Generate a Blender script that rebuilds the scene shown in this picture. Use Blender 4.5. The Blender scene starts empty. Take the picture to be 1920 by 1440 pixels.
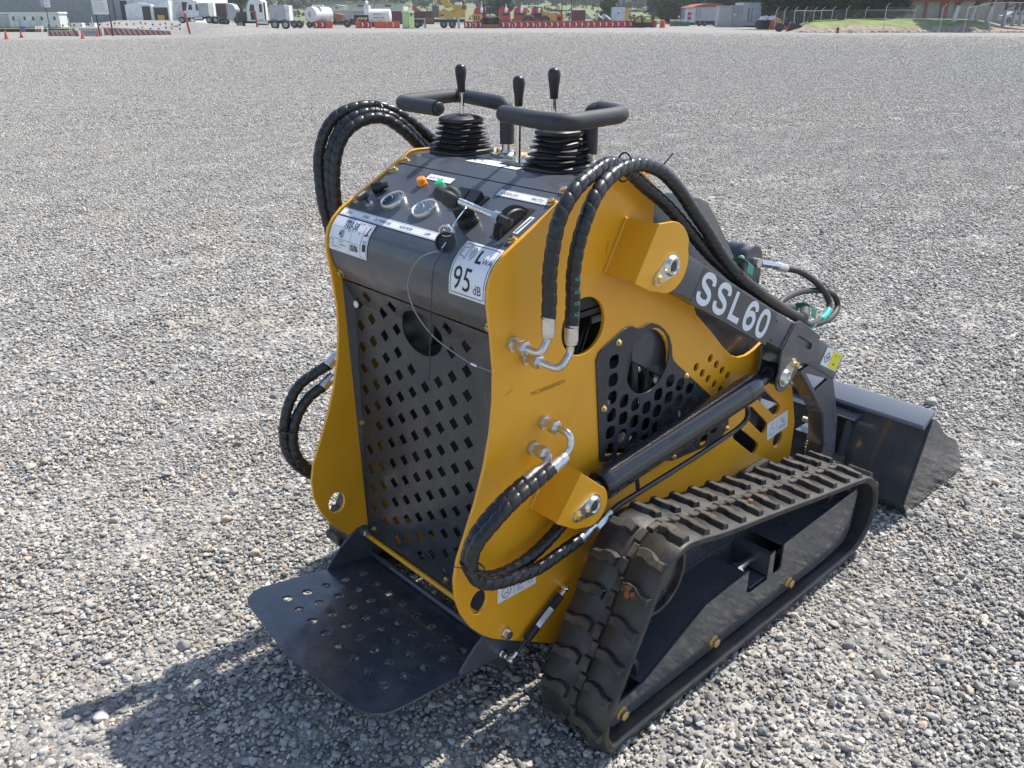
import bpy, bmesh, math, random
import numpy as np
from mathutils import Vector, Matrix
from mathutils.geometry import tessellate_polygon
rnd = random.Random(7)
S = bpy.context.scene
COL = S.collection
PI = math.pi

# ---------------------------------------------------------------- camera, world, sun, exposure
CAM = Vector((1.3097, -1.5, 1.385)); YAW = math.radians(47.0); PITCH = math.radians(23.3234); FPX = 1605.0
cd = bpy.data.cameras.new("camera"); cam = bpy.data.objects.new("camera", cd); COL.objects.link(cam)
cam.location = CAM; cam.rotation_euler = (math.radians(90) - PITCH, 0, YAW)
cd.sensor_width = 36.0; cd.lens = FPX / 1920.0 * 36.0; cd.clip_start = 0.05; cd.clip_end = 6000
S.camera = cam
SUNV = Vector((0.012, 0.65, 1.0)).normalized()
W = bpy.data.worlds.new("World"); S.world = W; W.use_nodes = True
nt = W.node_tree; bg = nt.nodes['Background']
sky = nt.nodes.new('ShaderNodeTexSky'); sky.sky_type = 'NISHITA'; sky.sun_disc = False
sky.sun_elevation = math.asin(SUNV.z); sky.sun_rotation = math.atan2(SUNV.x, SUNV.y)
sky.air_density = 1.0; sky.dust_density = 0.9; sky.ozone_density = 1.0
nt.links.new(sky.outputs[0], bg.inputs[0]); bg.inputs[1].default_value = 0.15
sl = bpy.data.lights.new("sun", 'SUN'); sl.energy = 4.6; sl.angle = math.radians(0.55); sl.color = (1.0, 0.945, 0.86)
so = bpy.data.objects.new("sun", sl); COL.objects.link(so); so.location = (0, 0, 20)
so.rotation_euler = SUNV.to_track_quat('Z', 'Y').to_euler()
S.view_settings.view_transform = 'Standard'; S.view_settings.look = 'None'
S.view_settings.gamma = 1.0; S.view_settings.exposure = 0.58
HEAD = Vector((-math.sin(YAW), math.cos(YAW), 0)); RIGHT = Vector((math.cos(YAW), math.sin(YAW), 0))

# ---------------------------------------------------------------- materials
def mat(name, col, rough=0.5, metal=0.0, spec=0.5, coat=0.0, emis=None, alpha=None):
    m = bpy.data.materials.new(name); m.use_nodes = True
    b = m.node_tree.nodes['Principled BSDF']
    b.inputs['Base Color'].default_value = (*col, 1); b.inputs['Roughness'].default_value = rough
    b.inputs['Metallic'].default_value = metal; b.inputs['Specular IOR Level'].default_value = spec
    if coat:
        b.inputs['Coat Weight'].default_value = coat; b.inputs['Coat Roughness'].default_value = 0.08
    return m
def N(m, t): return m.node_tree.nodes.new(t)
def L(m, a, b): m.node_tree.links.new(a, b)
def grime(m, c2, scale=6.0, lo=0.45, hi=0.7, amt=1.0, detail=6, rough=None, bump=0.0, bscale=60, stretch=None):
    """mix the base colour towards c2 with a noise mask; optional roughness variation and bump"""
    b = m.node_tree.nodes['Principled BSDF']; tc = N(m, 'ShaderNodeTexCoord')
    src = tc.outputs['Object']
    if stretch:
        mp = N(m, 'ShaderNodeMapping'); mp.inputs['Scale'].default_value = stretch; L(m, src, mp.inputs[0]); src = mp.outputs[0]
    n = N(m, 'ShaderNodeTexNoise'); n.inputs['Scale'].default_value = scale; n.inputs['Detail'].default_value = detail
    n.inputs['Roughness'].default_value = 0.62; L(m, src, n.inputs['Vector'])
    r = N(m, 'ShaderNodeMapRange'); r.inputs[1].default_value = lo; r.inputs[2].default_value = hi
    r.inputs[3].default_value = 0; r.inputs[4].default_value = amt; L(m, n.outputs[0], r.inputs[0])
    mx = N(m, 'ShaderNodeMix'); mx.data_type = 'RGBA'
    mx.inputs[6].default_value = b.inputs['Base Color'].default_value[:]; mx.inputs[7].default_value = (*c2, 1)
    L(m, r.outputs[0], mx.inputs[0]); L(m, mx.outputs[2], b.inputs['Base Color'])
    if rough:
        rr = N(m, 'ShaderNodeMapRange'); rr.inputs[3].default_value = rough[0]; rr.inputs[4].default_value = rough[1]
        rr.inputs[1].default_value = 0.35; rr.inputs[2].default_value = 0.65
        n2 = N(m, 'ShaderNodeTexNoise'); n2.inputs['Scale'].default_value = scale * 2.3; n2.inputs['Detail'].default_value = 5
        L(m, src, n2.inputs['Vector']); L(m, n2.outputs[0], rr.inputs[0]); L(m, rr.outputs[0], b.inputs['Roughness'])
    if bump:
        n3 = N(m, 'ShaderNodeTexNoise'); n3.inputs['Scale'].default_value = bscale; n3.inputs['Detail'].default_value = 3
        L(m, src, n3.inputs['Vector'])
        bp = N(m, 'ShaderNodeBump'); bp.inputs['Strength'].default_value = bump; bp.inputs['Distance'].default_value = 0.002
        L(m, n3.outputs[0], bp.inputs['Height']); L(m, bp.outputs[0], b.inputs['Normal'])
    return m
M = {}
M['yellow'] = grime(mat('yellow_paint', (0.80, 0.375, 0.014), 0.36, coat=0.22), (0.74, 0.335, 0.012), 3, rough=(0.3, 0.50), bump=0.10, bscale=180)
M['grey'] = grime(mat('slate_paint', (0.066, 0.072, 0.085), 0.30, coat=0.22), (0.095, 0.096, 0.098), 9, 0.5, 0.8, 0.8, rough=(0.24, 0.46), bump=0.05, bscale=40)
M['panel'] = grime(mat('slate_panel', (0.030, 0.036, 0.045), 0.30, spec=.4, coat=0.1), (0.055, 0.058, 0.062), 9, 0.5, 0.8, 0.8, rough=(0.22, 0.42), bump=0.05, bscale=40)
M['greyd'] = grime(mat('slate_paint_glossy', (0.054, 0.060, 0.070), 0.2, coat=0.45), (0.065, 0.066, 0.068), 12, 0.5, 0.8, 0.7, rough=(0.14, 0.34), bump=0.14, bscale=18)
M['black'] = mat('black_gloss_paint', (0.014, 0.016, 0.021), 0.26, coat=0.25)
M['blackplastic'] = grime(mat('black_plastic', (0.016, 0.016, 0.018), 0.38), (0.035, 0.034, 0.033), 30, 0.5, 0.75, 0.7, rough=(0.28, 0.5))
M['foam'] = grime(mat('foam_grip', (0.030, 0.032, 0.036), 0.62), (0.05, 0.05, 0.052), 60, 0.4, 0.7, 0.5, bump=0.15, bscale=900)
M['rubber'] = grime(mat('track_rubber', (0.020, 0.019, 0.018), 0.42, spec=0.6), (0.070, 0.058, 0.045), 7, 0.50, 0.74, 0.8, rough=(0.36, 0.7), bump=0.25, bscale=120)  # brown mottle stands for dust and also for sunlit sheen on the belt
M['lugtop'] = grime(mat('scuffed_rubber', (0.042, 0.036, 0.030), 0.7), (0.12, 0.095, 0.068), 22, 0.46, 0.68, 0.8, bump=0.3, bscale=90)
M['boot'] = mat('rubber_bellows', (0.020, 0.020, 0.022), 0.42)
M['hose'] = grime(mat('spiral_hose_guard', (0.017, 0.018, 0.020), 0.30), (0.05, 0.046, 0.042), 14, 0.55, 0.8, 0.6, rough=(0.24, 0.42))
M['barehose'] = mat('bare_rubber_hose', (0.045, 0.042, 0.038), 0.55)
M['zinc'] = grime(mat('zinc_plated_steel', (0.72, 0.71, 0.68), 0.3, 1.0), (0.5, 0.48, 0.44), 40, 0.4, 0.7, 0.7, rough=(0.22, 0.42))
M['chrome'] = mat('chrome', (0.82, 0.82, 0.80), 0.12, 1.0)
M['gold'] = mat('yellow_zinc_bolt', (0.75, 0.58, 0.27), 0.32, 1.0)
M['white'] = mat('white_decal', (0.78, 0.79, 0.82), 0.3)
M['ink'] = mat('black_ink', (0.015, 0.015, 0.02), 0.5)
M['redink'] = mat('dark_red_ink', (0.16, 0.02, 0.02), 0.5)
M['yelink'] = mat('yellow_ink', (0.8, 0.72, 0.02), 0.4)
M['letter'] = mat('white_lettering', (0.72, 0.75, 0.80), 0.4)
M['film'] = mat('decal_film', (0.075, 0.077, 0.080), 0.4)
M['orange_l'] = mat('orange_lens', (0.95, 0.28, 0.01), 0.15, coat=0.5)
M['green_l'] = mat('green_lens', (0.0, 0.45, 0.16), 0.15, coat=0.5)
M['gauge'] = mat('gauge_glass', (0.05, 0.065, 0.085), 0.06, coat=1.0)  # paler blue-grey base stands in for sky reflected in the glass
M['teal'] = mat('teal_band', (0.02, 0.42, 0.34), 0.5)
M['clampg'] = mat('green_clamp', (0.02, 0.20, 0.14), 0.5)
M['wire'] = mat('cable', (0.30, 0.30, 0.28), 0.45, 0.6)
M['dark'] = mat('dark_recess', (0.012, 0.012, 0.013), 0.6)
M['steeldark'] = grime(mat('dark_machinery', (0.03, 0.03, 0.032), 0.4), (0.12, 0.11, 0.1), 20, 0.5, 0.7, 0.8)
M['rust'] = mat('rust_scrape', (0.28, 0.09, 0.025), 0.85)

# ---------------------------------------------------------------- helpers
def obj(name, bm_or_me, m, parent=None, smooth=False, kind=None):
    if isinstance(bm_or_me, bmesh.types.BMesh):
        me = bpy.data.meshes.new(name); bm_or_me.normal_update(); bm_or_me.to_mesh(me); bm_or_me.free()
    else: me = bm_or_me
    for x in (m if isinstance(m, (list, tuple)) else [m]):
        me.materials.append(M[x] if isinstance(x, str) else x)
    if smooth is True:
        me.polygons.foreach_set('use_smooth', [True] * len(me.polygons))
    elif smooth:
        me.polygons.foreach_set('use_smooth', [True] * len(me.polygons)); me.set_sharp_from_angle(angle=math.radians(smooth))
    o = bpy.data.objects.new(name, me); COL.objects.link(o)
    if parent: o.parent = parent
    if kind: o['kind'] = kind
    return o
def thing(name, label, cat, loc=(0, 0, 0), rz=0.0, group=None):
    o = bpy.data.objects.new(name, None); COL.objects.link(o); o.empty_display_size = 0.2
    o.location = loc; o.rotation_euler = (0, 0, rz); o['label'] = label; o['category'] = cat
    if group: o['group'] = group
    return o
def tag(o, label, cat, group=None):
    o['label'] = label; o['category'] = cat
    if group: o['group'] = group
    return o
def copy_tree(o, parent=None):
    c = o.copy(); COL.objects.link(c); c.parent = parent
    for ch in list(o.children): copy_tree(ch, c)
    return c
def box(bm, lo, hi, mi=0, mtx=None):
    vs = [bm.verts.new(((lo, hi)[i][0], (lo, hi)[j][1], (lo, hi)[k][2])) for i in (0, 1) for j in (0, 1) for k in (0, 1)]
    if mtx is not None:
        for v in vs: v.co = mtx @ v.co
    for f in ((0, 1, 3, 2), (4, 6, 7, 5), (0, 4, 5, 1), (2, 3, 7, 6), (0, 2, 6, 4), (1, 5, 7, 3)):
        fc = bm.faces.new([vs[i] for i in f]); fc.material_index = mi
    return vs
def bevel(bm, w, seg=2, ang=30):
    es = [e for e in bm.edges if len(e.link_faces) == 2 and e.calc_face_angle(0) > math.radians(ang)]
    bmesh.ops.bevel(bm, geom=es, offset=w, segments=seg, affect='EDGES', profile=0.5, clamp_overlap=True)
def frame_z(d):
    d = Vector(d).normalized(); a = Vector((0, 0, 1)) if abs(d.z) < 0.9 else Vector((1, 0, 0))
    x = a.cross(d).normalized(); return x, d.cross(x), d
def cyl(bm, p, q, r, r2=None, seg=20, caps=True, mi=0, rot=0.0):
    p = Vector(p); q = Vector(q); r2 = r if r2 is None else r2
    x, y, z = frame_z(q - p)
    A = []; B = []
    for i in range(seg):
        a = 2 * PI * i / seg + rot; d = x * math.cos(a) + y * math.sin(a)
        A.append(bm.verts.new(p + d * r)); B.append(bm.verts.new(q + d * r2))
    for i in range(seg):
        f = bm.faces.new((A[i], A[(i + 1) % seg], B[(i + 1) % seg], B[i])); f.material_index = mi
    if caps:
        bm.faces.new(A[::-1]).material_index = mi; bm.faces.new(B).material_index = mi
def lathe(bm, o, d, prof, seg=24, mi=0):
    """prof: list of (distance along d, radius)"""
    o = Vector(o); x, y, z = frame_z(d); rings = []
    for (h, r) in prof:
        rings.append([bm.verts.new(o + z * h + (x * math.cos(2 * PI * i / seg) + y * math.sin(2 * PI * i / seg)) * max(r, 1e-5)) for i in range(seg)])
    for a, b in zip(rings, rings[1:]):
        for i in range(seg):
            bm.faces.new((a[i], a[(i + 1) % seg], b[(i + 1) % seg], b[i])).material_index = mi
    bm.faces.new(rings[0][::-1]).material_index = mi; bm.faces.new(rings[-1]).material_index = mi
def catmull(P, n=8, closed=False):
    P = [Vector(p) for p in P]; out = []; k = len(P)
    rng = range(k) if closed else range(k - 1)
    for i in rng:
        p1 = P[i]; p2 = P[(i + 1) % k]
        p0 = P[(i - 1) % k] if (closed or i > 0) else p1 * 2 - p2
        p3 = P[(i + 2) % k] if (closed or i + 2 < k) else p2 * 2 - p1
        for j in range(n):
            t = j / n
            out.append(0.5 * ((2 * p1) + (p2 - p0) * t + (2 * p0 - 5 * p1 + 4 * p2 - p3) * t * t + (3 * p1 - p0 - 3 * p2 + p3) * t ** 3))
    if not closed: out.append(P[-1])
    return out
def resample(P, step):
    out = [P[0]]; acc = 0.0
    for a, b in zip(P, P[1:]):
        l = (b - a).length
        if l < 1e-9: continue
        pos = step - acc
        while pos <= l:
            out.append(a.lerp(b, pos / l)); pos += step
        acc = (acc + l) % step if False else l - (pos - step)
    if (out[-1] - P[-1]).length > step * 0.3: out.append(P[-1])
    return out
def sweep(bm, path, rad, seg=12, mi=0, caps=True):
    """rad: number or f(arc length, angle)"""
    path = [Vector(p) for p in path]; n = len(path); s = 0.0; rings = []; x = None
    for i, p in enumerate(path):
        t = (path[min(i + 1, n - 1)] - path[max(i - 1, 0)]).normalized()
        if x is None: x = frame_z(t)[0]
        x = (x - t * x.dot(t)).normalized(); y = t.cross(x)
        if i: s += (p - path[i - 1]).length
        ring = []
        for k in range(seg):
            a = 2 * PI * k / seg; r = rad(s, a) if callable(rad) else rad
            ring.append(bm.verts.new(p + (x * math.cos(a) + y * math.sin(a)) * r))
        rings.append(ring)
    for a, b in zip(rings, rings[1:]):
        for k in range(seg):
            bm.faces.new((a[k], a[(k + 1) % seg], b[(k + 1) % seg], b[k])).material_index = mi
    if caps:
        bm.faces.new(rings[0][::-1]).material_index = mi; bm.faces.new(rings[-1]).material_index = mi
def fillet(P, r, n=6):
    """round the inner corners of an open polyline with radius-like distance r"""
    P = [Vector(p) for p in P]; out = [P[0]]
    for i in range(1, len(P) - 1):
        a, b, c = P[i - 1], P[i], P[i + 1]; d = min(r, (a - b).length * .48, (c - b).length * .48)
        p = b + (a - b).normalized() * d; q = b + (c - b).normalized() * d
        for j in range(n + 1):
            t = j / n; out.append(p * (1 - t) ** 2 + b * 2 * t * (1 - t) + q * t * t)
    out.append(P[-1]); return out
def sheet(polys, t, to3, bev=0.0007):
    """flat plate: polys[0] outline, rest holes, (u,v) lists; thickness t centred; to3(u,v,w)->xyz. returns mesh"""
    cu = bpy.data.curves.new('tmp', 'CURVE'); cu.dimensions = '2D'; cu.fill_mode = 'BOTH'
    cu.extrude = t / 2 - bev; cu.bevel_depth = bev; cu.bevel_resolution = 0; cu.offset = -bev
    for pl in polys:
        sp = cu.splines.new('POLY'); sp.points.add(len(pl) - 1); sp.use_cyclic_u = True
        for p, q in zip(sp.points, pl): p.co = (q[0], q[1], 0, 1)
    o = bpy.data.objects.new('tmp', cu); COL.objects.link(o)
    dg = bpy.context.evaluated_depsgraph_get(); me = bpy.data.meshes.new_from_object(o.evaluated_get(dg))
    bpy.data.objects.remove(o); bpy.data.curves.remove(cu)
    for v in me.vertices: v.co = to3(*v.co)
    bm = bmesh.new(); bm.from_mesh(me); bpy.data.meshes.remove(me)
    bmesh.ops.remove_doubles(bm, verts=bm.verts, dist=1e-6)
    bmesh.ops.recalc_face_normals(bm, faces=bm.faces)
    return bm
def text_bm(bm, s, size, to3, mi=0, bold=0.0, shear=0.0, sx=1.0, center=False, cut=None):
    cu = bpy.data.curves.new('tmp', 'FONT'); cu.body = s; cu.size = size; cu.offset = bold; cu.shear = shear; cu.resolution_u = 3
    if center: cu.align_x = 'CENTER'
    o = bpy.data.objects.new('tmp', cu); COL.objects.link(o)
    dg = bpy.context.evaluated_depsgraph_get(); me = bpy.data.meshes.new_from_object(o.evaluated_get(dg))
    bpy.data.objects.remove(o); bpy.data.curves.remove(cu)
    if cut:
        b2 = bmesh.new(); b2.from_mesh(me); ys = [v.co.y for v in b2.verts]; y = min(ys) + cut
        while y < max(ys):
            bmesh.ops.bisect_plane(b2, geom=b2.verts[:] + b2.edges[:] + b2.faces[:], plane_co=(0, y, 0), plane_no=(0, 1, 0)); y += cut
        b2.to_mesh(me); b2.free()
    off = len(bm.verts); vs = [bm.verts.new(to3(v.co.x * sx, v.co.y)) for v in me.vertices]
    for p in me.polygons:
        try: bm.faces.new([vs[i] for i in p.vertices]).material_index = mi
        except ValueError: pass
    bpy.data.meshes.remove(me)
def quad2(bm, u0, v0, u1, v1, to3, mi=0, nu=1, nv=1):
    g = [[bm.verts.new(to3(u0 + (u1 - u0) * i / nu, v0 + (v1 - v0) * j / nv)) for j in range(nv + 1)] for i in range(nu + 1)]
    for i in range(nu):
        for j in range(nv): bm.faces.new((g[i][j], g[i + 1][j], g[i + 1][j + 1], g[i][j + 1])).material_index = mi
def line2(bm, pts, w, to3, mi=0):
    """mitred ribbon along a 2D polyline (closed when first == last)"""
    P = []
    for p in pts:
        p = Vector(p[:2])
        if P and (p - P[-1]).length < 1e-7: continue
        if P:
            l_ = (p - P[-1]).length; k = int(min(12, math.ceil(l_ / .006))) if l_ < .16 else 1; a0 = P[-1]
            for j in range(1, k): P.append(a0.lerp(p, j / k))
        P.append(p)
    n = len(P)
    if n < 2: return
    closed = (P[0] - P[-1]).length < 1e-6 and n > 3
    if closed: P = P[:-1]; n -= 1
    Lv = []; Rv = []
    for i in range(n):
        a0 = P[(i - 1) % n] if (closed or i) else None; c0 = P[(i + 1) % n] if (closed or i < n - 1) else None
        d1 = (P[i] - a0).normalized() if a0 is not None else None; d2 = (c0 - P[i]).normalized() if c0 is not None else None
        d1 = d1 or d2; d2 = d2 or d1; t = d1 + d2
        t = t.normalized() if t.length > .2 else d1
        nn = Vector((-t.y, t.x)); k = min(1 / max(nn.dot(Vector((-d1.y, d1.x))), .5), 2.0) * w / 2
        Lv.append(bm.verts.new(to3(*(P[i] + nn * k)))); Rv.append(bm.verts.new(to3(*(P[i] - nn * k))))
    for i in range(n if closed else n - 1):
        j = (i + 1) % n; bm.faces.new((Rv[i], Rv[j], Lv[j], Lv[i])).material_index = mi
def circ(c, rx, ry=None, n=28, a0=0.0):
    ry = rx if ry is None else ry
    return [(c[0] + rx * math.cos(2 * PI * i / n + a0), c[1] + ry * math.sin(2 * PI * i / n + a0)) for i in range(n)]
def prism(bm, poly, x0, x1, mi=0, ax=0):
    """extrude a (y,z) polygon along x between x0 and x1"""
    f3 = (lambda x, a, b: (x, a, b)) if ax == 0 else (lambda x, a, b: (a, x, b)) if ax == 1 else (lambda x, a, b: (a, b, x))
    A = [bm.verts.new(f3(x0, *p)) for p in poly]; B = [bm.verts.new(f3(x1, *p)) for p in poly]; n = len(poly); fs = []
    fs.append(bm.faces.new(A[::-1])); fs.append(bm.faces.new(B))
    for i in range(n): fs.append(bm.faces.new((A[i], A[(i + 1) % n], B[(i + 1) % n], B[i])))
    for f in fs: f.material_index = mi
    bmesh.ops.recalc_face_normals(bm, faces=fs)
def bolt(bm, p, d, r=0.0085, h=0.006, mi=0, washer=True, rot=0.3):
    p = Vector(p); d = Vector(d).normalized()
    if washer: lathe(bm, p, d, [(0, r * 1.35), (0.0014, r * 1.35), (0.0020, r * 1.1)], 20, mi)
    cyl(bm, p + d * 0.0015, p + d * h, r, r, 6, True, mi, rot); lathe(bm, p + d * (h - .0001), d, [(0, r * .8), (0.0007, r * .72)], 12, mi)
def bolts(name, m, parent, items):
    for it in items:
        bm = bmesh.new(); bolt(bm, *it[:2], **(it[2] if len(it) > 2 else {})); obj(name, bm, m, parent)

ML = thing('mini_track_loader', 'yellow and dark grey stand-on mini track loader with lowered bucket and SSL60 on its arm', 'track loader')

# ================================================================ SIDE PLATES
PLATE = [(-.382, .092), (-.536, .190), (-.575, .216), (-.602, .240), (-.632, .275), (-.655, .318), (-.668, .362), (-.669, .405), (-.660, .445), (-.640, .490), (-.612, .553), (-.590, .615),
         (-.574, .681), (-.566, .740), (-.564, .800), (-.570, .870), (-.577, .925), (-.577, .950), (-.570, .975), (-.556, .994), (-.535, 1.012), (-.499, 1.031), (-.459, 1.052), (-.405, 1.081),
         (-.350, 1.111), (-.330, 1.114), (-.180, 1.110), (-.137, 1.080), (-.132, .95), (-.125, .872), (-.051, .845), (.012, .803), (.034, .786), (.044, .768), (.124, .698), (.170, .655), (.205, .628),
         (.238, .614), (.272, .610), (.305, .615), (.345, .629), (.400, .600), (.526, .458), (.572, .33), (.574, .227), (.56, .15), (.40, .12), (-.2, .10)]
def slot(c0, c1, r, n=6):
    a = math.atan2(c1[1] - c0[1], c1[0] - c0[0]); out = []
    for i in range(n + 1): t = a - PI / 2 + PI * i / n; out.append((c1[0] + r * math.cos(t), c1[1] + r * math.sin(t)))
    for i in range(n + 1): t = a + PI / 2 + PI * i / n; out.append((c0[0] + r * math.cos(t), c0[1] + r * math.sin(t)))
    return out
GUARD = [(-.268, .514), (-.294, .750), (-.287, .766), (-.270, .775), (-.215, .797), (-.198, .800), (-.184, .797), (-.168, .788), (-.157, .787), (-.142, .790), (-.12, .789), (-.098, .780), (-.075, .764),
         (-.055, .742), (-.044, .718), (-.040, .695), (-.034, .682), (-.023, .671), (.122, .551), (.205, .478), (.219, .462), (.221, .435), (.205, .418), (.18, .404), (-.004, .418), (-.20, .49)]
def inset(poly, d):
    cx = sum(p[0] for p in poly) / len(poly); cy = sum(p[1] for p in poly) / len(poly); o = []
    for p in poly:
        v = Vector((p[0] - cx, p[1] - cy)); l = v.length; v = v * ((l - d) / l); o.append((cx + v.x, cy + v.y))
    return o
SMALL = [(.117, .644), (.145, .621), (.172, .598), (.199, .576), (.062, .637), (.089, .614), (.116, .592), (.145, .569), (.174, .547)]
pholes = [circ((-.332, .832), .061, .058, 36), circ((-.610, .325), .022, .027), inset(GUARD, .016)]
pholes += [circ(p, .0098, n=18) for p in SMALL]
pholes += [slot((.362, .481), (.460, .402), .017), slot((.322, .437), (.405, .366), .017), slot((.272, .394), (.370, .317), .017), circ((.488, .303), .0235, n=24),
           circ((-.565, .5), .0, n=4)[:0]]
pholes = [h for h in pholes if h]
PT = 0.008
def plate_bm(xc, holes):
    return sheet([PLATE] + holes, PT, lambda u, v, w: (xc + w, u, v), .0008)
for s in (1, -1):
    sp = obj('side_plate', plate_bm(s * (.26 - PT / 2), pholes), 'yellow', ML, smooth=28)
    if s == 1: side_r = sp
    else:
        side_l = sp
# weld beads, serial number, scribbles and stickers on the right plate
XR = .2603
def onR(u, v): return (XR + .0004, u, v)
bm = bmesh.new(); text_bm(bm, 'MC3608068M074', .0125, lambda a, b: onR(-.472 + a, .727 + b), 0, center=False)
obj('serial_number', bm, mat('stamped_paint', (.33, .15, .012), .6), side_r)
def welded(bm, p, q, r=.0042):
    P = [Vector(p).lerp(Vector(q), i / 26) for i in range(27)]
    sweep(bm, P, lambda s, a: r * (1 + .22 * math.sin(s * 900) + .1 * math.sin(s * 370 + a)), 8)
def sticker(name, parent, corners, draw, mats=('white', 'ink', 'redink', 'yelink')):
    """corners: map (u,v) in 0..1 -> xyz"""
    bm = bmesh.new(); draw(bm, corners); return obj(name, bm, list(mats), parent)
def rect_map(o, eu, ev, n, base=.0006):
    o = Vector(o); eu = Vector(eu); ev = Vector(ev); n = Vector(n)
    return lambda u, v, h=0: o + eu * u + ev * v + n * (base + h)
def pictos(bm, f, kind):
    g = lambda u, v: f(u, v, .0003)
    quad2(bm, 0, 0, kind[0], kind[1], lambda u, v: f(u, v), 0)
s1 = rect_map((.2603, -.562, .296), (0, 1, -.03), (0, .04, 1), (1, 0, 0))
def d1(bm, f):
    quad2(bm, 0, 0, .108, .036, lambda u, v: f(u, v)); g = lambda u, v: f(u, v, .0003)
    line2(bm, circ((.024, .018), .0125, n=20) + [(.0365, .018)], .0016, g, 1)
    line2(bm, [(.016, .010), (.022, .018), (.029, .014), (.026, .026)], .0014, g, 1)
    line2(bm, [(.045, .004), (.045, .032)], .0010, g, 1)
    for k in range(4): line2(bm, [(.052, .008 + k * .006), (.072 - (k % 2) * .008, .008 + k * .006)], .0014, g, 1)
    line2(bm, circ((.092, .018), .008, n=12), .0012, g, 1)
sticker('warning_sticker', side_r, s1, d1)
s2 = rect_map((.2603, .428, .318), (0, .99, .10), (0, -.17, .985), (1, 0, 0))
def d2(bm, f):
    quad2(bm, 0, 0, .104, .055, lambda u, v: f(u, v)); g = lambda u, v: f(u, v, .0003)
    line2(bm, circ((.024, .020), .011, n=18), .0013, g, 1); line2(bm, [(.018, .032), (.026, .040), (.032, .046)], .0013, g, 1)
    line2(bm, [(.049, .006), (.049, .048)], .0008, g, 1)
    line2(bm, [(.060, .040), (.075, .044), (.070, .030), (.086, .036), (.078, .024), (.092, .028)], .0013, g, 1)
    for k in range(2): line2(bm, [(.058, .012 + k * .006), (.096, .012 + k * .006)], .0016, g, 1)
sticker('warning_sticker', side_r, s2, d2)
MSC = mat('scratch_ink', (.1, .06, .01), .7)
for p, q in (((-.52, .757), (-.538, .748)), ((-.27, .99), (-.276, .965)), ((-.42, 1.02), (-.43, 1.008))): bm = bmesh.new(); line2(bm, [p, q], .0009, lambda u, v: onR(u, v)); obj('scratch', bm, MSC, side_r)

# ---- side mesh guards
lat = []
for i in range(-2, 14):
    for j in range(-14, 10):
        y = -.2385 + .0395 * i; z = .734 + .0405 * j + (.0205 if i % 2 else 0); lat.append((y, z))
def inside(p, poly, m=0.0):
    x, y = p; c = False; n = len(poly)
    for i in range(n):
        x1, y1 = poly[i]; x2, y2 = poly[(i + 1) % n]
        if (y1 > y) != (y2 > y) and x < (x2 - x1) * (y - y1) / (y2 - y1) + x1: c = not c
    if c and m:
        for i in range(n):
            a = Vector(poly[i]); b = Vector(poly[(i + 1) % n]); d = b - a; t = max(0, min(1, (Vector(p) - a).dot(d) / max(d.dot(d), 1e-9)))
            if (Vector(p) - a - d * t).length < m: return False
    return c
gh = []
for p in lat:
    d = math.hypot(p[0] + .125, p[1] - .704)
    if inside(p, GUARD, .0195) and d > .090 and all(math.hypot(p[0] - q[0], p[1] - q[1]) > .020 for q in ((-.229, .774), (.018, .63), (-.266, .637))):
        # rounded diamond hole
        gh.append([(p[0] + .0148 * math.copysign(abs(math.cos(a)) ** .75, math.cos(a)), p[1] + .0152 * math.copysign(abs(math.sin(a)) ** .75, math.sin(a))) for a in [2 * PI * k / 16 for k in range(16)]])
gh.append(circ((-.125, .704), .0725, .0735, 40))
for s in (1, -1):
    g = obj('side_guard', sheet([GUARD] + gh, .003, lambda u, v, w: (s * (.2622 + w * s), u, v), .0004), 'panel', ML)
    bolts('guard_bolt', 'gold', g, [((s * .264, *p), (s, 0, 0), dict(r=.0055, h=.006)) for p in ((-.229, .774), (.018, .63), (-.266, .637), (-.005, .43), (.214, .43))])

# ================================================================ CONSOLE
PR = [(-.205, 1.108), (-.344, 1.108), (-.405, 1.077), (-.459, 1.048), (-.499, 1.027), (-.525, 1.013), (-.546, .998), (-.562, .980), (-.571, .957), (-.573, .930), (-.567, .900), (-.547, .862)]
def prof_at(t):
    T = 0
    for (a, b), (e, f) in zip(PR, PR[1:]):
        l = math.hypot(e - a, f - b)
        if t <= T + l or (e, f) == PR[-1]:
            k = (t - T) / l; d = Vector((0, e - a, f - b)) / l
            return Vector((0, a + (e - a) * k, b + (f - b) * k)), Vector((0, d.z, -d.y)), d
        T += l
# smooth profile samples
TOT = sum(math.hypot(e - a, f - b) for (a, b), (e, f) in zip(PR, PR[1:]))
def con(x, t, h=0.0):
    p, n, d = prof_at(t); e = .006
    n2 = (prof_at(max(t - e, 0))[1] + prof_at(min(t + e, TOT))[1] + n)
    n2.normalize()
    if n2.z < 0 and t < .3: n2 = -n2
    p = p + n2 * h; return Vector((x, p.y, p.z))
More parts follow.
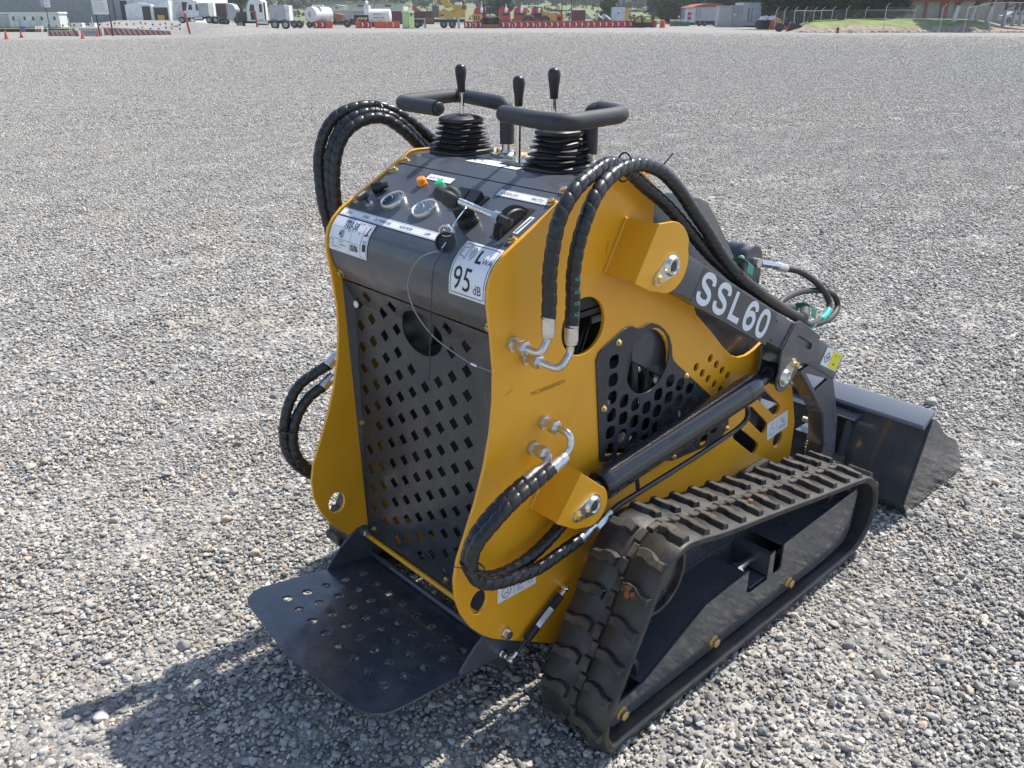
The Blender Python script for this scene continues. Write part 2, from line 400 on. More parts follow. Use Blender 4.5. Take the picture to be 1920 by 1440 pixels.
# outward normal check: at the top the normal should point up
if prof_at(.05)[1].z < 0:
    _pa = prof_at
    def prof_at(t): p, n, d = _pa(t); return p, -n, d
console = None
def strip(bm, t0, t1, x0, x1, th, n=1, mi=0):
    """bent sheet following the console profile"""
    ts = [t0 + (t1 - t0) * i / n for i in range(n + 1)]
    A = [[bm.verts.new(con(x, t, h)) for x in (x0, x1)] for t in ts for h in (0, -th)]
    A = [(A[2 * i], A[2 * i + 1]) for i in range(n + 1)]
    fs = []
    for (a, a2), (b, b2) in zip(A, A[1:]):
        fs += [bm.faces.new((a[0], a[1], b[1], b[0])), bm.faces.new((a2[1], a2[0], b2[0], b2[1])), bm.faces.new((a[1], a2[1], b2[1], b[1])), bm.faces.new((a2[0], a[0], b[0], b2[0]))]
    a, a2 = A[0]; fs.append(bm.faces.new((a[0], a2[0], a2[1], a[1]))); a, a2 = A[-1]; fs.append(bm.faces.new((a[0], a[1], a2[1], a2[0])))
    for f in fs: f.material_index = mi
bm = bmesh.new(); strip(bm, 0, .1795, -.2505, .2505, .003, 18)
top_cover = obj('console_top', bm, 'grey', ML, smooth=40)
bm = bmesh.new(); strip(bm, .1825, .517, -.2505, .2505, .003, 46)
console = obj('console', bm, 'grey', ML, smooth=40)
bm = bmesh.new(); box(bm, (-.249, -.52, .845), (.249, -.21, .855))
prism(bm, [(-.21, .86), (-.21, 1.10), (-.34, 1.10), (-.40, 1.068), (-.50, 1.015), (-.535, .99), (-.555, .94), (-.54, .86)], -.248, .248)
obj('console_body', bm, 'dark', ML)
bolts('console_bolt', 'gold', console, [(con(x * .985, t, 0), con(x, t, 1) - con(x, t, 0), dict(r=.0075, h=.007)) for x in (-.243, .243) for t in (.171, .207, .317, .500)])
# yellow deck strip behind the console
bm = bmesh.new(); box(bm, (-.25, -.202, 1.098), (.25, -.145, 1.104)); bevel(bm, .0015)
obj('rear_deck', bm, 'yellow', ML)

# console decals
def T2(x0, t0, h=.0012): return lambda u, v: con(x0 + u, t0 - v, h)
bm = bmesh.new(); f = lambda x, t: con(x, t, .0013); g = lambda x, t: con(x, t, .0017)
quad2(bm, -.248, .345, .100, .364, f, 0, 1, 3)
for y in (.3468, .3622): line2(bm, [(-.245, y), (.097, y)], .0006, g, 1)
for x, s_ in ((-.232, '12VOLT'), (-.172, 'CHOKE'), (-.130, 'OIL TEMPERATURE'), (-.045, 'HOUR METER'), (.034, 'LAMP'), (.075, 'HORN')): text_bm(bm, s_, .0105, T2(x, .3585, .0017), 1, sx=.62, shear=.2)
obj('switch_label', bm, ['white', 'ink'], console)
bm = bmesh.new(); quad2(bm, .100, .199, .232, .218, f, 0, 1, 2)
line2(bm, [(.103, .2005), (.229, .2005), (.229, .2165), (.103, .2165), (.103, .2005)], .0006, g, 1)
text_bm(bm, 'IGNITION LOCK', .0105, T2(.108, .2125, .0017), 1, sx=.6, shear=.2); text_bm(bm, 'THROTTLE', .0105, T2(.188, .2125, .0017), 1, sx=.62, shear=.2)
obj('switch_label', bm, ['white', 'ink'], console)
bm = bmesh.new(); quad2(bm, -.120, .197, -.040, .2135, f, 0, 1, 2)
text_bm(bm, 'GLOW   WATER', .0085, T2(-.114, .2095, .0017), 1, sx=.72, shear=.2)
obj('switch_label', bm, ['white', 'ink'], console)
bm = bmesh.new(); quad2(bm, -.075, .095, .078, .136, f, 0)
for cx in (-.055, .045):
    for dx, dy in ((0, -.009), (0, .009), (-.013, 0), (.013, 0)): line2(bm, [(cx + dx - .004, .115 + dy), (cx + dx + .004, .115 + dy + .002)], .003, g, 1)
for x in (-.018, -.008, .002, .012): line2(bm, [(x, .106), (x + .004, .110)], .002, g, 1)
obj('control_diagram_sticker', bm, ['white', 'ink'], top_cover)
# 95 dB sticker
bm = bmesh.new(); quad2(bm, .150, .345, .2475, .449, f, 0, 2, 14)
rr = [(.156, .3500), (.2415, .3500), (.2435, .352), (.2435, .442), (.2415, .444), (.156, .444), (.154, .442), (.154, .352), (.156, .35)]
pts = []
for a, b in zip(rr, rr[1:]):
    for k in range(8): pts.append((a[0] + (b[0] - a[0]) * k / 8, a[1] + (b[1] - a[1]) * k / 8))
line2(bm, pts + [rr[-1]], .0012, g, 1)
text_bm(bm, '95', .060, T2(.159, .437, .0017), 1, sx=.86, cut=.006); text_bm(bm, 'dB', .0235, T2(.2155, .437, .0017), 1, sx=.86, cut=.006)
text_bm(bm, 'L', .036, T2(.200, .383, .0017), 1, bold=.0012, sx=.9, cut=.005); text_bm(bm, 'WA', .0165, T2(.2185, .383, .0017), 1, sx=.88, cut=.005)
line2(bm, [(.158, .3585), (.165, .3585), (.173, .3535), (.173, .382), (.165, .377), (.158, .377), (.158, .3585)], .0010, g, 1)
for r in (.006, .011, .016): line2(bm, [(.176 + r * math.cos(a), .368 + r * math.sin(a)) for a in [(-1.0 + 2.0 * k / 8) for k in range(9)]], .0013, g, 1)
obj('noise_sticker', bm, ['white', 'ink'], console)
# warning sticker + lot tag
bm = bmesh.new(); quad2(bm, -.249, .368, -.110, .441, f, 0, 1, 8); line2(bm, [(-.246, .438), (-.113, .438), (-.113, .371), (-.246, .371)], .0006, g, 1)
k = lambda x, t: con(x, t, .0018)
line2(bm, [(-.243, .396), (-.233, .378), (-.224, .396), (-.243, .396)], .0035, k, 2)
line2(bm, [(-.118, .375), (-.122, .391), (-.117, .393), (-.128, .395)], .0040, k, 3)
quad2(bm, -.127, .412, -.115, .426, k, 1); line2(bm, [(-.125, .411), (-.125, .406), (-.118, .406), (-.118, .411)], .0014, k, 1)
line2(bm, circ((-.240, .425), .007, n=10), .0010, k, 1)
obj('warning_sticker', bm, ['white', 'ink', 'yelink', 'redink'], console)
bm = bmesh.new(); ft = lambda x, t: con(x, t, .0026); gt = lambda x, t: con(x, t, .0030)
def sk(x, t): return (x - (t - .36) * .0, t)
quad2(bm, -.240, .369, -.133, .438, ft, 0, 1, 8)
for y in (.392, .4155): line2(bm, [(-.240, y), (-.133, y)], .0006, gt, 1)
line2(bm, [(-.170, .392), (-.170, .4155)], .0006, gt, 1); line2(bm, [(-.212, .4155), (-.212, .438)], .0006, gt, 1); line2(bm, [(-.172, .4155), (-.172, .438)], .0006, gt, 1)
text_bm(bm, 'T03-58', .0215, lambda u, v: con(-.206 + u, .3895 - v, .0030), 1, sx=.78, shear=.15, bold=.0003, cut=.005)
text_bm(bm, '40', .024, lambda u, v: con(-.214 + u, .412 - v, .0030), 2, sx=.75, shear=.1, bold=.0003, cut=.005)
text_bm(bm, '02/06', .017, lambda u, v: con(-.168 + u, .431 - v, .0030), 1, sx=.72, shear=.2, bold=.0006)
for (x, y, s_) in ((-.200, .3745, 'Buyer'), (-.158, .3745, 'Item No'), (-.183, .396, 'Lot'), (-.148, .396, 'Site'), (-.236, .421, 'Sale'), (-.236, .427, 'Year'), (-.236, .433, 'Inspector'), (-.206, .421, 'Photo'), (-.206, .427, 'Inspection'), (-.206, .433, 'O')):
    text_bm(bm, s_, .0055, lambda u, v: con(x + u, y - v, .0030), 1)
obj('lot_tag', bm, ['white', 'ink', mat('marker_red', (.12, .01, .02), .5)], console)
# gauges
Nn = con(0, .28, 1) - con(0, .28, 0)
for x, t in ((-.134, .296), (-.027, .298)):
    o = con(x, t, 0); bm = bmesh.new(); n = Nn
    lathe(bm, o, n, [(0, .0275), (.006, .0275), (.009, .0262), (.0095, .0245), (.0085, .0232), (.006, .0225)], 40)
    gg = obj('gauge', bm, 'zinc', console, smooth=50)
    bm = bmesh.new(); lathe(bm, o, n, [(.002, .0232), (.0068, .0232)], 40); obj('glass', bm, 'gauge', gg)
    bm = bmesh.new(); fg = lambda u, v: con(x + u, t - v, .0070)
    for k in range(9): a = math.radians(210 - 30 * k); line2(bm, [(.0165 * math.cos(a), .0165 * math.sin(a)), (.0200 * math.cos(a), .0200 * math.sin(a))], .0009, fg)
    line2(bm, [(0, 0), (-.011, .009)], .0010, fg); obj('dial_marks', bm, 'letter', gg)
# pilot lamps
for x, t, m_ in ((-.112, .229, 'orange_l'), (-.052, .229, 'green_l')):
    bm = bmesh.new(); o = con(x, t, 0)
    lathe(bm, o, Nn, [(0, .0105), (.003, .0105), (.0035, .0085), (.007, .0085), (.0072, .0095), (.013, .0095), (.0145, .008), (.0148, .001)], 24)
    obj('pilot_lamp', bm, m_, console, smooth=45)
# rocker switches
def onslope(x, t, h): return con(x, t, h)
bm = bmesh.new(); mtx = Matrix.Translation(con(.055, .25, 0)) @ Matrix(((1, 0, 0), (0, .881, -.473), (0, .473, .881))).to_4x4()
box(bm, (-.034, -.021, 0), (.040, .021, .004), 0, mtx); bevel(bm, .001)
rk = obj('switch_panel', bm, 'blackplastic', console)
for i in (0, 1):
    bm = bmesh.new(); vs = box(bm, (-.030 + i * .033, -.016, .004), (-.001 + i * .033, .016, .011), 0, None)
    for v in vs:
        if v.co.z > .01 and v.co.y > 0: v.co.z += .008
    for v in vs: v.co = mtx @ v.co
    bevel(bm, .001); sw = obj('rocker_switch', bm, 'blackplastic', rk)
bm = bmesh.new(); f5 = lambda u, v: mtx @ Vector((u, v, .0172 + v * .25 - .0028))
line2(bm, circ((-.016, .004), .0035, n=10), .0012, f5); obj('switch_symbol', bm, 'letter', rk); bm = bmesh.new(); line2(bm, [(.016, .001), (.021, .008), (.012, .006)], .0016, f5); obj('switch_symbol', bm, 'letter', rk)
# ignition knob and black control cap
bm = bmesh.new(); lathe(bm, con(.110, .302, 0), Nn, [(0, .021), (.012, .021), (.0125, .0195), (.019, .0190), (.0195, .016), (.020, .001)], 28)
box(bm, (-.019, -.004, .018), (.019, .004, .036), 0, Matrix.Translation(con(.110, .302, 0)) @ Matrix(((.8, -.6, 0), (.6 * .881, .8 * .881, -.473), (.6 * .473, .8 * .473, .881))).to_4x4())
bevel(bm, .0012, 1, 50); obj('rotary_switch', bm, 'blackplastic', console, smooth=35)
# pull knob (choke) on the left
bm = bmesh.new(); o = con(-.186, .322, 0); lathe(bm, o, Nn, [(0, .009), (.004, .009), (.0045, .007), (.009, .007)], 6)
pk = obj('choke_knob', bm, 'zinc', console)
d = (Nn + Vector((-.30, -.10, .1))).normalized(); bm = bmesh.new()
lathe(bm, o + Nn * .006, d, [(0, .003), (.010, .003), (.012, .009), (.015, .0145), (.019, .0155), (.023, .0148), (.0235, .012), (.0228, .001)], 28)
obj('knob', bm, 'blackplastic', pk, smooth=40)
bm = bmesh.new(); c0 = o + Nn * .006 + d * .0238; xx, yy, zz = frame_z(d)
for r, pts in ((.0, circ((0, 0), .0075, n=16) + [(.0075, 0)]), (0, circ((0, .0), .0035, n=8))): line2(bm, pts, .0016, lambda u, v: c0 + xx * u + yy * v + zz * .0003)
obj('choke_symbol', bm, 'letter', pk)
bm = bmesh.new(); o2 = con(-.205, .284, 0); lathe(bm, o2 + Nn * .011 + Vector((-.010, 0, 0)), Vector((.8, .7, .3)), [(0, .011), (.018, .011), (.024, .007), (.034, .006)], 20)
obj('power_socket', bm, 'blackplastic', console, smooth=40)
# throttle wheel in its slot
bm = bmesh.new(); quad2(bm, .186, .236, .212, .324, lambda x, t: con(x, t, .0006)); quad2(bm, .199, .232, .222, .262, lambda x, t: con(x, t, .0008))
sl_ = obj('throttle_slot', bm, 'dark', console)
bm = bmesh.new(); c0 = con(.205, .281, -.014); NT = 56
for i in range(NT):
    a0 = 2 * PI * i / NT; prof = []
A = []; B = []
for i in range(NT * 2):
    a = PI * i / NT; r = .046 if i % 2 else .0435
    A.append(bm.verts.new(c0 + Vector((-.008, r * math.cos(a), r * math.sin(a))))); B.append(bm.verts.new(c0 + Vector((.004, r * math.cos(a), r * math.sin(a)))))
bm.faces.new(A[::-1]); bm.faces.new(B)
for i in range(len(A)): bm.faces.new((A[i], A[(i + 1) % len(A)], B[(i + 1) % len(A)], B[i]))
bmesh.ops.recalc_face_normals(bm, faces=bm.faces)
lathe(bm, c0 + Vector((.004, 0, 0)), (1, 0, 0), [(0, .041), (.004, .039), (.005, .030), (.004, .001)], 40)
tw = obj('throttle_wheel', bm, 'blackplastic', console, smooth=30)
bm = bmesh.new(); line2(bm, [(.231, .252), (.231, .300)], .0125, lambda x, t: con(x, t, .0006), 0); line2(bm, [(.233, .256), (.2315, .270), (.229, .298)], .0035, lambda x, t: con(x, t, .0010), 1)
obj('throttle_scale', bm, ['white', 'ink'], console)
# throttle lever: bracket, threaded rod, star knob
K0 = Vector((.108, -.534, 1.087)); K1 = Vector((.226, -.498, 1.055)); dk = (K0 - K1).normalized()
bm = bmesh.new(); cyl(bm, K1 + dk * .020, K0 - dk * .01, .0058, seg=16); cyl(bm, K1 + dk * .020, K1 + dk * .031, .0105, seg=6)
lv = obj('throttle_lever', bm, 'zinc', console)
bm = bmesh.new(); q = K1 + dk * .006
box(bm, (-.012, -.005, -.006), (.014, .005, .006), 0, Matrix.Translation(q) @ dk.to_track_quat('X', 'Z').to_matrix().to_4x4()); box(bm, (-.003, -.008, -.008), (.003, .0, .008), 0, Matrix.Translation(K1 - dk * .004)); bevel(bm, .001)
obj('lever_bracket', bm, 'blackplastic', lv)
bm = bmesh.new(); prev = []
for (h, r, lob) in ((0, .008, 0), (.004, .014, .6), (.010, .0195, 1), (.020, .0205, 1), (.026, .018, .8), (.029, .0145, .2), (.033, .0145, 0), (.045, .0142, 0), (.048, .0125, 0), (.0485, .001, 0)):
    x, y, z = frame_z(dk); ring = []
    for i in range(48):
        a = 2 * PI * i / 48; rr_ = r * (1 - .24 * lob * (0.5 + 0.5 * math.cos(6 * a)) ** 2)
        ring.append(bm.verts.new(K0 - dk * .022 + z * h + (x * math.cos(a) + y * math.sin(a)) * rr_))
    if prev:
        for i in range(48): bm.faces.new((prev[i], prev[(i + 1) % 48], ring[(i + 1) % 48], ring[i]))
    prev = ring
bm.faces.new(prev); obj('star_knob', bm, 'foam', lv, smooth=50)
# dipstick style cap on a lanyard
KR = Vector((.152, -.578, 1.018)); nk = Vector((.55, -.60, .25)).normalized()
bm = bmesh.new(); lathe(bm, KR - nk * .006, nk, [(0, .019), (.016, .019), (.016, .0165), (.003, .016), (.003, .001)], 32)
lc = obj('lanyard_cap', bm, 'steeldark', ML, smooth=40)
bm = bmesh.new()
for k in range(3):
    c = KR + Vector((.006 * k - .004, .004, .020 + .003 * k)); sweep(bm, [c + Vector((.010 * math.cos(a), .008 * math.cos(a + k), .009 * math.sin(a))) for a in [2 * PI * i / 16 for i in range(17)]], .0011, 6)
c = KR + Vector((0, .01, .022)); sweep(bm, catmull([c, c + Vector((.006, .012, .018)), c + Vector((.014, .022, .034)), c + Vector((.008, .03, .036)), c + Vector((.002, .016, .018))], 5), .0012, 6)
cyl(bm, KR + nk * .002, KR + nk * .014 + Vector((-.006, -.003, -.012)), .0022, seg=8)
obj('split_ring', bm, 'chrome', lc)
bm = bmesh.new()
p1 = catmull([KR + nk * .01 + Vector((-.004, -.004, -.014)), (.133, -.600, 1.000), (.107, -.604, .985), (.075, -.602, .951), (.060, -.598, .914), (.072, -.592, .873), (.113, -.585, .836), (.160, -.572, .812), (.200, -.562, .798), (.232, -.552, .793), (.249, -.548, .786)], 8)
sweep(bm, p1, .0015, 8); obj('lanyard_wire', bm, 'wire', lc, smooth=True)
bm = bmesh.new(); p2 = catmull([KR + nk * .01 + Vector((0, -.004, -.014)), (.146, -.598, .985), (.137, -.600, .955), (.128, -.600, .875), (.112, -.598, .750)], 8)
sweep(bm, p2, .0011, 8); obj('lanyard_wire', bm, mat('cable_black', (.04, .04, .04), .4), lc, smooth=True)
bm = bmesh.new(); cyl(bm, (.196, -.5635, .799), (.208, -.5595, .7965), .0032, seg=10); obj('crimp_sleeve', bm, 'zinc', lc)

# ================================================================ bellows, levers, handles
def bellows(cx, cy, z0, s0, s1, h, squash=0):
    bm = bmesh.new(); prof = [(0, 1.0), (.004, 1.02)]; n = 6
    for i in range(n):
        a = i / n
        prof += [(.006 + a * h * .78, 1.0 - .36 * a), (.006 + (a + .25 / n) * h * .78, 1.03 - .36 * a), (.006 + (a + .42 / n) * h * .78, .97 - .36 * a), (.006 + (a + .55 / n) * h * .78, .73 - .28 * a), (.006 + (a + .88 / n) * h * .78, .73 - .29 * a)]
    prof += [(h * .80, .70), (h * .88, .70), (h * .93, .58), (h, .17)]
    prev = None; NS = 40
    for j, (z, f) in enumerate(prof):
        r = (s0 * (1 - z / h * .0)) / 2 * f; ring = []
        for i in range(NS):
            a = 2 * PI * i / NS + PI / 4; c, s_ = math.cos(a), math.sin(a); e = 3.6 if f > .3 else 2.0
            k = (abs(c) ** e + abs(s_) ** e) ** (-1 / e)
            dz = (0.0006 + .0014 * squash) * math.sin(2 * a + j * .3) * (1 if 3 < j < len(prof) - 4 else 0)
            sq = 1 - squash * .13 * max(0, math.cos(a + .9)) * math.exp(-((z / h - .68) / .2) ** 2)
            ring.append(bm.verts.new((cx + r * k * c * sq, cy + r * k * s_ * sq, z0 + z + dz)))
        if prev:
            for i in range(NS): bm.faces.new((prev[i], prev[(i + 1) % NS], ring[(i + 1) % NS], ring[i]))
        prev = ring
    bm.faces.new(prev); return bm
def lever(base, tip, name='control_lever'):
    base = Vector(base); tip = Vector(tip); d = (tip - base).normalized(); bm = bmesh.new()
    Lg = (tip - base).length; cyl(bm, base, tip - d * .05, .0052, seg=14)
    lv = obj(name, bm, 'chrome', ML, smooth=40); bm = bmesh.new(); q = tip - d * .056
    lathe(bm, q, d, [(0, .0070), (.001, .0078), (.018, .0088), (.034, .0112), (.044, .0122), (.050, .0115), (.054, .0088), (.0565, .0045), (.057, .0005)], 28)
    obj('grip', bm, 'blackplastic', lv, smooth=50); return lv
for (cx, cy, sq) in ((-.180, -.262, 0), (.122, -.266, 1)):
    b_ = obj('lever_boot', bellows(cx, cy, 1.108, .120, .05, .082, sq), 'boot', ML, smooth=60)
lever((-.168, -.268, 1.175), (-.1685, -.270, 1.2895)); lever((.108, -.268, 1.175), (.1065, -.269, 1.2935)); lever((.037, -.296, 1.108), (.037, -.295, 1.277))
for x_ in (-.168, .108): bm = bmesh.new(); lathe(bm, (x_, -.268, 1.183), (0, 0, 1), [(0, .013), (.006, .0125), (.007, .010)], 24); obj('boot_collar', bm, 'blackplastic', ML, smooth=40)
bm = bmesh.new(); box(bm, (.005, -.318, 1.1085), (.066, -.276, 1.1115)); bevel(bm, .0012); obj('lever_gaiter', bm, 'blackplastic', ML)
HT = .0152
hl = fillet([(-.063, -.234, 1.135), (-.063, -.234, 1.213), (-.105, -.230, 1.216), (-.300, -.170, 1.215), (-.245, -.384, 1.215), (-.098, -.390, 1.214)], .045, 10)
hr = fillet([(.155, -.215, 1.135), (.155, -.215, 1.214), (.165, -.200, 1.219), (.262, -.236, 1.219), (.285, -.418, 1.219), (.225, -.425, 1.219), (.103, -.396, 1.219)], .045, 10)
for hp, bx in ((hl, (-.063, -.234)), (hr, (.155, -.215))):
    hp = resample(hp, .006); bm = bmesh.new(); sweep(bm, hp, HT, 24)
    hh = obj('hand_hold', bm, 'foam', ML, smooth=60)
    bm = bmesh.new(); e = hp[-1]; d = (hp[-1] - hp[-3]).normalized(); lathe(bm, e - d * .002, d, [(0, .0125), (.008, .0125), (.010, .0105), (.0102, .001)], 24); obj('end_cap', bm, 'blackplastic', hh, smooth=50)
    bm = bmesh.new(); cyl(bm, (*bx, 1.112), (*bx, 1.14), .0115, seg=20); lathe(bm, (bx[0], bx[1], 1.1105), (0, 0, 1), [(0, .021), (.003, .021), (.007, .014), (.012, .0125)], 20)
    box(bm, (bx[0] - .036, bx[1] - .018, 1.1085), (bx[0] + .036, bx[1] + .022, 1.1135)); bevel(bm, .001, 1, 60); obj('base_flange', bm, 'zinc', hh, smooth=30)
    bolts('flange_bolt', 'gold', hh, [((bx[0] + sx, bx[1] + .003, 1.1135), (0, 0, 1), dict(r=.007, h=.008)) for sx in (-.027, .027)])
bm = bmesh.new(); box(bm, (.055, -.245, 1.112), (.095, -.215, 1.165)); cyl(bm, (.072, -.230, 1.16), (.072, -.230, 1.185), .016, seg=18); bevel(bm, .003); obj('wiring_connector', bm, 'blackplastic', ML)

# ================================================================ REAR GUARD PANEL
def gpanel():
    x0, x1, z0, z1, zt = -.2505, .2505, .206, .812, .860
    holes = []
    nrow = 0
    for r in range(-4, 24):
        z = .7844 - .0256 * r
        for c in range(-8, 8):
            x = -.172 + .045 * c + (0 if r % 2 == 0 else 0)
            if (c + r) % 2: continue
            if abs(x) > .228 or z < .245 or z > .855: continue
            if math.hypot(x - .005, (z - .802) * 1.15) < .083: continue
            if any(math.hypot(x - a, z - b) < .02 for a, b in ((-.228, .515), (-.205, .245), (.06, .222))): continue
            holes.append([(x - .0153, z), (x, z - .0142), (x + .0153, z), (x, z + .0142)])
    big = [(.005 + .066 * math.cos(a) ** 1 * (1 if True else 1), .800 + .047 * math.sin(a)) for a in [2 * PI * i / 40 for i in range(40)]]
    out = [(x0, z0), (x1, z0), (x1, zt), (x0, zt)]
    # extra loop so that the upper band can fold
    def to3(u, v, w):
        y = -.529 + w
        if v > z1: y -= (v - z1) * .36
        return (u, y, v)
    bm = sheet([out, big] + holes, .003, to3, .0003)
    return bm
gb = gpanel(); rear_guard = obj('rear_guard', gb, 'panel', ML)
bolts('guard_bolt', 'gold', rear_guard, [((a, -.531, b), (0, -1, 0), dict(r=.0055, h=.006)) for a, b in ((-.2395, .515), (-.222, .232), (.055, .228), (.235, .78))])
bm = bmesh.new(); lathe(bm, (-.2255, -.5315, .806), (0, -1, 0), [(0, .008), (.003, .008), (.005, .005), (.0052, .001)], 20); obj('plastic_plug', bm, 'white', rear_guard, smooth=40)
bm = bmesh.new(); cyl(bm, (-.25, -.536, .203), (.25, -.536, .203), .0062, seg=14); obj('lower_crossbar', bm, 'yellow', ML, smooth=40)

# ================================================================ ENGINE COMPARTMENT
bm = bmesh.new(); box(bm, (-.17, -.36, .30), (.17, .16, .68)); box(bm, (-.20, -.44, .24), (.20, .30, .30)); box(bm, (-.06, -.42, .62), (.16, -.24, .78)); box(bm, (-.18, -.30, .68), (-.02, .05, .93))
cyl(bm, (-.05, -.40, .80), (-.05, -.500, .80), .055, seg=30); box(bm, (-.245, -.462, .25), (.245, -.455, .99)); cyl(bm, (.18, -.20, .36), (.235, -.20, .36), .06, seg=26); cyl(bm, (.17, .05, .5), (.225, .05, .5), .075, seg=26)  # thin full-width sheet is added so the rear guard holes read as dark
bevel(bm, .008, 2, 50); eng = obj('engine_block_and_dark_backing', bm, 'steeldark', ML, smooth=30)
for i, (y, z, r) in enumerate(((-.215, .60, .024), (-.16, .50, .03), (-.10, .58, .020), (-.05, .62, .02), (.02, .60, .024), (-.22, .50, .022), (-.10, .47, .022), (.06, .50, .026), (-.08, .66, .02))):
    bm = bmesh.new(); lathe(bm, (.178, y, z), (1, .15, .2), [(0, r), (.03, r), (.035, r * .7), (.05, r * .65), (.052, .002)], 18); obj('hydraulic_fitting', bm, 'zinc', eng, smooth=40)
for (a, b, c_) in (((.215, -.19, .50), (.225, -.16, .68), (.20, -.09, .88)), ((.21, -.13, .46), (.22, -.12, .66), (.19, -.14, .90)), ((.20, -.08, .46), (.215, -.07, .62), (.19, -.10, .84)), ((.21, -.33, .70), (.20, -.28, .76), (.17, -.20, .86)), ((.2, -.40, .75), (.21, -.33, .84), (.15, -.24, .92))):
    bm = bmesh.new(); sweep(bm, catmull([a, b, c_], 10), .012, 10); obj('engine_hose', bm, 'hose', eng, smooth=True)
bm = bmesh.new()
P = resample(catmull([(.212, -.39, .84), (.205, -.345, .80), (.20, -.29, .735)], 12), .002); sweep(bm, P, lambda s, a: .0125 + .0015 * math.sin(s * 1400), 12)
obj('corrugated_conduit', bm, 'blackplastic', eng, smooth=True)
bm = bmesh.new(); lathe(bm, (.20, -.345, .875), (.3, 1, .15), [(0, .010), (.02, .010), (.021, .014), (.035, .014), (.036, .010), (.05, .010), (.051, .013), (.062, .013)], 6)
obj('hose_coupling', bm, 'zinc', eng)
bm = bmesh.new(); box(bm, (-.03, -.24, .80), (.20, .0, .815), 0); bevel(bm, .003); obj('pump_cover', bm, mat('galvanised', (.45, .44, .42), .35, .6), eng)
bm = bmesh.new(); prism(bm, [(-.145, .70), (-.145, 1.050), (-.06, 1.052), (.05, 1.026), (.088, 1.012), (.137, .960), (.35, .70), (.42, .52), (.42, .35)], -.235, .235); bevel(bm, .006, 2, 20)
obj('engine_hood', bm, 'grey', ML, smooth=30)
bm = bmesh.new()
for x in (-.10, .08):
    cyl(bm, (x, .25, .50), (x, .40, .52), .03, seg=18)
box(bm, (-.24, .44, .16), (.24, .50, .40)); bevel(bm, .004); obj('front_crossmember', bm, 'grey', ML, smooth=35)

# ================================================================ PIVOT BRACKETS, ARMS
def keeper(bm, c, ang, x, mi=0, big=.0245, small=.0135, dist=.043):
    """teardrop pin-keeper plate in the y-z plane at x, pin centre c, lobe at angle ang"""
    c2 = (c[0] + dist * math.cos(ang), c[1] + dist * math.sin(ang)); pts = []
    for i in range(19): a = ang + PI / 2 + .15 + (PI - .3) * i / 18; pts.append((c[0] + big * math.cos(a), c[1] + big * math.sin(a)))
    for i in range(13): a = ang - PI / 2 - .0 + PI * i / 12; pts.append((c2[0] + small * math.cos(a), c2[1] + small * math.sin(a)))
    prism(bm, pts, x, x + .004, mi); lathe(bm, (x + .004, *c), (1, 0, 0), [(0, big * .86), (.003, big * .80), (.0065, big * .70), (.007, big * .55), (.003, big * .42), (.001, .001)], 28, mi)
    return c2
XB = .341
def bracket(weld0, weld1, outline, pin, ang, s):
    """weld line on plate (two yz points), flange out to XB, then a parallel ear with rounded outline"""
    bm = sheet([outline], .006, lambda u, v, w: (s * (XB - .003 + w * s), u, v), .0008)
    a, b = Vector(weld0), Vector(weld1); d = (b - a).normalized(); n = Vector((-d.y, d.x)) * .006
    quad = [tuple(a), tuple(b), tuple(b + n), tuple(a + n)]
    prism(bm, quad, s * .2602, s * (XB - .0055))
    o = obj('pivot_bracket', bm, 'yellow', ML, smooth=35)
    bm = bmesh.new(); welded(bm, (s * .262, *weld0), (s * .262, *weld1)); obj('weld_bead', bm, 'yellow', o, smooth=True)
    bm = bmesh.new(); c2 = keeper(bm, pin, ang, XB) if s > 0 else (pin[0] + .045 * math.cos(ang), pin[1] + .045 * math.sin(ang))
    if s < 0: lathe(bm, (-XB, *pin), (-1, 0, 0), [(0, .02), (.006, .02)], 20)
    kp = obj('pin_keeper', bm, 'zinc', o, smooth=30)
    bm = bmesh.new(); cyl(bm, (s * (XB + .009), *pin), (s * .262, *pin), .0095, seg=18); obj('pivot_pin', bm, 'steeldark', kp)
    bm = bmesh.new(); bolt(bm, (s * (XB + .004), *c2), (s, 0, 0), .0078, .008); obj('keeper_bolt', bm, 'gold', kp)
    return o
def arc(c, r, a0, a1, n): return [(c[0] + r * math.cos(a0 + (a1 - a0) * i / n), c[1] + r * math.sin(a0 + (a1 - a0) * i / n)) for i in range(n + 1)]
for s in (1, -1):
    up = [(-.222, 1.028), (-.283, .925)] + [(-.240, .902)] + arc((-.178, .943), .058, math.radians(-118), math.radians(20), 14) + arc((-.19, .955), .072, math.radians(22), math.radians(80), 8)
    bracket((-.222, 1.028), (-.280, .928), up, (-.178, .940), math.radians(205), s)
    lo = [(-.412, .572), (-.478, .485)] + [(-.425, .450)] + arc((-.376, .482), .045, math.radians(-95), math.radians(60), 12)
    bracket((-.410, .572), (-.474, .484), lo, (-.380, .488), math.radians(190), s)
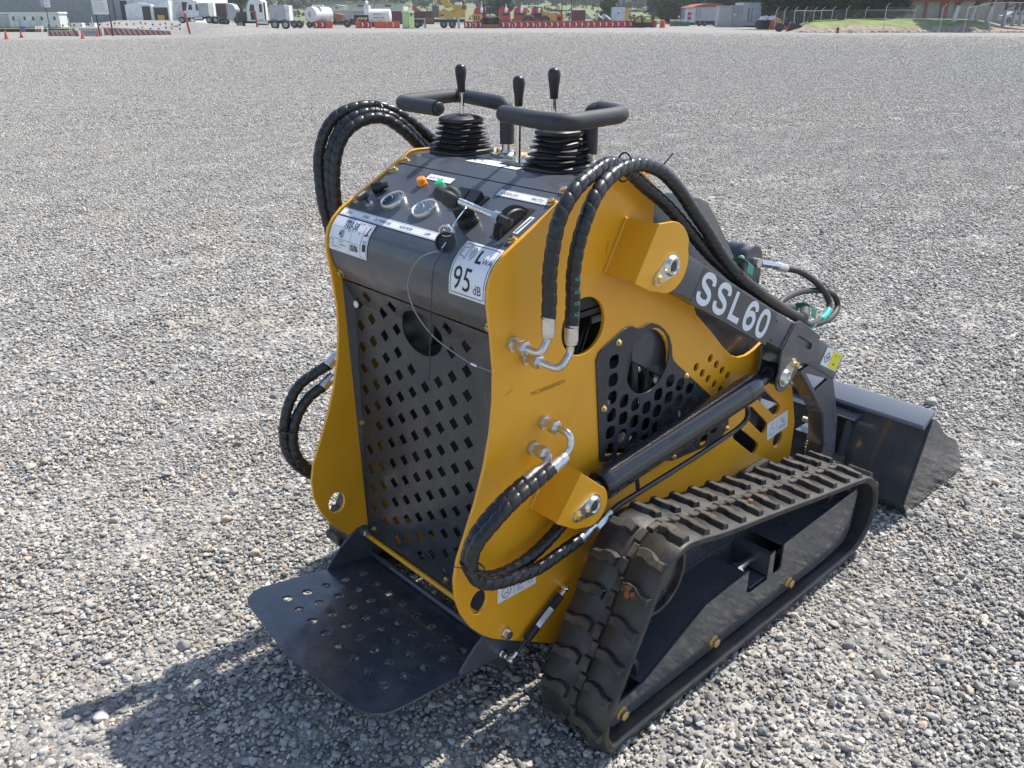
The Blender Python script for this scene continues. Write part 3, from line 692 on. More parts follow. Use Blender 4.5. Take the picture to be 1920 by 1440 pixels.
# lift arm
ARM = [(-.235, .985), (-.205, 1.010), (-.150, .975), (-.104, .946), (.346, .699), (.654, .530), (.615, .467), (.300, .640), (-.118, .864), (-.205, .900)]
X0, X1 = .283, .333
for s in (1, -1):
    bm = bmesh.new(); prism(bm, ARM[:], s * X0, s * X1); bevel(bm, .004, 2, 20)
    arm = obj('lift_arm', bm, 'grey', ML, smooth=30)
    # gusset cheeks that carry the cylinder rod (two plates)
    CH = [(.300, .636), (.352, .696), (.372, .697), (.485, .630), (.480, .560), (.405, .575), (.362, .530)] + arc((.330, .556), .036, math.radians(-30), math.radians(-215), 16)
    for k, xx in enumerate((X1 + .0035, X0 - .0005)):
        holes = [slot((.372, .650), (.440, .612), .0085)] if k == 0 else []
        bmc = sheet([CH] + holes, .006, lambda u, v, w: (s * (xx + w), u, v), .0008)
        g_ = obj('rod_cheek', bmc, 'grey' if k == 0 else 'greyd', ML, smooth=35)
        if k == 0: cheek = g_
    bm = bmesh.new(); welded(bm, (s * (X1 + .002), .299, .640), (s * (X1 + .002), .350, .697), .003); obj('weld_bead', bm, 'grey', cheek, smooth=True)
    bm = bmesh.new(); pc = (.325, .562)
    if s > 0: c2 = keeper(bm, pc, math.radians(38), X1 + .0068)
    else: c2 = pc; lathe(bm, (-X1 - .006, *pc), (-1, 0, 0), [(0, .02), (.005, .02)], 20)
    kp = obj('pin_keeper', bm, 'zinc', cheek, smooth=30)
    bm = bmesh.new(); bolt(bm, (s * (X1 + .011), *c2), (s, 0, 0), .0075, .012)
    obj('keeper_bolt', bm, 'gold', cheek)
    # front strut down to the quick attach plate (box: rear face + side faces)
    ST = [(.520, .560), (.600, .500), (.640, .420), (.680, .336), (.700, .22), (.655, .14), (.600, .14), (.625, .26), (.590, .372), (.520, .446), (.424, .546)]
    TRI = [(.455, .532), (.585, .478), (.520, .462)]
    bmc = sheet([ST, TRI], .010, lambda u, v, w: (s * (.326 + w), u, v), .0008); obj('lower_strut', bmc, 'grey', ML, smooth=30)
    bm = bmesh.new(); prism(bm, [(.424, .546), (.520, .446), (.590, .372), (.625, .26), (.600, .14), (.606, .14), (.632, .262), (.597, .376), (.526, .452), (.434, .548)], s * .283, s * .3205); obj('strut_web', bm, 'greyd', ML)
# SSL60 lettering on a clear film
ea = Vector((.450, -.247)).normalized(); na = Vector((-ea.y, ea.x))
def onarm(u, v, h=0): p = Vector((-.104, .946)) + ea * u + na * v; return (X1 + .0006 + h, p.x, p.y)
bm = bmesh.new(); quad2(bm, .062, -.083, .425, -.006, lambda u, v: onarm(u, v, 0)); obj('decal_film', bm, 'film', ML)
cu_scale = .078
bm = bmesh.new()
def letter(bm, ch, u0, wd, hgt, st, v0=-.074):
    g = lambda u, v: onarm(u0 + u * wd, v0 + v * hgt, .0005)
    def stroke(pts, w=st):
        # thick polyline with mitred offset
        n = len(pts); Lp = []; Rp = []
        P = [Vector((p[0] * wd, p[1] * hgt)) for p in pts]
        for i in range(n):
            a = P[max(i - 1, 0)]; c = P[min(i + 1, n - 1)]; d = (c - a).normalized(); nn = Vector((-d.y, d.x)) * w / 2
            Lp.append(P[i] + nn); Rp.append(P[i] - nn)
        V1 = [bm.verts.new(onarm(u0 + p.x, v0 + p.y, .0005 + .0004 * i / n)) for i, p in enumerate(Lp)]; V2 = [bm.verts.new(onarm(u0 + p.x, v0 + p.y, .0005 + .0004 * i / n)) for i, p in enumerate(Rp)]
        for i in range(n - 1): bm.faces.new((V1[i], V1[i + 1], V2[i + 1], V2[i]))
    if ch == 'S':
        pts = [(.93, .70), (.90, .84), (.75, .93), (.5, .95), (.25, .91), (.12, .80), (.12, .68), (.25, .58), (.5, .51), (.76, .43), (.89, .32), (.88, .18), (.74, .08), (.5, .05), (.25, .08), (.10, .18), (.07, .32)]
        stroke(catmull([Vector((a, b)) for a, b in pts], 3))
    if ch == 'L': stroke([(.14, 1.0), (.14, 0.0)]); stroke([(.14 + st / 2 / wd, .105), (.95, .105)])
    if ch == '0':
        pts = [(.5 + .40 * math.copysign(abs(math.cos(a)) ** .75, math.cos(a)), .5 + .44 * math.sin(a)) for a in [2 * PI * i / 32 for i in range(33)]]; stroke(pts)
    if ch == '6':
        stroke(catmull([Vector(p) for p in ((.88, .74), (.80, .88), (.62, .95), (.42, .94), (.22, .82), (.13, .62), (.12, .36), (.20, .16), (.38, .06), (.58, .06), (.78, .14), (.89, .30), (.86, .46), (.72, .57), (.52, .59), (.32, .54), (.17, .42))], 3))
for ch, u0 in (('S', .072), ('S', .143), ('L', .216), ('6', .283), ('0', .349)): letter(bm, ch, u0, .052, .064, .0135)
obj('model_lettering', bm, 'letter', ML)
bm = bmesh.new(); quad2(bm, 0, 0, 1, 1, lambda u, v: (X1 + .0008, .549 + (.645 - .549) * u + (.519 - .549) * (1 - v), .582 + (.534 - .582) * u + (.540 - .582) * (1 - v)), 0)
def on4(u, v): return (X1 + .0013, .549 + .096 * u - .030 * (1 - v), .582 - .048 * u - .042 * (1 - v))
quad2(bm, .45, .05, .96, .95, on4, 1); line2(bm, [(.05, .45), (.22, .75), (.40, .48), (.22, .2), (.05, .45)], .03, on4, 2)
line2(bm, [(.15, .45), (.28, .55), (.24, .38)], .05, on4, 2); line2(bm, [(.66, .25), (.74, .32)], .07, on4, 2); line2(bm, [(.62, .72), (.66, .78)], .07, on4, 2); line2(bm, [(.84, .78), (.88, .82)], .05, on4, 2)
obj('pinch_sticker', bm, ['white', 'yelink', 'ink'], ML)
bm = bmesh.new()
for u, v in ((.435, -.020), (.443, -.066)): bm = bmesh.new(); lathe(bm, Vector(onarm(u, v, 0)), (1, 0, 0), [(0, .0032), (.0002, .0032)], 12); obj('arm_hole', bm, 'dark', ML)
# cross tube between the arms with tilt cylinder lugs
bm = bmesh.new(); cyl(bm, (-.283, .50, .605), (.283, .50, .605), .032, seg=28); xt = obj('cross_tube', bm, 'grey', ML, smooth=40)
for x in (.0, .102):
    ear = [(.42, .58), (.505, .58), (.555, .60)] + arc((.515, .772), .044, math.radians(-20), math.radians(200), 14)
    bmc = sheet([ear, circ((.515, .772), .005, n=8)], .008, lambda u, v, w: (x + w, u, v), .0008); obj('cylinder_lug', bmc, 'grey', xt, smooth=35)
bm = bmesh.new(); cyl(bm, (-.03, .515, .772), (.125, .515, .772), .0125, seg=18); kk = obj('lug_pin', bm, 'zinc', xt, smooth=40)
bm = bmesh.new(); lathe(bm, (.006, .515, .772), (1, 0, 0), [(0, .032), (.018, .034), (.026, .044), (.058, .044), (.066, .034), (.090, .032)], 28); tc_ = obj('tilt_cylinder_eye', bm, 'black', xt, smooth=45)
bm = bmesh.new(); cyl(bm, (.04, .525, .745), (.04, .70, .33), .026, seg=22); cyl(bm, (.04, .68, .38), (.04, .74, .26), .013, seg=16); obj('tilt_cylinder', bm, 'black', ML, smooth=40)

# ================================================================ LIFT CYLINDERS
for s in (1, -1):
    A = Vector((s * .309, -.380, .488)); B = Vector((s * .309, .325, .562)); d = (B - A).normalized(); bm = bmesh.new()
    lathe(bm, A + d * .055, d, [(0, .018), (.002, .030), (.010, .0335), (.030, .0335), (.031, .0325), (.515, .0325), (.516, .0335), (.560, .0335), (.568, .031), (.570, .020)], 36)
    cyl(bm, A + Vector((-s * .016, 0, 0)), A + Vector((s * .016, 0, 0)), .026, seg=26); cyl(bm, A, A + d * .06, .020, seg=20)
    cy_ = obj('lift_cylinder', bm, 'black', ML, smooth=35)
    bm = bmesh.new(); cyl(bm, A + d * .6, B, .0155, seg=22); cyl(bm, B + Vector((-s * .017, 0, 0)), B + Vector((s * .017, 0, 0)), .027, seg=26); obj('rod', bm, 'black', cy_, smooth=35)
    P = fillet([(s * .325, -.318, .424), (s * .325, -.28, .436), (s * .325, -.01, .452), (s * .325, .165, .468), (s * .325, .205, .482), (s * .325, .195, .520), (s * .318, .150, .545)], .022, 6)
    bm = bmesh.new(); sweep(bm, P, .0062, 12); sweep(bm, [Vector((s * .320, -.205, .443)), Vector((s * .314, -.207, .485))], .005, 8); obj('oil_pipe', bm, 'black', cy_, smooth=50)
    bm = bmesh.new(); cyl(bm, (s * .325, -.345, .413), (s * .325, -.316, .425), .0115, seg=6); cyl(bm, (s * .325, -.318, .424), (s * .325, -.300, .431), .0085, seg=14); obj('pipe_nut', bm, 'zinc', cy_)

# ================================================================ HOSES
H = {
 'RA': [(.335, -.506, .908), (.335, -.504, .943), (.335, -.505, .980), (.338, -.502, 1.026), (.340, -.493, 1.069), (.340, -.476, 1.098), (.335, -.443, 1.122), (.325, -.399, 1.136), (.310, -.339, 1.146), (.300, -.280, 1.132), (.295, -.220, 1.094), (.295, -.142, 1.045), (.300, -.072, .987), (.300, .012, .920), (.305, .085, .868), (.305, .169, .812)],
 'RB': [(.340, -.452, .881), (.340, -.451, .932), (.340, -.452, .971), (.345, -.450, 1.018), (.350, -.440, 1.063), (.345, -.410, 1.103), (.335, -.366, 1.127), (.325, -.313, 1.139), (.315, -.252, 1.137), (.310, -.186, 1.116), (.310, -.128, 1.076), (.315, -.081, 1.028), (.320, -.025, .972), (.320, .039, .910), (.318, .119, .850), (.318, .210, .795)],
 'LA': [(-.330, -.501, .838), (-.350, -.509, .946), (-.360, -.514, 1.005), (-.370, -.511, 1.055), (-.375, -.505, 1.100), (-.370, -.491, 1.147), (-.365, -.463, 1.181), (-.355, -.422, 1.198), (-.345, -.375, 1.201), (-.330, -.337, 1.190), (-.320, -.294, 1.163), (-.315, -.254, 1.132), (-.310, -.212, 1.095), (-.305, -.153, 1.027)],
 'LB': [(-.330, -.487, .835), (-.340, -.496, .945), (-.345, -.501, 1.005), (-.350, -.499, 1.056), (-.352, -.489, 1.106), (-.350, -.470, 1.147), (-.345, -.440, 1.176), (-.335, -.397, 1.188), (-.325, -.355, 1.182), (-.315, -.317, 1.157), (-.310, -.281, 1.123), (-.305, -.245, 1.085), (-.300, -.191, 1.020)],
 'LC': [(-.322, -.485, .836), (-.325, -.497, .948), (-.330, -.498, 1.018), (-.332, -.494, 1.075), (-.330, -.480, 1.125), (-.325, -.454, 1.159), (-.320, -.415, 1.176), (-.310, -.376, 1.177), (-.305, -.338, 1.156), (-.300, -.304, 1.126), (-.300, -.267, 1.090), (-.300, -.223, 1.036)],
 'L1': [(-.320, -.561, .642), (-.340, -.586, .623), (-.350, -.622, .601), (-.355, -.650, .563), (-.355, -.668, .514), (-.350, -.675, .463), (-.340, -.665, .421), (-.330, -.632, .380), (-.320, -.583, .347), (-.31, -.5, .33)],
 'L2': [(-.320, -.580, .594), (-.335, -.609, .571), (-.340, -.638, .537), (-.340, -.657, .493), (-.335, -.661, .450), (-.330, -.646, .411), (-.320, -.610, .373), (-.31, -.55, .35)],
 'R1': [(.340, -.494, .613), (.340, -.543, .598), (.340, -.596, .580), (.335, -.640, .551), (.330, -.671, .523), (.325, -.681, .489), (.322, -.672, .449), (.322, -.640, .418), (.325, -.582, .402), (.325, -.510, .392), (.325, -.435, .400), (.325, -.395, .405)],
 'R2': [(.312, -.536, .590), (.312, -.586, .573), (.310, -.631, .547), (.308, -.660, .519), (.306, -.674, .481), (.304, -.661, .442), (.300, -.620, .411), (.298, -.571, .398), (.296, -.512, .399), (.294, -.450, .417), (.290, -.400, .437), (.288, -.36, .45)]}
def wrap(r, pitch=.0235, ph=0.0):
    def f(s, a):
        k = ((s / pitch + a / (2 * PI) + ph + .05 * math.sin(s * 31 + ph * 9)) % 1.0)
        k = (k + .5) % 1.0
        return r * (.955 + .085 * max(math.sin(PI * k), 0) ** .7 + .02 * (k - .5) - .10 * math.exp(-(min(k, 1 - k) / .05) ** 2))
    return f
def hose(key, r=.0128, pitch=.0235, name='hydraulic_hose'):
    P = resample(catmull(H[key], 12), .0011); bm = bmesh.new(); sweep(bm, P, wrap(r, pitch, rnd.random()), 16)
    return obj(name, bm, 'hose', ML, smooth=62)
for k in H: hose(k, .0128 if k[0] == 'R' else .0122)
def ferrule(p, d, parent, L_=.040, r=.0118):
    bm = bmesh.new(); d = Vector(d).normalized(); lathe(bm, p, d, [(0, r * 1.0), (.001, r * 1.06), (L_ * .78, r * 1.06), (L_ * .8, r * .98), (L_ * .93, r * .95), (L_, r * .7)], 24)
    for i in range(10):
        pass
    return obj('ferrule', bm, 'zinc', parent, smooth=35)
def fitting(p0, elbow, hose_start, hd, parent=None):
    """bulkhead nut at plate, elbow tube and ferrule up to the hose"""
    bm = bmesh.new(); p0 = Vector(p0); s = 1 if p0.x > 0 else -1
    lathe(bm, p0, (s, 0, 0), [(0, .0150), (.009, .0150)], 6); cyl(bm, p0, p0 + Vector((s * .022, 0, 0)), .0102, seg=20)
    lathe(bm, p0 + Vector((s * .020, 0, 0)), (s, 0, 0), [(0, .0135), (.002, .0142), (.018, .0142), (.020, .0125), (.024, .0100)], 6)
    E_ = fillet([p0 + Vector((s * .040, 0, 0))] + elbow, .02, 7); sweep(bm, E_, .0072, 14)
    o = obj('hose_fitting', bm, 'zinc', ML, smooth=35)
    ferrule(Vector(hose_start) + Vector(hd).normalized() * .002, -Vector(hd), o)
fitting((.2602, -.523, .846), [(.335, -.523, .846), (.335, -.508, .868), (.335, -.506, .875)], (.335, -.506, .910), (0, 0.02, 1))
fitting((.2602, -.489, .812), [(.340, -.480, .806), (.340, -.455, .832), (.340, -.453, .845)], (.340, -.452, .884), (0, 0, 1))
fitting((.2602, -.440, .664), [(.332, -.440, .664), (.337, -.440, .640), (.339, -.462, .624)], (.340, -.492, .6135), (0, -.95, -.31))
fitting((.2602, -.470, .618), [(.308, -.470, .618), (.312, -.478, .608), (.312, -.500, .602)], (.312, -.534, .591), (0, -.95, -.31))
fitting((-.2602, -.51, .80), [(-.32, -.51, .80), (-.33, -.501, .81)], (-.330, -.501, .838), (0, 0, 1))
fitting((-.2602, -.530, .672), [(-.305, -.530, .672), (-.312, -.545, .655)], (-.320, -.561, .642), (0, -.7, -.5))
fitting((-.2602, -.545, .622), [(-.305, -.548, .622), (-.312, -.560, .606)], (-.320, -.580, .594), (0, -.7, -.5))
bm = bmesh.new(); lathe(bm, (.325, -.395, .405), (0, .9, .22), [(0, .0118), (.03, .0118), (.036, .008), (.05, .008)], 20); obj('ferrule', bm, 'zinc', ML, smooth=35)
# steel hose run along the arm and the auxiliary loop
bm = bmesh.new()
P = catmull([(.318, .205, .798), (.315, .26, .768), (.312, .33, .730), (.31, .40, .695), (.30, .46, .675), (.27, .52, .68)], 8); sweep(bm, P, .0125, 14)
obj('arm_hose', bm, 'barehose', ML, smooth=True); bm = bmesh.new()
P = catmull([(.300, .165, .814), (.296, .25, .772), (.292, .33, .732), (.285, .42, .705)], 8); sweep(bm, P, .0125, 14)
obj('arm_hose', bm, 'barehose', ML, smooth=True)
bm = bmesh.new()
cyl(bm, (.112, .54, .765), (.130, .60, .750), .0105, seg=6)
A_ = catmull([(.125, .59, .752), (.135, .640, .736), (.155, .683, .722), (.18, .726, .692), (.2, .764, .652), (.213, .770, .622), (.225, .738, .602), (.24, .651, .602), (.262, .56, .624), (.285, .47, .672)], 8)
lp = obj('auxiliary_hose_fitting', bm, 'zinc', ML)
bm = bmesh.new(); sweep(bm, A_[6:], .0088, 14); sweep(bm, catmull([(.285, .45, .680), (.26, .525, .625), (.245, .642, .600), (.225, .765, .583), (.21, .830, .597), (.2, .827, .628), (.19, .789, .650), (.18, .728, .664), (.18, .638, .676), (.19, .545, .677), (.20, .50, .66)], 8), .0088, 14)
ah = obj('auxiliary_hose', bm, 'barehose', ML, smooth=True)
bm = bmesh.new(); d = (Vector(A_[10]) - Vector(A_[0])).normalized(); lathe(bm, A_[0], d, [(0, .0105), (.012, .0105), (.014, .012), (.05, .012), (.052, .010)], 20); obj('ferrule', bm, 'zinc', ah, smooth=35)
bm = bmesh.new(); sweep(bm, A_[44:54], .0092, 14); sweep(bm, catmull([(.262, .522, .626), (.254, .58, .612), (.248, .62, .604)], 5), .0092, 14); obj('printed_band', bm, 'teal', ah, smooth=True)
bm = bmesh.new()
cxx = Vector((.193, .757, .658)); sweep(bm, [cxx + Vector((.012 * math.cos(a), .015 * math.cos(a), .021 * math.sin(a))) for a in [2 * PI * i / 18 for i in range(19)]], .0013, 6)
sweep(bm, [cxx + Vector((.01, .012, .012)), cxx + Vector((.03, .03, .028))], .0009, 5)
obj('cable_tie', bm, 'black', ah)
# hose clamps on the arm (green strap and bolt)
for c in ((.309, .115, .868), (.300, .452, .688)):
    bm = bmesh.new(); pts = []
    R_ = (Vector((0, .876, -.482)), Vector((0, .482, .876)))
    sec = [(-.028, -.006), (-.020, .016), (-.006, .0225), (.010, .0225), (.026, .016), (.030, -.004)]
    for (a, b), (a2, b2) in zip(sec, sec[1:]):
        q = [Vector(c) + Vector((a, 0, 0)) + R_[1] * b, Vector(c) + Vector((a2, 0, 0)) + R_[1] * b2]
        vs = [q[0] - R_[0] * .014, q[1] - R_[0] * .014, q[1] + R_[0] * .014, q[0] + R_[0] * .014]; vs2 = [v + R_[1] * .003 for v in vs]
        V = [bm.verts.new(v) for v in vs]; V2 = [bm.verts.new(v) for v in vs2]; bm.faces.new(V[::-1]); bm.faces.new(V2)
        for i in range(4): bm.faces.new((V[i], V[(i + 1) % 4], V2[(i + 1) % 4], V2[i]))
    cl = obj('hose_clamp', bm, 'clampg', ML)
    bm = bmesh.new(); bolt(bm, Vector(c) + R_[1] * .024 + Vector((-.004, 0, 0)), R_[1], .0075, .008); obj('clamp_bolt', bm, 'zinc', cl)
# cable ties on the hose bundles
def tie(c, ax, r1, r2, tails, name='cable_tie'):
    bm = bmesh.new(); x, y, z = frame_z(ax); c = Vector(c)
    sweep(bm, [c + x * r1 * math.cos(a) + y * r2 * math.sin(a) for a in [2 * PI * i / 22 for i in range(23)]], .0017, 6)
    box(bm, tuple(c + x * r1 - Vector((.003, .003, .003))), tuple(c + x * r1 + Vector((.003, .003, .003))))
    for t in tails: sweep(bm, [c + x * r1, c + x * r1 + Vector(t)], .0010, 5)
    obj(name, bm, 'black', ML)
tie((.314, -.300, 1.137), (-.1, 1, -.1), .0165, .025, [(.005, .035, .012)]); tie((-.333, -.378, 1.189), (0, 1, -.1), .030, .022, [(.0, -.03, .012)])
tie((.317, -.672, .470), (0, .2, 1), .018, .027, [(-.03, -.02, .0)]); tie((-.347, -.669, .505), (0, 0, 1), .016, .026, [(0, -.02, -.01)])
bm = bmesh.new(); sweep(bm, [Vector((.312, -.188, 1.125)), Vector((.318, -.165, 1.148))], .0014, 6); obj('cable_tie', bm, 'black', ML)
# teal print marks on the right hose
bm = bmesh.new()
for z in (.905, .925, .945, .968): text_bm(bm, 'R02', .009, lambda u, v: (.3545, -.462 + u, z + v), 0)
obj('hose_print', bm, 'teal', ML)

# ================================================================ PLATFORM
def pz(y): return .149 - .153 * (y + .594)
rc = .06
pl = [(-.245, -.535)] + [(-.250, -.66)] + arc((-.195, -.815), .063, PI, PI * 1.5, 8) + [(0, -.897)] + arc((.195, -.815), .063, PI * 1.5, PI * 2, 8) + [(.250, -.66), (.245, -.535)]
hs = []
for r in range(5):
    for c in range(9):
        x = -.185 + .053 * c; y = -.795 + .0495 * r
        if c < 8: hs.append(circ((x, y), .0105, n=18))
hs = [h for h in hs]
bmc = sheet([pl] + hs, .005, lambda u, v, w: (u, v, pz(v) + w), .0008)
M['plat'] = grime(mat('platform_paint', (0.044, 0.051, 0.063), 0.24, coat=0.35), (0.15, 0.145, 0.135), 11, 0.50, 0.80, 0.55, detail=9, rough=(0.16, 0.46), bump=0.12, bscale=20)
pf = obj('operator_platform', bmc, 'plat', ML, smooth=28)
GS = [(-.512, .205), (-.524, .226), (-.544, .236), (-.566, .234), (-.612, .206), (-.640, .180), (-.654, .165), (-.654, pz(-.654) + .001), (-.53, pz(-.53) + .0), (-.468, .132), (-.452, .150), (-.462, .178)]
for s in (1, -1):
    bmc = sheet([GS], .006, lambda u, v, w: (s * (.2485 if s < 0 else .2455) + w, u, v), .0008); g_ = obj('hinge_ear', bmc, 'grey', pf, smooth=30)
    bm = bmesh.new(); lathe(bm, (s * .2605 if s > 0 else -.245, -.540, .212), (1, 0, 0), [(0, .0125), (.003, .0125), (.0035, .0110)], 20); cyl(bm, (s * .2605 if s > 0 else -.245, -.540, .212), (s * .2605 + .013 if s > 0 else -.232, -.540, .212), .0105, seg=6)
    obj('hinge_bolt', bm, 'zinc', g_)
bm = bmesh.new(); box(bm, (-.246, -.535, .095), (.246, -.525, .140)); cyl(bm, (-.246, -.53, .150), (.246, -.53, .150), .008, seg=14); obj('hinge_tube', bm, 'greyd', pf)
# scratches on the platform
bm = bmesh.new(); rs = random.Random(3)
for i in range(46):
    x = rs.uniform(-.2, .2); y = rs.uniform(-.86, -.62); a = rs.uniform(-.6, .9); l_ = rs.uniform(.01, .06)
    pts = [(x + l_ * t * math.cos(a + .4 * t), y + l_ * t * math.sin(a + .4 * t)) for t in (0, .33, .66, 1)]
    line2(bm, pts, .0005, lambda u, v: (u, v, pz(v) + .0028))
obj('scratch', bm, mat('scratches', (.20, .21, .22), .5), pf)
# gas strut
def gas(s):
    a = Vector((s * .276, -.378, .250)); b = Vector((s * .276, -.540, .150)); d = (b - a).normalized()
    bm = bmesh.new(); lathe(bm, a + d * .018, d, [(0, .004), (.001, .0100), (.118, .0100), (.120, .007)], 22); g_ = obj('gas_strut', bm, 'blackplastic', ML, smooth=35)
    bm = bmesh.new(); cyl(bm, a + d * .13, b - d * .008, .0048, seg=14); obj('strut_rod', bm, 'black', g_, smooth=35)
    bm = bmesh.new()
    for p, q in ((a, a + d * .02), (b, b - d * .02)):
        cyl(bm, p, q, .0052, seg=12); lathe(bm, p + Vector((-s * .008, 0, 0)), (s, 0, 0), [(0, .007), (.010, .0075), (.014, .006), (.016, .002)], 14); cyl(bm, p, p + Vector((-s * .03 if p is b else -s * .016, 0, 0)), .0042, seg=12)
    bolt(bm, b + Vector((-s * .0255, 0, 0)), (s, 0, 0), .008, .012); obj('ball_joint', bm, 'chrome', g_, smooth=40)
    if s > 0:
        x, y, z = frame_z(d); e1 = d; nrm = Vector((.80, -.30, .52)); nrm = (nrm - e1 * nrm.dot(e1)).normalized(); e2 = e1.cross(nrm); bm = bmesh.new(); c = a + d * .078
        def fx(u, v, h=.0002):
            t = v / .0100; return c + e1 * u + nrm * (.0100 + h) * math.cos(t) + e2 * (.0100 + h) * math.sin(t)
        quad2(bm, -.024, -.0065, .024, .0065, lambda u, v: fx(u, v), 0, 1, 6)
        for k in range(4): line2(bm, [(-.020, -.0042 + k * .0028), (.018 - .006 * (k % 2), -.0042 + k * .0028)], .0008, lambda u, v: fx(u, v, .0004), 1)
        obj('strut_sticker', bm, ['white', 'ink'], g_)
gas(1); gas(-1)

# ================================================================ TRACKS
TP = [(-.470, .021), (-.492, .050), (-.497, .085), (-.488, .122), (-.466, .162), (-.432, .228), (-.399, .288), (-.372, .340), (-.345, .382), (-.315, .410), (-.280, .424), (-.240, .420), (-.128, .392), (.051, .358), (.231, .322), (.400, .289),
      (.500, .270), (.552, .255), (.595, .226), (.622, .186), (.631, .142), (.620, .095), (.592, .055), (.552, .031), (.500, .021), (.3, .020), (.0, .020), (-.25, .020), (-.42, .020)]
tp = resample(catmull([Vector((0, a, b)) for a, b in TP], 10, True) + [Vector((0, *TP[0]))], .006)
if (tp[-1] - tp[0]).length < .004: tp.pop()
NT_ = len(tp); cumT = [0.0]
for i in range(NT_): cumT.append(cumT[-1] + (tp[(i + 1) % NT_] - tp[i]).length)
PERI = cumT[-1]; nl = round(PERI / .072); PITCHT = PERI / nl
import bisect
def tframe(s):
    s %= PERI; i = min(max(bisect.bisect_right(cumT, s) - 1, 0), NT_ - 1); k = (s - cumT[i]) / (cumT[i + 1] - cumT[i]); a = tp[i]; b = tp[(i + 1) % NT_]
    p = a.lerp(b, k); t0 = (tp[(i + 1) % NT_] - tp[i - 1]).normalized(); t1 = (tp[(i + 2) % NT_] - tp[i]).normalized(); t = t0.lerp(t1, k).normalized()
    return p, t, Vector((0, -t.z, t.y))
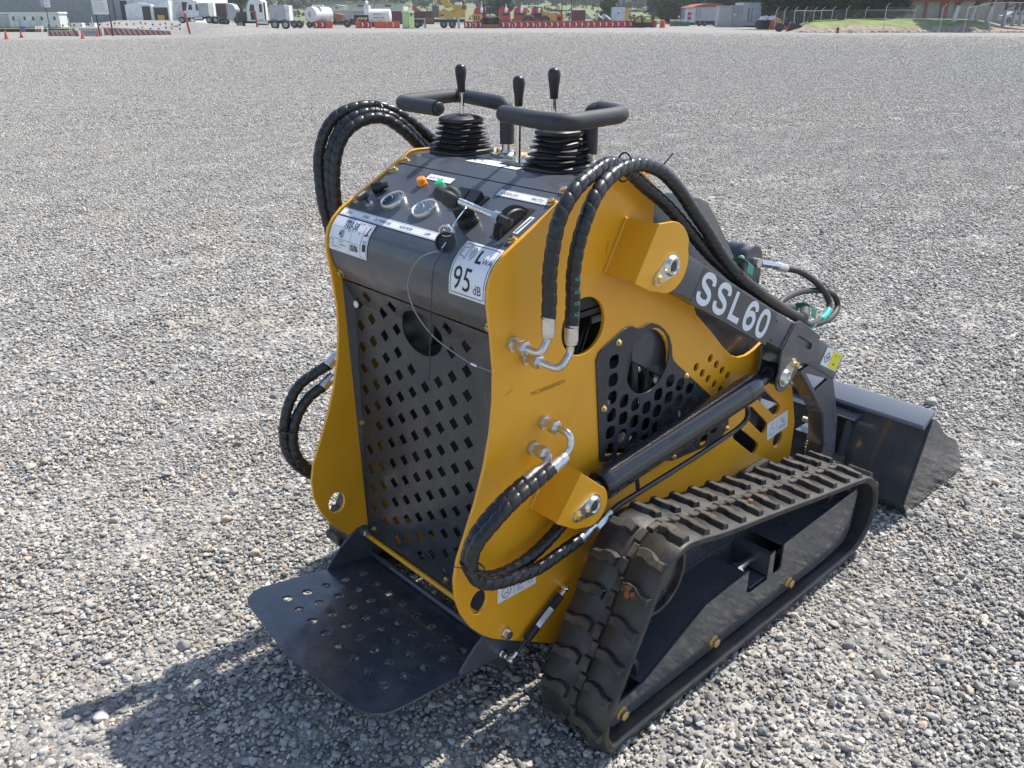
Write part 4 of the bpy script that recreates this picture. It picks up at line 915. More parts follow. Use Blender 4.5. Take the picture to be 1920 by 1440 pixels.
# orientation: outward normal
pc_ = Vector((0, .05, .18)); p_, t_, n_ = tframe(PERI * .4); SG = 1 if n_.dot(p_ - pc_) > 0 else -1
def tm(s, x, h, x0=0.0): p, t, n = tframe(s); q = p + n * SG * h; return (x + x0, q.y, q.z)
XI, XO = .325, .505
def build_track(sgn):
    bm = bmesh.new(); sec = [(XI, 0), (XI + .004, .003), (XI + .074, .003), (XI + .079, -.001), (XI + .101, -.001), (XI + .106, .003), (XO - .004, .003), (XO, 0), (XO, -.010), (XO - .006, -.016), (.45, -.018), (.44, -.016), (.39, -.016), (.38, -.018), (XI + .006, -.016), (XI, -.010)]
    rings = []
    for i in range(NT_):
        rings.append([bm.verts.new(tm(cumT[i], x * sgn, h)) for x, h in sec])
    for i in range(NT_):
        a = rings[i]; b = rings[(i + 1) % NT_]
        for k in range(len(sec)): bm.faces.new((a[k], a[(k + 1) % len(sec)], b[(k + 1) % len(sec)], b[k]))
    bmesh.ops.recalc_face_normals(bm, faces=bm.faces)
    tr = obj('rubber_track', bm, 'rubber', ML, smooth=40)
    bm = bmesh.new(); rl = random.Random(5)
    def lug(cs, poly, h, draft):
        n = len(poly); cx = sum(p[0] for p in poly) / n; cy = sum(p[1] for p in poly) / n
        def sub(pts):
            o = []
            for (a, b), (c, d) in zip(pts, pts[1:] + pts[:1]): o += [(a, b), ((a + c) / 2, (b + d) / 2)]
            return o
        base = sub([(p[0] + math.copysign(draft, p[0] - cx), p[1] + math.copysign(draft * .4, p[1] - cy)) for p in poly]); top = sub(poly); m = len(top)
        j = [rl.uniform(-.0007, .0007) for _ in range(m)]
        A = [bm.verts.new(tm(cs + s, x * sgn, .001)) for s, x in base]; B = [bm.verts.new(tm(cs + s, x * sgn, h - .0016 + j[i])) for i, (s, x) in enumerate(top)]
        C_ = [bm.verts.new(tm(cs + s + (-.0016 if s > cx else .0016), (x + (-.0014 if x > cy else .0014)) * sgn, h + j[i])) for i, (s, x) in enumerate(top)]
        for i in range(m):
            bm.faces.new((A[i], A[(i + 1) % m], B[(i + 1) % m], B[i])); f = bm.faces.new((B[i], B[(i + 1) % m], C_[(i + 1) % m], C_[i])); f.material_index = 1
        for tri in tessellate_polygon([[Vector((s, x, 0)) for s, x in top]]):
            f = bm.faces.new([C_[t] for t in tri]); f.material_index = 1
    for i in range(nl):
        cs = i * PITCHT
        lug(cs, [(-.012, .434), (-.009, .450), (-.015, .466), (-.016, .498), (-.001, .499), (.000, .478), (.009, .462), (.010, .446), (.005, .432)], .0160, .0040)
        lug(cs + PITCHT * .5, [(-.012, XI + XO - .434), (-.009, XI + XO - .450), (-.015, XI + XO - .466), (-.016, XI + .007), (-.001, XI + .006), (.000, XI + XO - .478), (.009, XI + XO - .462), (.010, XI + XO - .446), (.005, XI + XO - .432)], .0160, .0040)
        lug(cs - .002, [(-.017, .410), (-.017, .426), (.013, .426), (.013, .410)], .006, .002); lug(cs + PITCHT * .5 - .002, [(-.017, .404), (-.017, .420), (.013, .420), (.013, .404)], .006, .002)
    bmesh.ops.recalc_face_normals(bm, faces=bm.faces)
    obj('tread_lugs', bm, ['rubber', 'lugtop'], tr)
    # ribs on the outer shoulder, size marking
    bm = bmesh.new(); n_side = lambda s, v: (sgn * (XO + .0006), *tm(s, 0, -.013 + v)[1:])
    for i in range(nl):
        for k in range(3): line2(bm, [(i * PITCHT + .018 + .006 * k, .0), (i * PITCHT + .018 + .006 * k, .012)], .0012, n_side)
    obj('shoulder_ribs', bm, 'dark', tr)
    if sgn > 0:
        bm = bmesh.new(); s0 = None
        for i in range(NT_):
            if abs(tp[i].z - .02) < .004 and abs(tp[i].y + .395) < .006: s0 = cumT[i]
        if s0 is None: s0 = cumT[-20]
        p, t, n = tframe(s0); dr = 1 if t.y > 0 else -1
        text_bm(bm, '180X72X', .0175, lambda u, v: (XO + .0008, *tm(s0 + dr * u, 0, -.0005)[1:]) if False else (XO + .0008, -.405 + u, .0085 + v), 0)
        obj('track_marking', bm, 'dark', tr)
        # rusty scrape marks
        bm = bmesh.new()
        for (yy, zz) in ((-.36, .372), (.03, .37)):
            best = min(range(NT_), key=lambda i: (tp[i].y - yy) ** 2 + (tp[i].z - zz) ** 2); cs = round(cumT[best] / PITCHT) * PITCHT
            for k in range(5 if yy < 0 else 1):
                u, v = rl.uniform(-.012, .008), rl.uniform(.444, .468)
                pts = [(u + .006 * math.cos(a) * rl.uniform(.6, 1.2), v + .007 * math.sin(a) * rl.uniform(.5, 1.2)) for a in [2 * PI * q / 9 for q in range(9)]]
                bm.faces.new([bm.verts.new(tm(cs + a, b, .0236 + k * .0001)) for a, b in pts])
        obj('rust_marks', bm, 'rust', tr)
    # undercarriage
    s = sgn; FR = [(-.439, .045), (-.46, .06), (-.445, .098), (-.40, .100), (-.348, .104), (-.137, .193), (.030, .200), (.030, .138), (.048, .130), (.120, .130), (.120, .2), (.143, .203), (.143, .139), (.152, .133), (.172, .133), (.182, .139), (.182, .204), (.545, .212), (.556, .198), (.545, .085), (.522, .058), (.43, .045)]
    bmc = sheet([FR], .006, lambda u, v, w: (s * (.474 + w), u, v), .0008); fr = obj('track_frame', bmc, 'greyd', ML, smooth=30)
    bm = bmesh.new()
    box(bm, (min(s * .372, s * .4708), -.135, .185), (max(s * .372, s * .4708), .030, .1915)); box(bm, (min(s * .372, s * .4708), .184, .195), (max(s * .372, s * .4708), .540, .2015))
    box(bm, (min(s * .372, s * .4708), .121, .14), (max(s * .372, s * .4708), .142, .1955)); box(bm, (min(s * .366, s * .372), -.44, .05), (max(s * .366, s * .372), .55, .20))
    prism(bm, [(-.347, .092), (-.137, .180), (-.135, .1915), (-.352, .1015)], s * .372, s * .4708); prism(bm, [(.052, .134), (.118, .134), (.118, .138), (.052, .138)], s * .372, s * .4708)
    obj('frame_box', bm, 'grey', fr)
    bm = bmesh.new(); cyl(bm, (s * .43, .030, .168), (s * .43, .062, .168), .010, seg=14); lathe(bm, (s * .43, .045, .168), (0, 1, 0), [(0, .017), (.014, .017)], 6); cyl(bm, (s * .43, .06, .168), (s * .43, .12, .168), .008, seg=12); obj('tension_bolt', bm, 'zinc', fr)
    bolts('frame_bolt', 'gold', fr, [((s * .4772, y, .066), (s, 0, 0), dict(r=.0115, h=.011)) for y in (-.415, -.092, .233)])
    def wheel(name, c, r, x0, x1, m, rim=.85):
        bm = bmesh.new(); o = Vector((s * x0, *c)); L_ = abs(x1 - x0); lathe(bm, o, (s, 0, 0), [(0, r * .5), (0, r), (L_, r), (L_, r * rim), (L_ - .012, r * rim * .97), (L_ - .012, r * .35), (L_ + .004, r * .33), (L_ + .004, .002)], 36)
        return obj(name, bm, m, ML, smooth=35)
    w = wheel('drive_sprocket', (-.272, .310), .086, .372, .445, 'steeldark', .9)
    bm = bmesh.new()
    for i in range(6):
        a = 2 * PI * i / 6; bolt(bm, (s * .434, -.272 + .05 * math.cos(a), .310 + .05 * math.sin(a)), (s, 0, 0), .006, .006)
    for i in range(11):
        a = 2 * PI * i / 11; c = Vector((s * .41, -.272 + .088 * math.cos(a), .310 + .088 * math.sin(a))); cyl(bm, c - Vector((.018, 0, 0)), c + Vector((.018, 0, 0)), .009, seg=10)
    obj('sprocket_teeth', bm, 'steeldark', w)
    wheel('idler_wheel', (-.405, .112), .070, .385, .455, 'steeldark'); wheel('idler_wheel', (.512, .148), .100, .385, .455, 'steeldark')
    for y in (-.25, -.09, .07, .233, .38): wheel('track_roller', (y, .042), .034, .385, .468, 'steeldark')
    bm = bmesh.new(); box(bm, (min(s * .262, s * .37), -.30, .20), (max(s * .262, s * .37), .42, .27)); cyl(bm, (s * .30, -.272, .31), (s * .375, -.272, .31), .05, seg=22); bevel(bm, .004); obj('axle_beam', bm, 'greyd', ML, smooth=30)
for sgn in (1, -1): build_track(sgn)

# ================================================================ BUCKET
BX = .49
SIDE = [(.945, .296), (.967, .290), (.985, .275), (1.02, .248), (1.06, .215), (1.10, .188), (1.16, .160), (1.21, .120), (1.245, .085), (1.268, .050), (1.280, .018), (1.285, .004), (.905, .002), (.872, .018), (.852, .045)]
bk = None
bm = bmesh.new()
BACK = [(.938, .296), (.849, .042), (.876, .006), (.905, -.004 + .002), (1.32, -.002), (1.32, .004), (.908, .006), (.882, .020), (.860, .048), (.950, .292)]
prism(bm, BACK, -BX, BX); bk = obj('bucket', bm, 'greyd', ML, smooth=25)
for s in (1, -1):
    bmc = sheet([SIDE], .008, lambda u, v, w: (s * (BX + .0042 + w), u, v), .001); obj('bucket_side', bmc, 'greyd', bk, smooth=30)
bm = bmesh.new(); prism(bm, [(.970, .313), (.962, .317), (.900, .288), (.897, .279), (.906, .272), (.966, .300)], -BX - .002, BX + .002); bevel(bm, .002, 1, 30); obj('top_lip', bm, mat('slate_paint_sunlit', (.16, .18, .215), .34, coat=.25), bk, smooth=25)  # lip is the slate paint brightened to carry the sun and sky it catches
bm = bmesh.new(); prism(bm, [(.985 - .085, .262), (.93, .250), (.926, .243), (.878, .240), (.872, .247), (.89, .258)], -.30, .30)
for x in (-.305, -.10, .10, .27): prism(bm, [(.885, .245), (.845, .09), (.838, .045), (.868, .03), (.905, .2)], x, x + .012)
for x in (-.26, .22): prism(bm, [(.87, .24), (.74, .085), (.752, .075), (.89, .235)], x, x + .014)
box(bm, (-.30, .835, .10), (.30, .848, .135)); obj('bucket_hook_frame', bm, 'grey', bk)
# quick attach plate
bm = bmesh.new(); prism(bm, [(.835, .262), (.850, .268), (.822, .10), (.806, .105)], -.25, .25); box(bm, (-.24, .70, .10), (-.20, .81, .24)); box(bm, (.20, .70, .10), (.24, .81, .24)); box(bm, (-.34, .62, .13), (.34, .66, .17))
qa = obj('quick_attach_plate', bm, 'greyd', ML)
bm = bmesh.new(); cyl(bm, (.20, .74, .262), (.285, .745, .262), .0085, seg=16); obj('latch_handle', bm, mat('cream_paint', (.6, .55, .42), .4), qa, smooth=40)
bm = bmesh.new(); cyl(bm, (.262, .735, .12), (.262, .745, .21), .006, seg=10)
sweep(bm, [Vector((.262 + .011 * math.cos(t * 2 * PI), .735 + .0001 * t * 9 + .011 * math.sin(t * 2 * PI), .115 + .0095 * t)) for t in [i / 12 for i in range(12 * 9)]], .0018, 6); obj('latch_spring', bm, 'gold', qa, smooth=True)

# ================================================================ GROUND
def height(x, y):
    """fine undulation of the yard (metres)"""
    return 0.0
m = mat('gravel_base', (.3, .3, .3), .9); nt = m.node_tree; b = nt.nodes['Principled BSDF']; b.inputs['Specular IOR Level'].default_value = .25
tc = N(m, 'ShaderNodeTexCoord'); O = tc.outputs['Object']
def noise(sc, det=4, src=O, rough=.6):
    n = N(m, 'ShaderNodeTexNoise'); n.inputs['Scale'].default_value = sc; n.inputs['Detail'].default_value = det; n.inputs['Roughness'].default_value = rough; L(m, src, n.inputs['Vector']); return n.outputs[0]
def ramp(src, stops, m_=None):
    r = N(m_ or m, 'ShaderNodeValToRGB'); e = r.color_ramp.elements
    while len(e) < len(stops): e.new(.5)
    for k, (p, c) in enumerate(stops): e[k].position = p; e[k].color = (*c, 1) if len(c) == 3 else c
    L(m_ or m, src, r.inputs[0]); return r.outputs[0]
def mixc(f, a, b_, mode='MIX', m_=None):
    x = N(m_ or m, 'ShaderNodeMix'); x.data_type = 'RGBA'; x.blend_type = mode
    if isinstance(f, float): x.inputs[0].default_value = f
    else: L(m_ or m, f, x.inputs[0])
    for i, v in ((6, a), (7, b_)):
        if isinstance(v, tuple): x.inputs[i].default_value = (*v, 1)
        else: L(m_ or m, v, x.inputs[i])
    return x.outputs[2]
v1 = N(m, 'ShaderNodeTexVoronoi'); v1.inputs['Scale'].default_value = 62; v1.inputs['Randomness'].default_value = 1.0; L(m, O, v1.inputs['Vector'])
v2 = N(m, 'ShaderNodeTexVoronoi'); v2.inputs['Scale'].default_value = 22; L(m, O, v2.inputs['Vector'])
sep = N(m, 'ShaderNodeSeparateColor'); L(m, v1.outputs['Color'], sep.inputs[0])
sep2 = N(m, 'ShaderNodeSeparateColor'); L(m, v2.outputs['Color'], sep2.inputs[0])
pal = [(0, (.11, .11, .112)), (.25, (.21, .21, .21)), (.55, (.33, .325, .315)), (.85, (.47, .46, .435)), (1, (.62, .59, .53))]
c1 = ramp(sep.outputs[0], pal); c2 = ramp(sep2.outputs[1], pal)
cc = mixc(.45, c1, c2)
big = noise(.22, 5); cc = mixc(ramp(big, [(.4, (0, 0, 0)), (.62, (1, 1, 1))]), cc, mixc(.35, cc, (.46, .42, .35)))
big2 = noise(.9, 6); cc = mixc(ramp(big2, [(.55, (0, 0, 0)), (.66, (1, 1, 1))]), cc, mixc(.5, cc, (.40, .36, .30)))
cc = mixc(1.0, cc, ramp(noise(7.5, 4), [(.3, (.50, .50, .50)), (.5, (.86, .855, .84)), (.7, (1.25, 1.24, 1.20))]), 'MULTIPLY')
cc = mixc(1.0, cc, ramp(noise(2.2, 5), [(.35, (.82, .82, .82)), (.65, (1.1, 1.1, 1.1))]), 'MULTIPLY')
sepp = N(m, 'ShaderNodeSeparateXYZ'); L(m, O, sepp.inputs[0])
L(m, cc, b.inputs['Base Color'])
bp = N(m, 'ShaderNodeBump'); bp.inputs['Strength'].default_value = 1.0; bp.inputs['Distance'].default_value = .010; bp.invert = True
L(m, v1.outputs['Distance'], bp.inputs['Height'])
bp2 = N(m, 'ShaderNodeBump'); bp2.inputs['Strength'].default_value = 1.0; bp2.inputs['Distance'].default_value = .02; bp2.invert = True
L(m, v2.outputs['Distance'], bp2.inputs['Height']); L(m, bp.outputs[0], bp2.inputs['Normal'])
bp3 = N(m, 'ShaderNodeBump'); bp3.inputs['Strength'].default_value = .6; bp3.inputs['Distance'].default_value = .05
L(m, noise(5, 6), bp3.inputs['Height']); L(m, bp2.outputs[0], bp3.inputs['Normal']); L(m, bp3.outputs[0], b.inputs['Normal'])
GZ = -.006
def lerp_tab(t, x):
    if x <= t[0][0]: return t[0][1]
    for (a, b), (c, d) in zip(t, t[1:]):
        if x <= c: return b + (d - b) * (x - a) / (c - a)
    return t[-1][1]
KT = [(0, .010), (180, .0105), (360, .0082), (500, .004), (600, .0028), (1240, .0028), (1500, .0045), (1900, .0055)]
HT_ = [(100, 0), (200, 1.82), (320, 1.66), (400, .97), (480, .47), (520, .19), (565, 0)]
def sstep(a, b, x): t = max(0.0, min(1.0, (x - a) / (b - a))); return t * t * (3 - 2 * t)
def gz(F, px):
    """yard falls away gently; a raised dirt apron on the left carries the sheds"""
    return GZ - lerp_tab(KT, px) * max(0.0, min(F, 175) - 25) + lerp_tab(HT_, px) * sstep(lerp_tab([(320, 116), (400, 88)], px), lerp_tab([(320, 140), (400, 102)], px), F)
def Zc(F): return F * math.cos(PITCH) + 1.385 * math.sin(PITCH)
def at(px, F, z=None):
    """point F metres ahead of the camera in the direction of picture column px, on the ground"""
    p = CAM + HEAD * F + RIGHT * ((px - 960) * Zc(F) / FPX); p.z = gz(F, px) if z is None else z; return p
def Fof(px, y): k = lerp_tab(KT, px); return (1.385 - 25 * k) / ((y - 28) / 1903.0 - k)
def Zy(y, F): return 1.385 + (28 - y) * F / 1903.0
bm = bmesh.new()
azs = [math.radians(a) for a in list(np.arange(-40, 40.1, 1.0))]; rs_ = [0.0, 6, 14, 25, 35, 45, 55, 65, 75, 82, 86, 90, 94, 98, 102, 106, 110, 116, 125, 140, 160, 175, 200]
rings = []
for r in rs_[1:]:
    ring = []
    for a in azs:
        F = r; x = r * math.tan(a); p = CAM + HEAD * F + RIGHT * x; px = 960 + 1748 * math.tan(a); ring.append(bm.verts.new((p.x, p.y, gz(F, px))))
    rings.append(ring)
for a, b in zip(rings, rings[1:]):
    for i in range(len(azs) - 1): bm.faces.new((a[i], a[i + 1], b[i + 1], b[i]))
# the rest of the yard around and behind the camera
tA = math.tan(math.radians(40)); p0 = lambda F, x: tuple((CAM + HEAD * F + RIGHT * x).xy) + (GZ,)
near = rings[0]; bl = [bm.verts.new(p0(-200, -200)), bm.verts.new(p0(-200, 200))]
bm.faces.new([near[0]] + near[1:] + bl[::-1])
for s_, col in ((-1, 0), (1, -1)):
    prev = near[col]; pv = bl[0 if s_ < 0 else 1]
    for ring, r in zip(rings[1:], rs_[2:]):
        v = ring[col]; w_ = bm.verts.new((*p0(r, s_ * 220)[:2], v.co.z)); bm.faces.new((prev, v, w_, pv)) ; prev = v; pv = w_
bmesh.ops.recalc_face_normals(bm, faces=bm.faces)
for f_ in bm.faces:
    if f_.normal.z < 0: f_.normal_flip()
g = obj('gravel_yard', bm, m, smooth=True); g['kind'] = 'structure'

# stones: rock shapes and scatter points in one mesh, instanced by geometry nodes
NP = np.random.RandomState(11)
def ico(sub):
    bm = bmesh.new(); bmesh.ops.create_icosphere(bm, subdivisions=sub, radius=1.0); bm.verts.ensure_lookup_table()
    V = np.array([v.co[:] for v in bm.verts]); F = [[v.index for v in f.verts] for f in bm.faces]; bm.free(); return V, F
IV, IF = ico(3)
NV = 14; RV = []; RF = []; RID = []
for k in range(NV):
    V = IV.copy(); n = NP.randint(11, 19)
    pn = NP.normal(size=(n, 3)); pn /= np.linalg.norm(pn, axis=1)[:, None]; pd = NP.uniform(.42, .74, n)
    dots = V @ pn.T; sc = np.min(np.where(dots > 1e-3, pd / np.maximum(dots, 1e-3), 9), axis=1); V = V * np.minimum(sc, 1.0)[:, None]
    V *= NP.uniform(.72, 1.2, 3) * np.array([1.15, 1, .72]); V += NP.normal(scale=.012, size=V.shape)
    V /= max(np.abs(V[:, :2]).max(), .01)
    RF += [[i + len(IV) * k for i in f] for f in IF]; RV.append(V); RID += [k + 1] * len(V)
RV = np.concatenate(RV)
def scatter(step, rmin, rmax, r0, r1, keep, jit=.5, half=37.0):
    """points on a jittered grid inside the view wedge between ranges r0 and r1 (metres from the camera)"""
    ext = r1 + 1; n = int(2 * ext / step); 
    gx, gy = np.meshgrid(np.arange(n) * step - ext, np.arange(n) * step - ext); gx = gx.ravel(); gy = gy.ravel()
    R_ = np.hypot(gx, gy); fw = gx * HEAD.x + gy * HEAD.y; sd = gx * RIGHT.x + gy * RIGHT.y
    ok = (R_ > r0) & (R_ < r1) & (np.abs(sd) < fw * math.tan(math.radians(half)) + .35) & (fw > -.2); gx, gy = gx[ok], gy[ok]
    u = NP.rand(len(gx)); ok = u < keep; gx, gy = gx[ok], gy[ok]
    gx += NP.uniform(-jit, jit, len(gx)) * step; gy += NP.uniform(-jit, jit, len(gx)) * step
    r = rmin + (rmax - rmin) * NP.rand(len(gx)) ** 2.2
    return np.stack([gx + CAM.x, gy + CAM.y, r], 1)
def cheapnoise(x, y, f, seed):
    rs = np.random.RandomState(seed); o = 0
    for k in range(7):
        a = rs.uniform(0, 2 * PI); ff = f * rs.uniform(.6, 1.9); o = o + np.sin((x * math.cos(a) + y * math.sin(a)) * ff + rs.uniform(0, 6.28)) 
    return o / 7
P_ = np.concatenate([scatter(.0105, .0038, .0078, .5, 3.6, .86), scatter(.0165, .0070, .0125, .5, 7.2, .66), scatter(.034, .0105, .019, .5, 7.2, .34), scatter(.30, .02, .029, .5, 9.0, .30),
                     scatter(.020, .0072, .0135, 7.2, 12.5, .9), scatter(.032, .011, .018, 12.5, 22.0, .9), scatter(.052, .015, .025, 22.0, 30.0, .9), scatter(.080, .020, .032, 30.0, 48.0, .8), scatter(.125, .028, .042, 48.0, 95.0, .9)])
far = np.hypot(P_[:, 0] - CAM.x, P_[:, 1] - CAM.y); P_ = P_[NP.rand(len(P_)) > np.clip((far - 34) / 61, 0, 1) ** .8]
sand = cheapnoise(P_[:, 0], P_[:, 1], 3.2, 4)
RR = np.hypot(P_[:, 0] - CAM.x, P_[:, 1] - CAM.y)
drop = ((sand > .42) & (NP.rand(len(P_)) < .5) & (P_[:, 2] < .02))
# worn earth beside the right track, as in front of a turning loader
lat0 = (P_[:, 0] - CAM.x) * RIGHT.x + (P_[:, 1] - CAM.y) * RIGHT.y; fw0 = (P_[:, 0] - CAM.x) * HEAD.x + (P_[:, 1] - CAM.y) * HEAD.y
for cc0, k0, c2 in ((2.2, .10, .012), (3.9, .10, .012), (9.5, .75, -.004), (11.2, .75, -.004), (19.0, -.25, .003), (20.8, -.25, .003)):
    ln = np.abs(fw0 - (cc0 + k0 * lat0 + c2 * lat0 ** 2)) / (.16 + .004 * fw0); drop |= (ln < 1) & (NP.rand(len(P_)) < .34 * (1 - ln)) & (P_[:, 2] < .03) & (fw0 > 3.4)
dd = np.hypot((P_[:, 0] - .66) / .16, (P_[:, 1] + .12) / .50); drop |= (dd < 1) & (NP.rand(len(P_)) < .42 * (1 - dd * .4)) & (P_[:, 2] < .012)
P_ = P_[~drop]; n = len(P_)
fwd_ = (P_[:, 0] - CAM.x) * HEAD.x + (P_[:, 1] - CAM.y) * HEAD.y; lat_ = (P_[:, 0] - CAM.x) * RIGHT.x + (P_[:, 1] - CAM.y) * RIGHT.y
kk_ = np.interp(960 + 1748 * lat_ / np.maximum(fwd_, .1), [a for a, b in KT], [b for a, b in KT]); z = GZ - kk_ * np.clip(fwd_ - 25, 0, 150) + P_[:, 2] * NP.uniform(.15, .55, n) + .004 * cheapnoise(P_[:, 0], P_[:, 1], 9, 9)
tone = .265 + .225 * NP.rand(n); P_[:, 2] *= .9; warm = NP.rand(n)
T_ = np.stack([tone * 1.035, tone * 1.0, tone * .95], 1)
T_[warm > .80] *= np.array([1.20, 1.13, 1.0]); T_[warm > .965] *= np.array([1.03, .88, .83]); T_[warm < .12] *= np.array([.62, .64, .67]); T_[(warm > .72) & (warm < .80)] *= 1.28
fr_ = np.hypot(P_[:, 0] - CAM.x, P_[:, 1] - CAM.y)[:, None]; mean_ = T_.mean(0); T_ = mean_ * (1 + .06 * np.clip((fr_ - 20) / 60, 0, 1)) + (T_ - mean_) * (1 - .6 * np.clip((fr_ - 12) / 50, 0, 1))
me = bpy.data.meshes.new('gravel_stones'); tot = len(RV) + n
me.vertices.add(tot); me.vertices.foreach_set('co', np.concatenate([RV, np.stack([P_[:, 0], P_[:, 1], z], 1)]).astype(np.float32).ravel())
nf = len(RF); me.loops.add(nf * 3); me.polygons.add(nf); me.loops.foreach_set('vertex_index', np.array(RF, dtype=np.int32).ravel()); me.polygons.foreach_set('loop_start', np.arange(nf, dtype=np.int32) * 3)
me.update()
def attr(nm, ty, field, data):
    a = me.attributes.new(nm, ty, 'POINT'); a.data.foreach_set(field, data)
attr('vid', 'INT', 'value', np.concatenate([np.array(RID), np.zeros(n)]).astype(np.int32))
attr('pick', 'INT', 'value', np.concatenate([np.zeros(len(RV)), NP.randint(0, NV, n)]).astype(np.int32))
attr('sc', 'FLOAT', 'value', np.concatenate([np.ones(len(RV)), P_[:, 2]]).astype(np.float32))
rot = np.stack([NP.normal(0, .30, n), NP.normal(0, .30, n), NP.uniform(0, 2 * PI, n)], 1)
attr('rot', 'FLOAT_VECTOR', 'vector', np.concatenate([np.zeros((len(RV), 3)), rot]).astype(np.float32).ravel())
attr('tone', 'FLOAT_VECTOR', 'vector', np.concatenate([np.ones((len(RV), 3)) * .3, T_]).astype(np.float32).ravel())
ms = mat('stone', (.3, .3, .3), .85); b = ms.node_tree.nodes['Principled BSDF']; b.inputs['Specular IOR Level'].default_value = .3
at_ = N(ms, 'ShaderNodeAttribute'); at_.attribute_type = 'INSTANCER'; at_.attribute_name = 'tone'
tcs = N(ms, 'ShaderNodeTexCoord'); ns = N(ms, 'ShaderNodeTexNoise'); ns.inputs['Scale'].default_value = 3.0; ns.inputs['Detail'].default_value = 5; L(ms, tcs.outputs['Object'], ns.inputs['Vector'])
rr_ = ramp(ns.outputs[0], [(.3, (.72, .72, .72)), (.7, (1.22, 1.2, 1.16))], ms); L(ms, mixc(1.0, at_.outputs['Vector'], rr_, 'MULTIPLY', ms), b.inputs['Base Color'])
go = bpy.data.objects.new('gravel_stones', me); COL.objects.link(go); me.materials.append(ms); go['kind'] = 'stuff'; go['label'] = 'loose grey crushed gravel stones covering the yard'; go['category'] = 'gravel'
ng = bpy.data.node_groups.new('stones', 'GeometryNodeTree')
ng.interface.new_socket('Geometry', in_out='INPUT', socket_type='NodeSocketGeometry'); ng.interface.new_socket('Geometry', in_out='OUTPUT', socket_type='NodeSocketGeometry')
gn = ng.nodes; gl = ng.links; gi = gn.new('NodeGroupInput'); gout = gn.new('NodeGroupOutput')
def na(nm, ty):
    a = gn.new('GeometryNodeInputNamedAttribute'); a.data_type = ty; a.inputs[0].default_value = nm; return a.outputs[0]
def sepid(k):
    s_ = gn.new('GeometryNodeSeparateGeometry'); s_.domain = 'POINT'; c_ = gn.new('FunctionNodeCompare'); c_.data_type = 'INT'; c_.operation = 'EQUAL'
    gl.new(na('vid', 'INT'), c_.inputs[2]); c_.inputs[3].default_value = k; gl.new(gi.outputs[0], s_.inputs[0]); gl.new(c_.outputs[0], s_.inputs[1]); return s_.outputs[0]
g2i = gn.new('GeometryNodeGeometryToInstance')
for k in range(NV, 0, -1):
    gl.new(sepid(k), g2i.inputs[0])
m2p = gn.new('GeometryNodeMeshToPoints'); gl.new(sepid(0), m2p.inputs[0])
iop = gn.new('GeometryNodeInstanceOnPoints'); gl.new(m2p.outputs[0], iop.inputs['Points']); gl.new(g2i.outputs[0], iop.inputs['Instance']); iop.inputs['Pick Instance'].default_value = True
gl.new(na('pick', 'INT'), iop.inputs['Instance Index']); 
e2r = gn.new('FunctionNodeEulerToRotation'); gl.new(na('rot', 'FLOAT_VECTOR'), e2r.inputs[0]); gl.new(e2r.outputs[0], iop.inputs['Rotation'])
gl.new(na('sc', 'FLOAT'), iop.inputs['Scale']); gl.new(iop.outputs[0], gout.inputs[0])
md = go.modifiers.new('stones', 'NODES'); md.node_group = ng
print('stones', n)

# ================================================================ BACKGROUND
def cm(name, c, r=.6, metal=0.0, g=None):
    m_ = mat(name, c, r, metal)
    if g: grime(m_, g, 1.2, .45, .7, .8)
    return m_
for k_, c_, r_ in (('b_white', (.74, .74, .72), .5), ('b_cream', (.62, .60, .52), .6), ('b_grey', (.27, .285, .30), .6), ('b_lgrey', (.42, .43, .44), .6), ('b_dark', (.02, .021, .024), .5), ('b_red', (.42, .035, .03), .5), ('b_orange', (.62, .10, .04), .5),
                   ('b_lime', (.36, .52, .22), .5), ('b_limew', (.62, .72, .52), .5), ('b_yel', (.55, .36, .08), .5), ('b_rust', (.26, .13, .07), .8), ('b_maroon', (.13, .04, .05), .6), ('b_blue', (.05, .10, .22), .5), ('b_stripe', (.40, .07, .05), .6), ('b_conc', (.45, .44, .42), .85),
                   ('b_steel', (.5, .5, .5), .4), ('b_brick', (.30, .09, .06), .9), ('b_stone', (.46, .42, .36), .9), ('b_tan', (.36, .31, .24), .9), ('b_teal', (.05, .16, .14), .6), ('b_glass', (.03, .045, .05), .1), ('b_pole', (.50, .51, .52), .45), ('b_lblue', (.52, .56, .62), .5)):
    M[k_] = cm(k_, c_, r_, 0, tuple(x * .72 for x in c_))
def bt(name, label, cat, px, F, group=None, rot=0.0, z=None):
    return thing(name, label, cat, at(px, F, z), YAW + rot, group)
def bx(parent, name, x0, x1, y0, y1, z0, z1, m_, bev=0):
    bm = bmesh.new(); box(bm, (min(x0, x1), min(y0, y1), min(z0, z1)), (max(x0, x1), max(y0, y1), max(z0, z1)))
    if bev: bevel(bm, bev, 2)
    return obj(name, bm, m_, parent)
def pr(parent, name, poly, y0, y1, m_, smooth=False):
    """polygon in local (x, z), thickness along local y"""
    bm = bmesh.new(); prism(bm, poly, y0, y1, 0, 1); return obj(name, bm, m_, parent, smooth)
def W_(F): return Zc(F) / FPX
class Fr:
    """local metre frame of a background thing: X(px), Z(py)"""
    def __init__(s, px, F, z=None): s.px = px; s.F = F; s.z = at(px, F, z).z
    def X(s, px): return (px - s.px) * W_(s.F)
    def Z(s, py): return Zy(py, s.F) - s.z
def wheel_bm(x, y, z, r, w):
    bm = bmesh.new(); lathe(bm, (x, y, z), (0, 1, 0), [(0, r * .55), (.0, r * .93), (w * .15, r), (w * .85, r), (w, r * .93), (w, r * .55)], 20); return bm
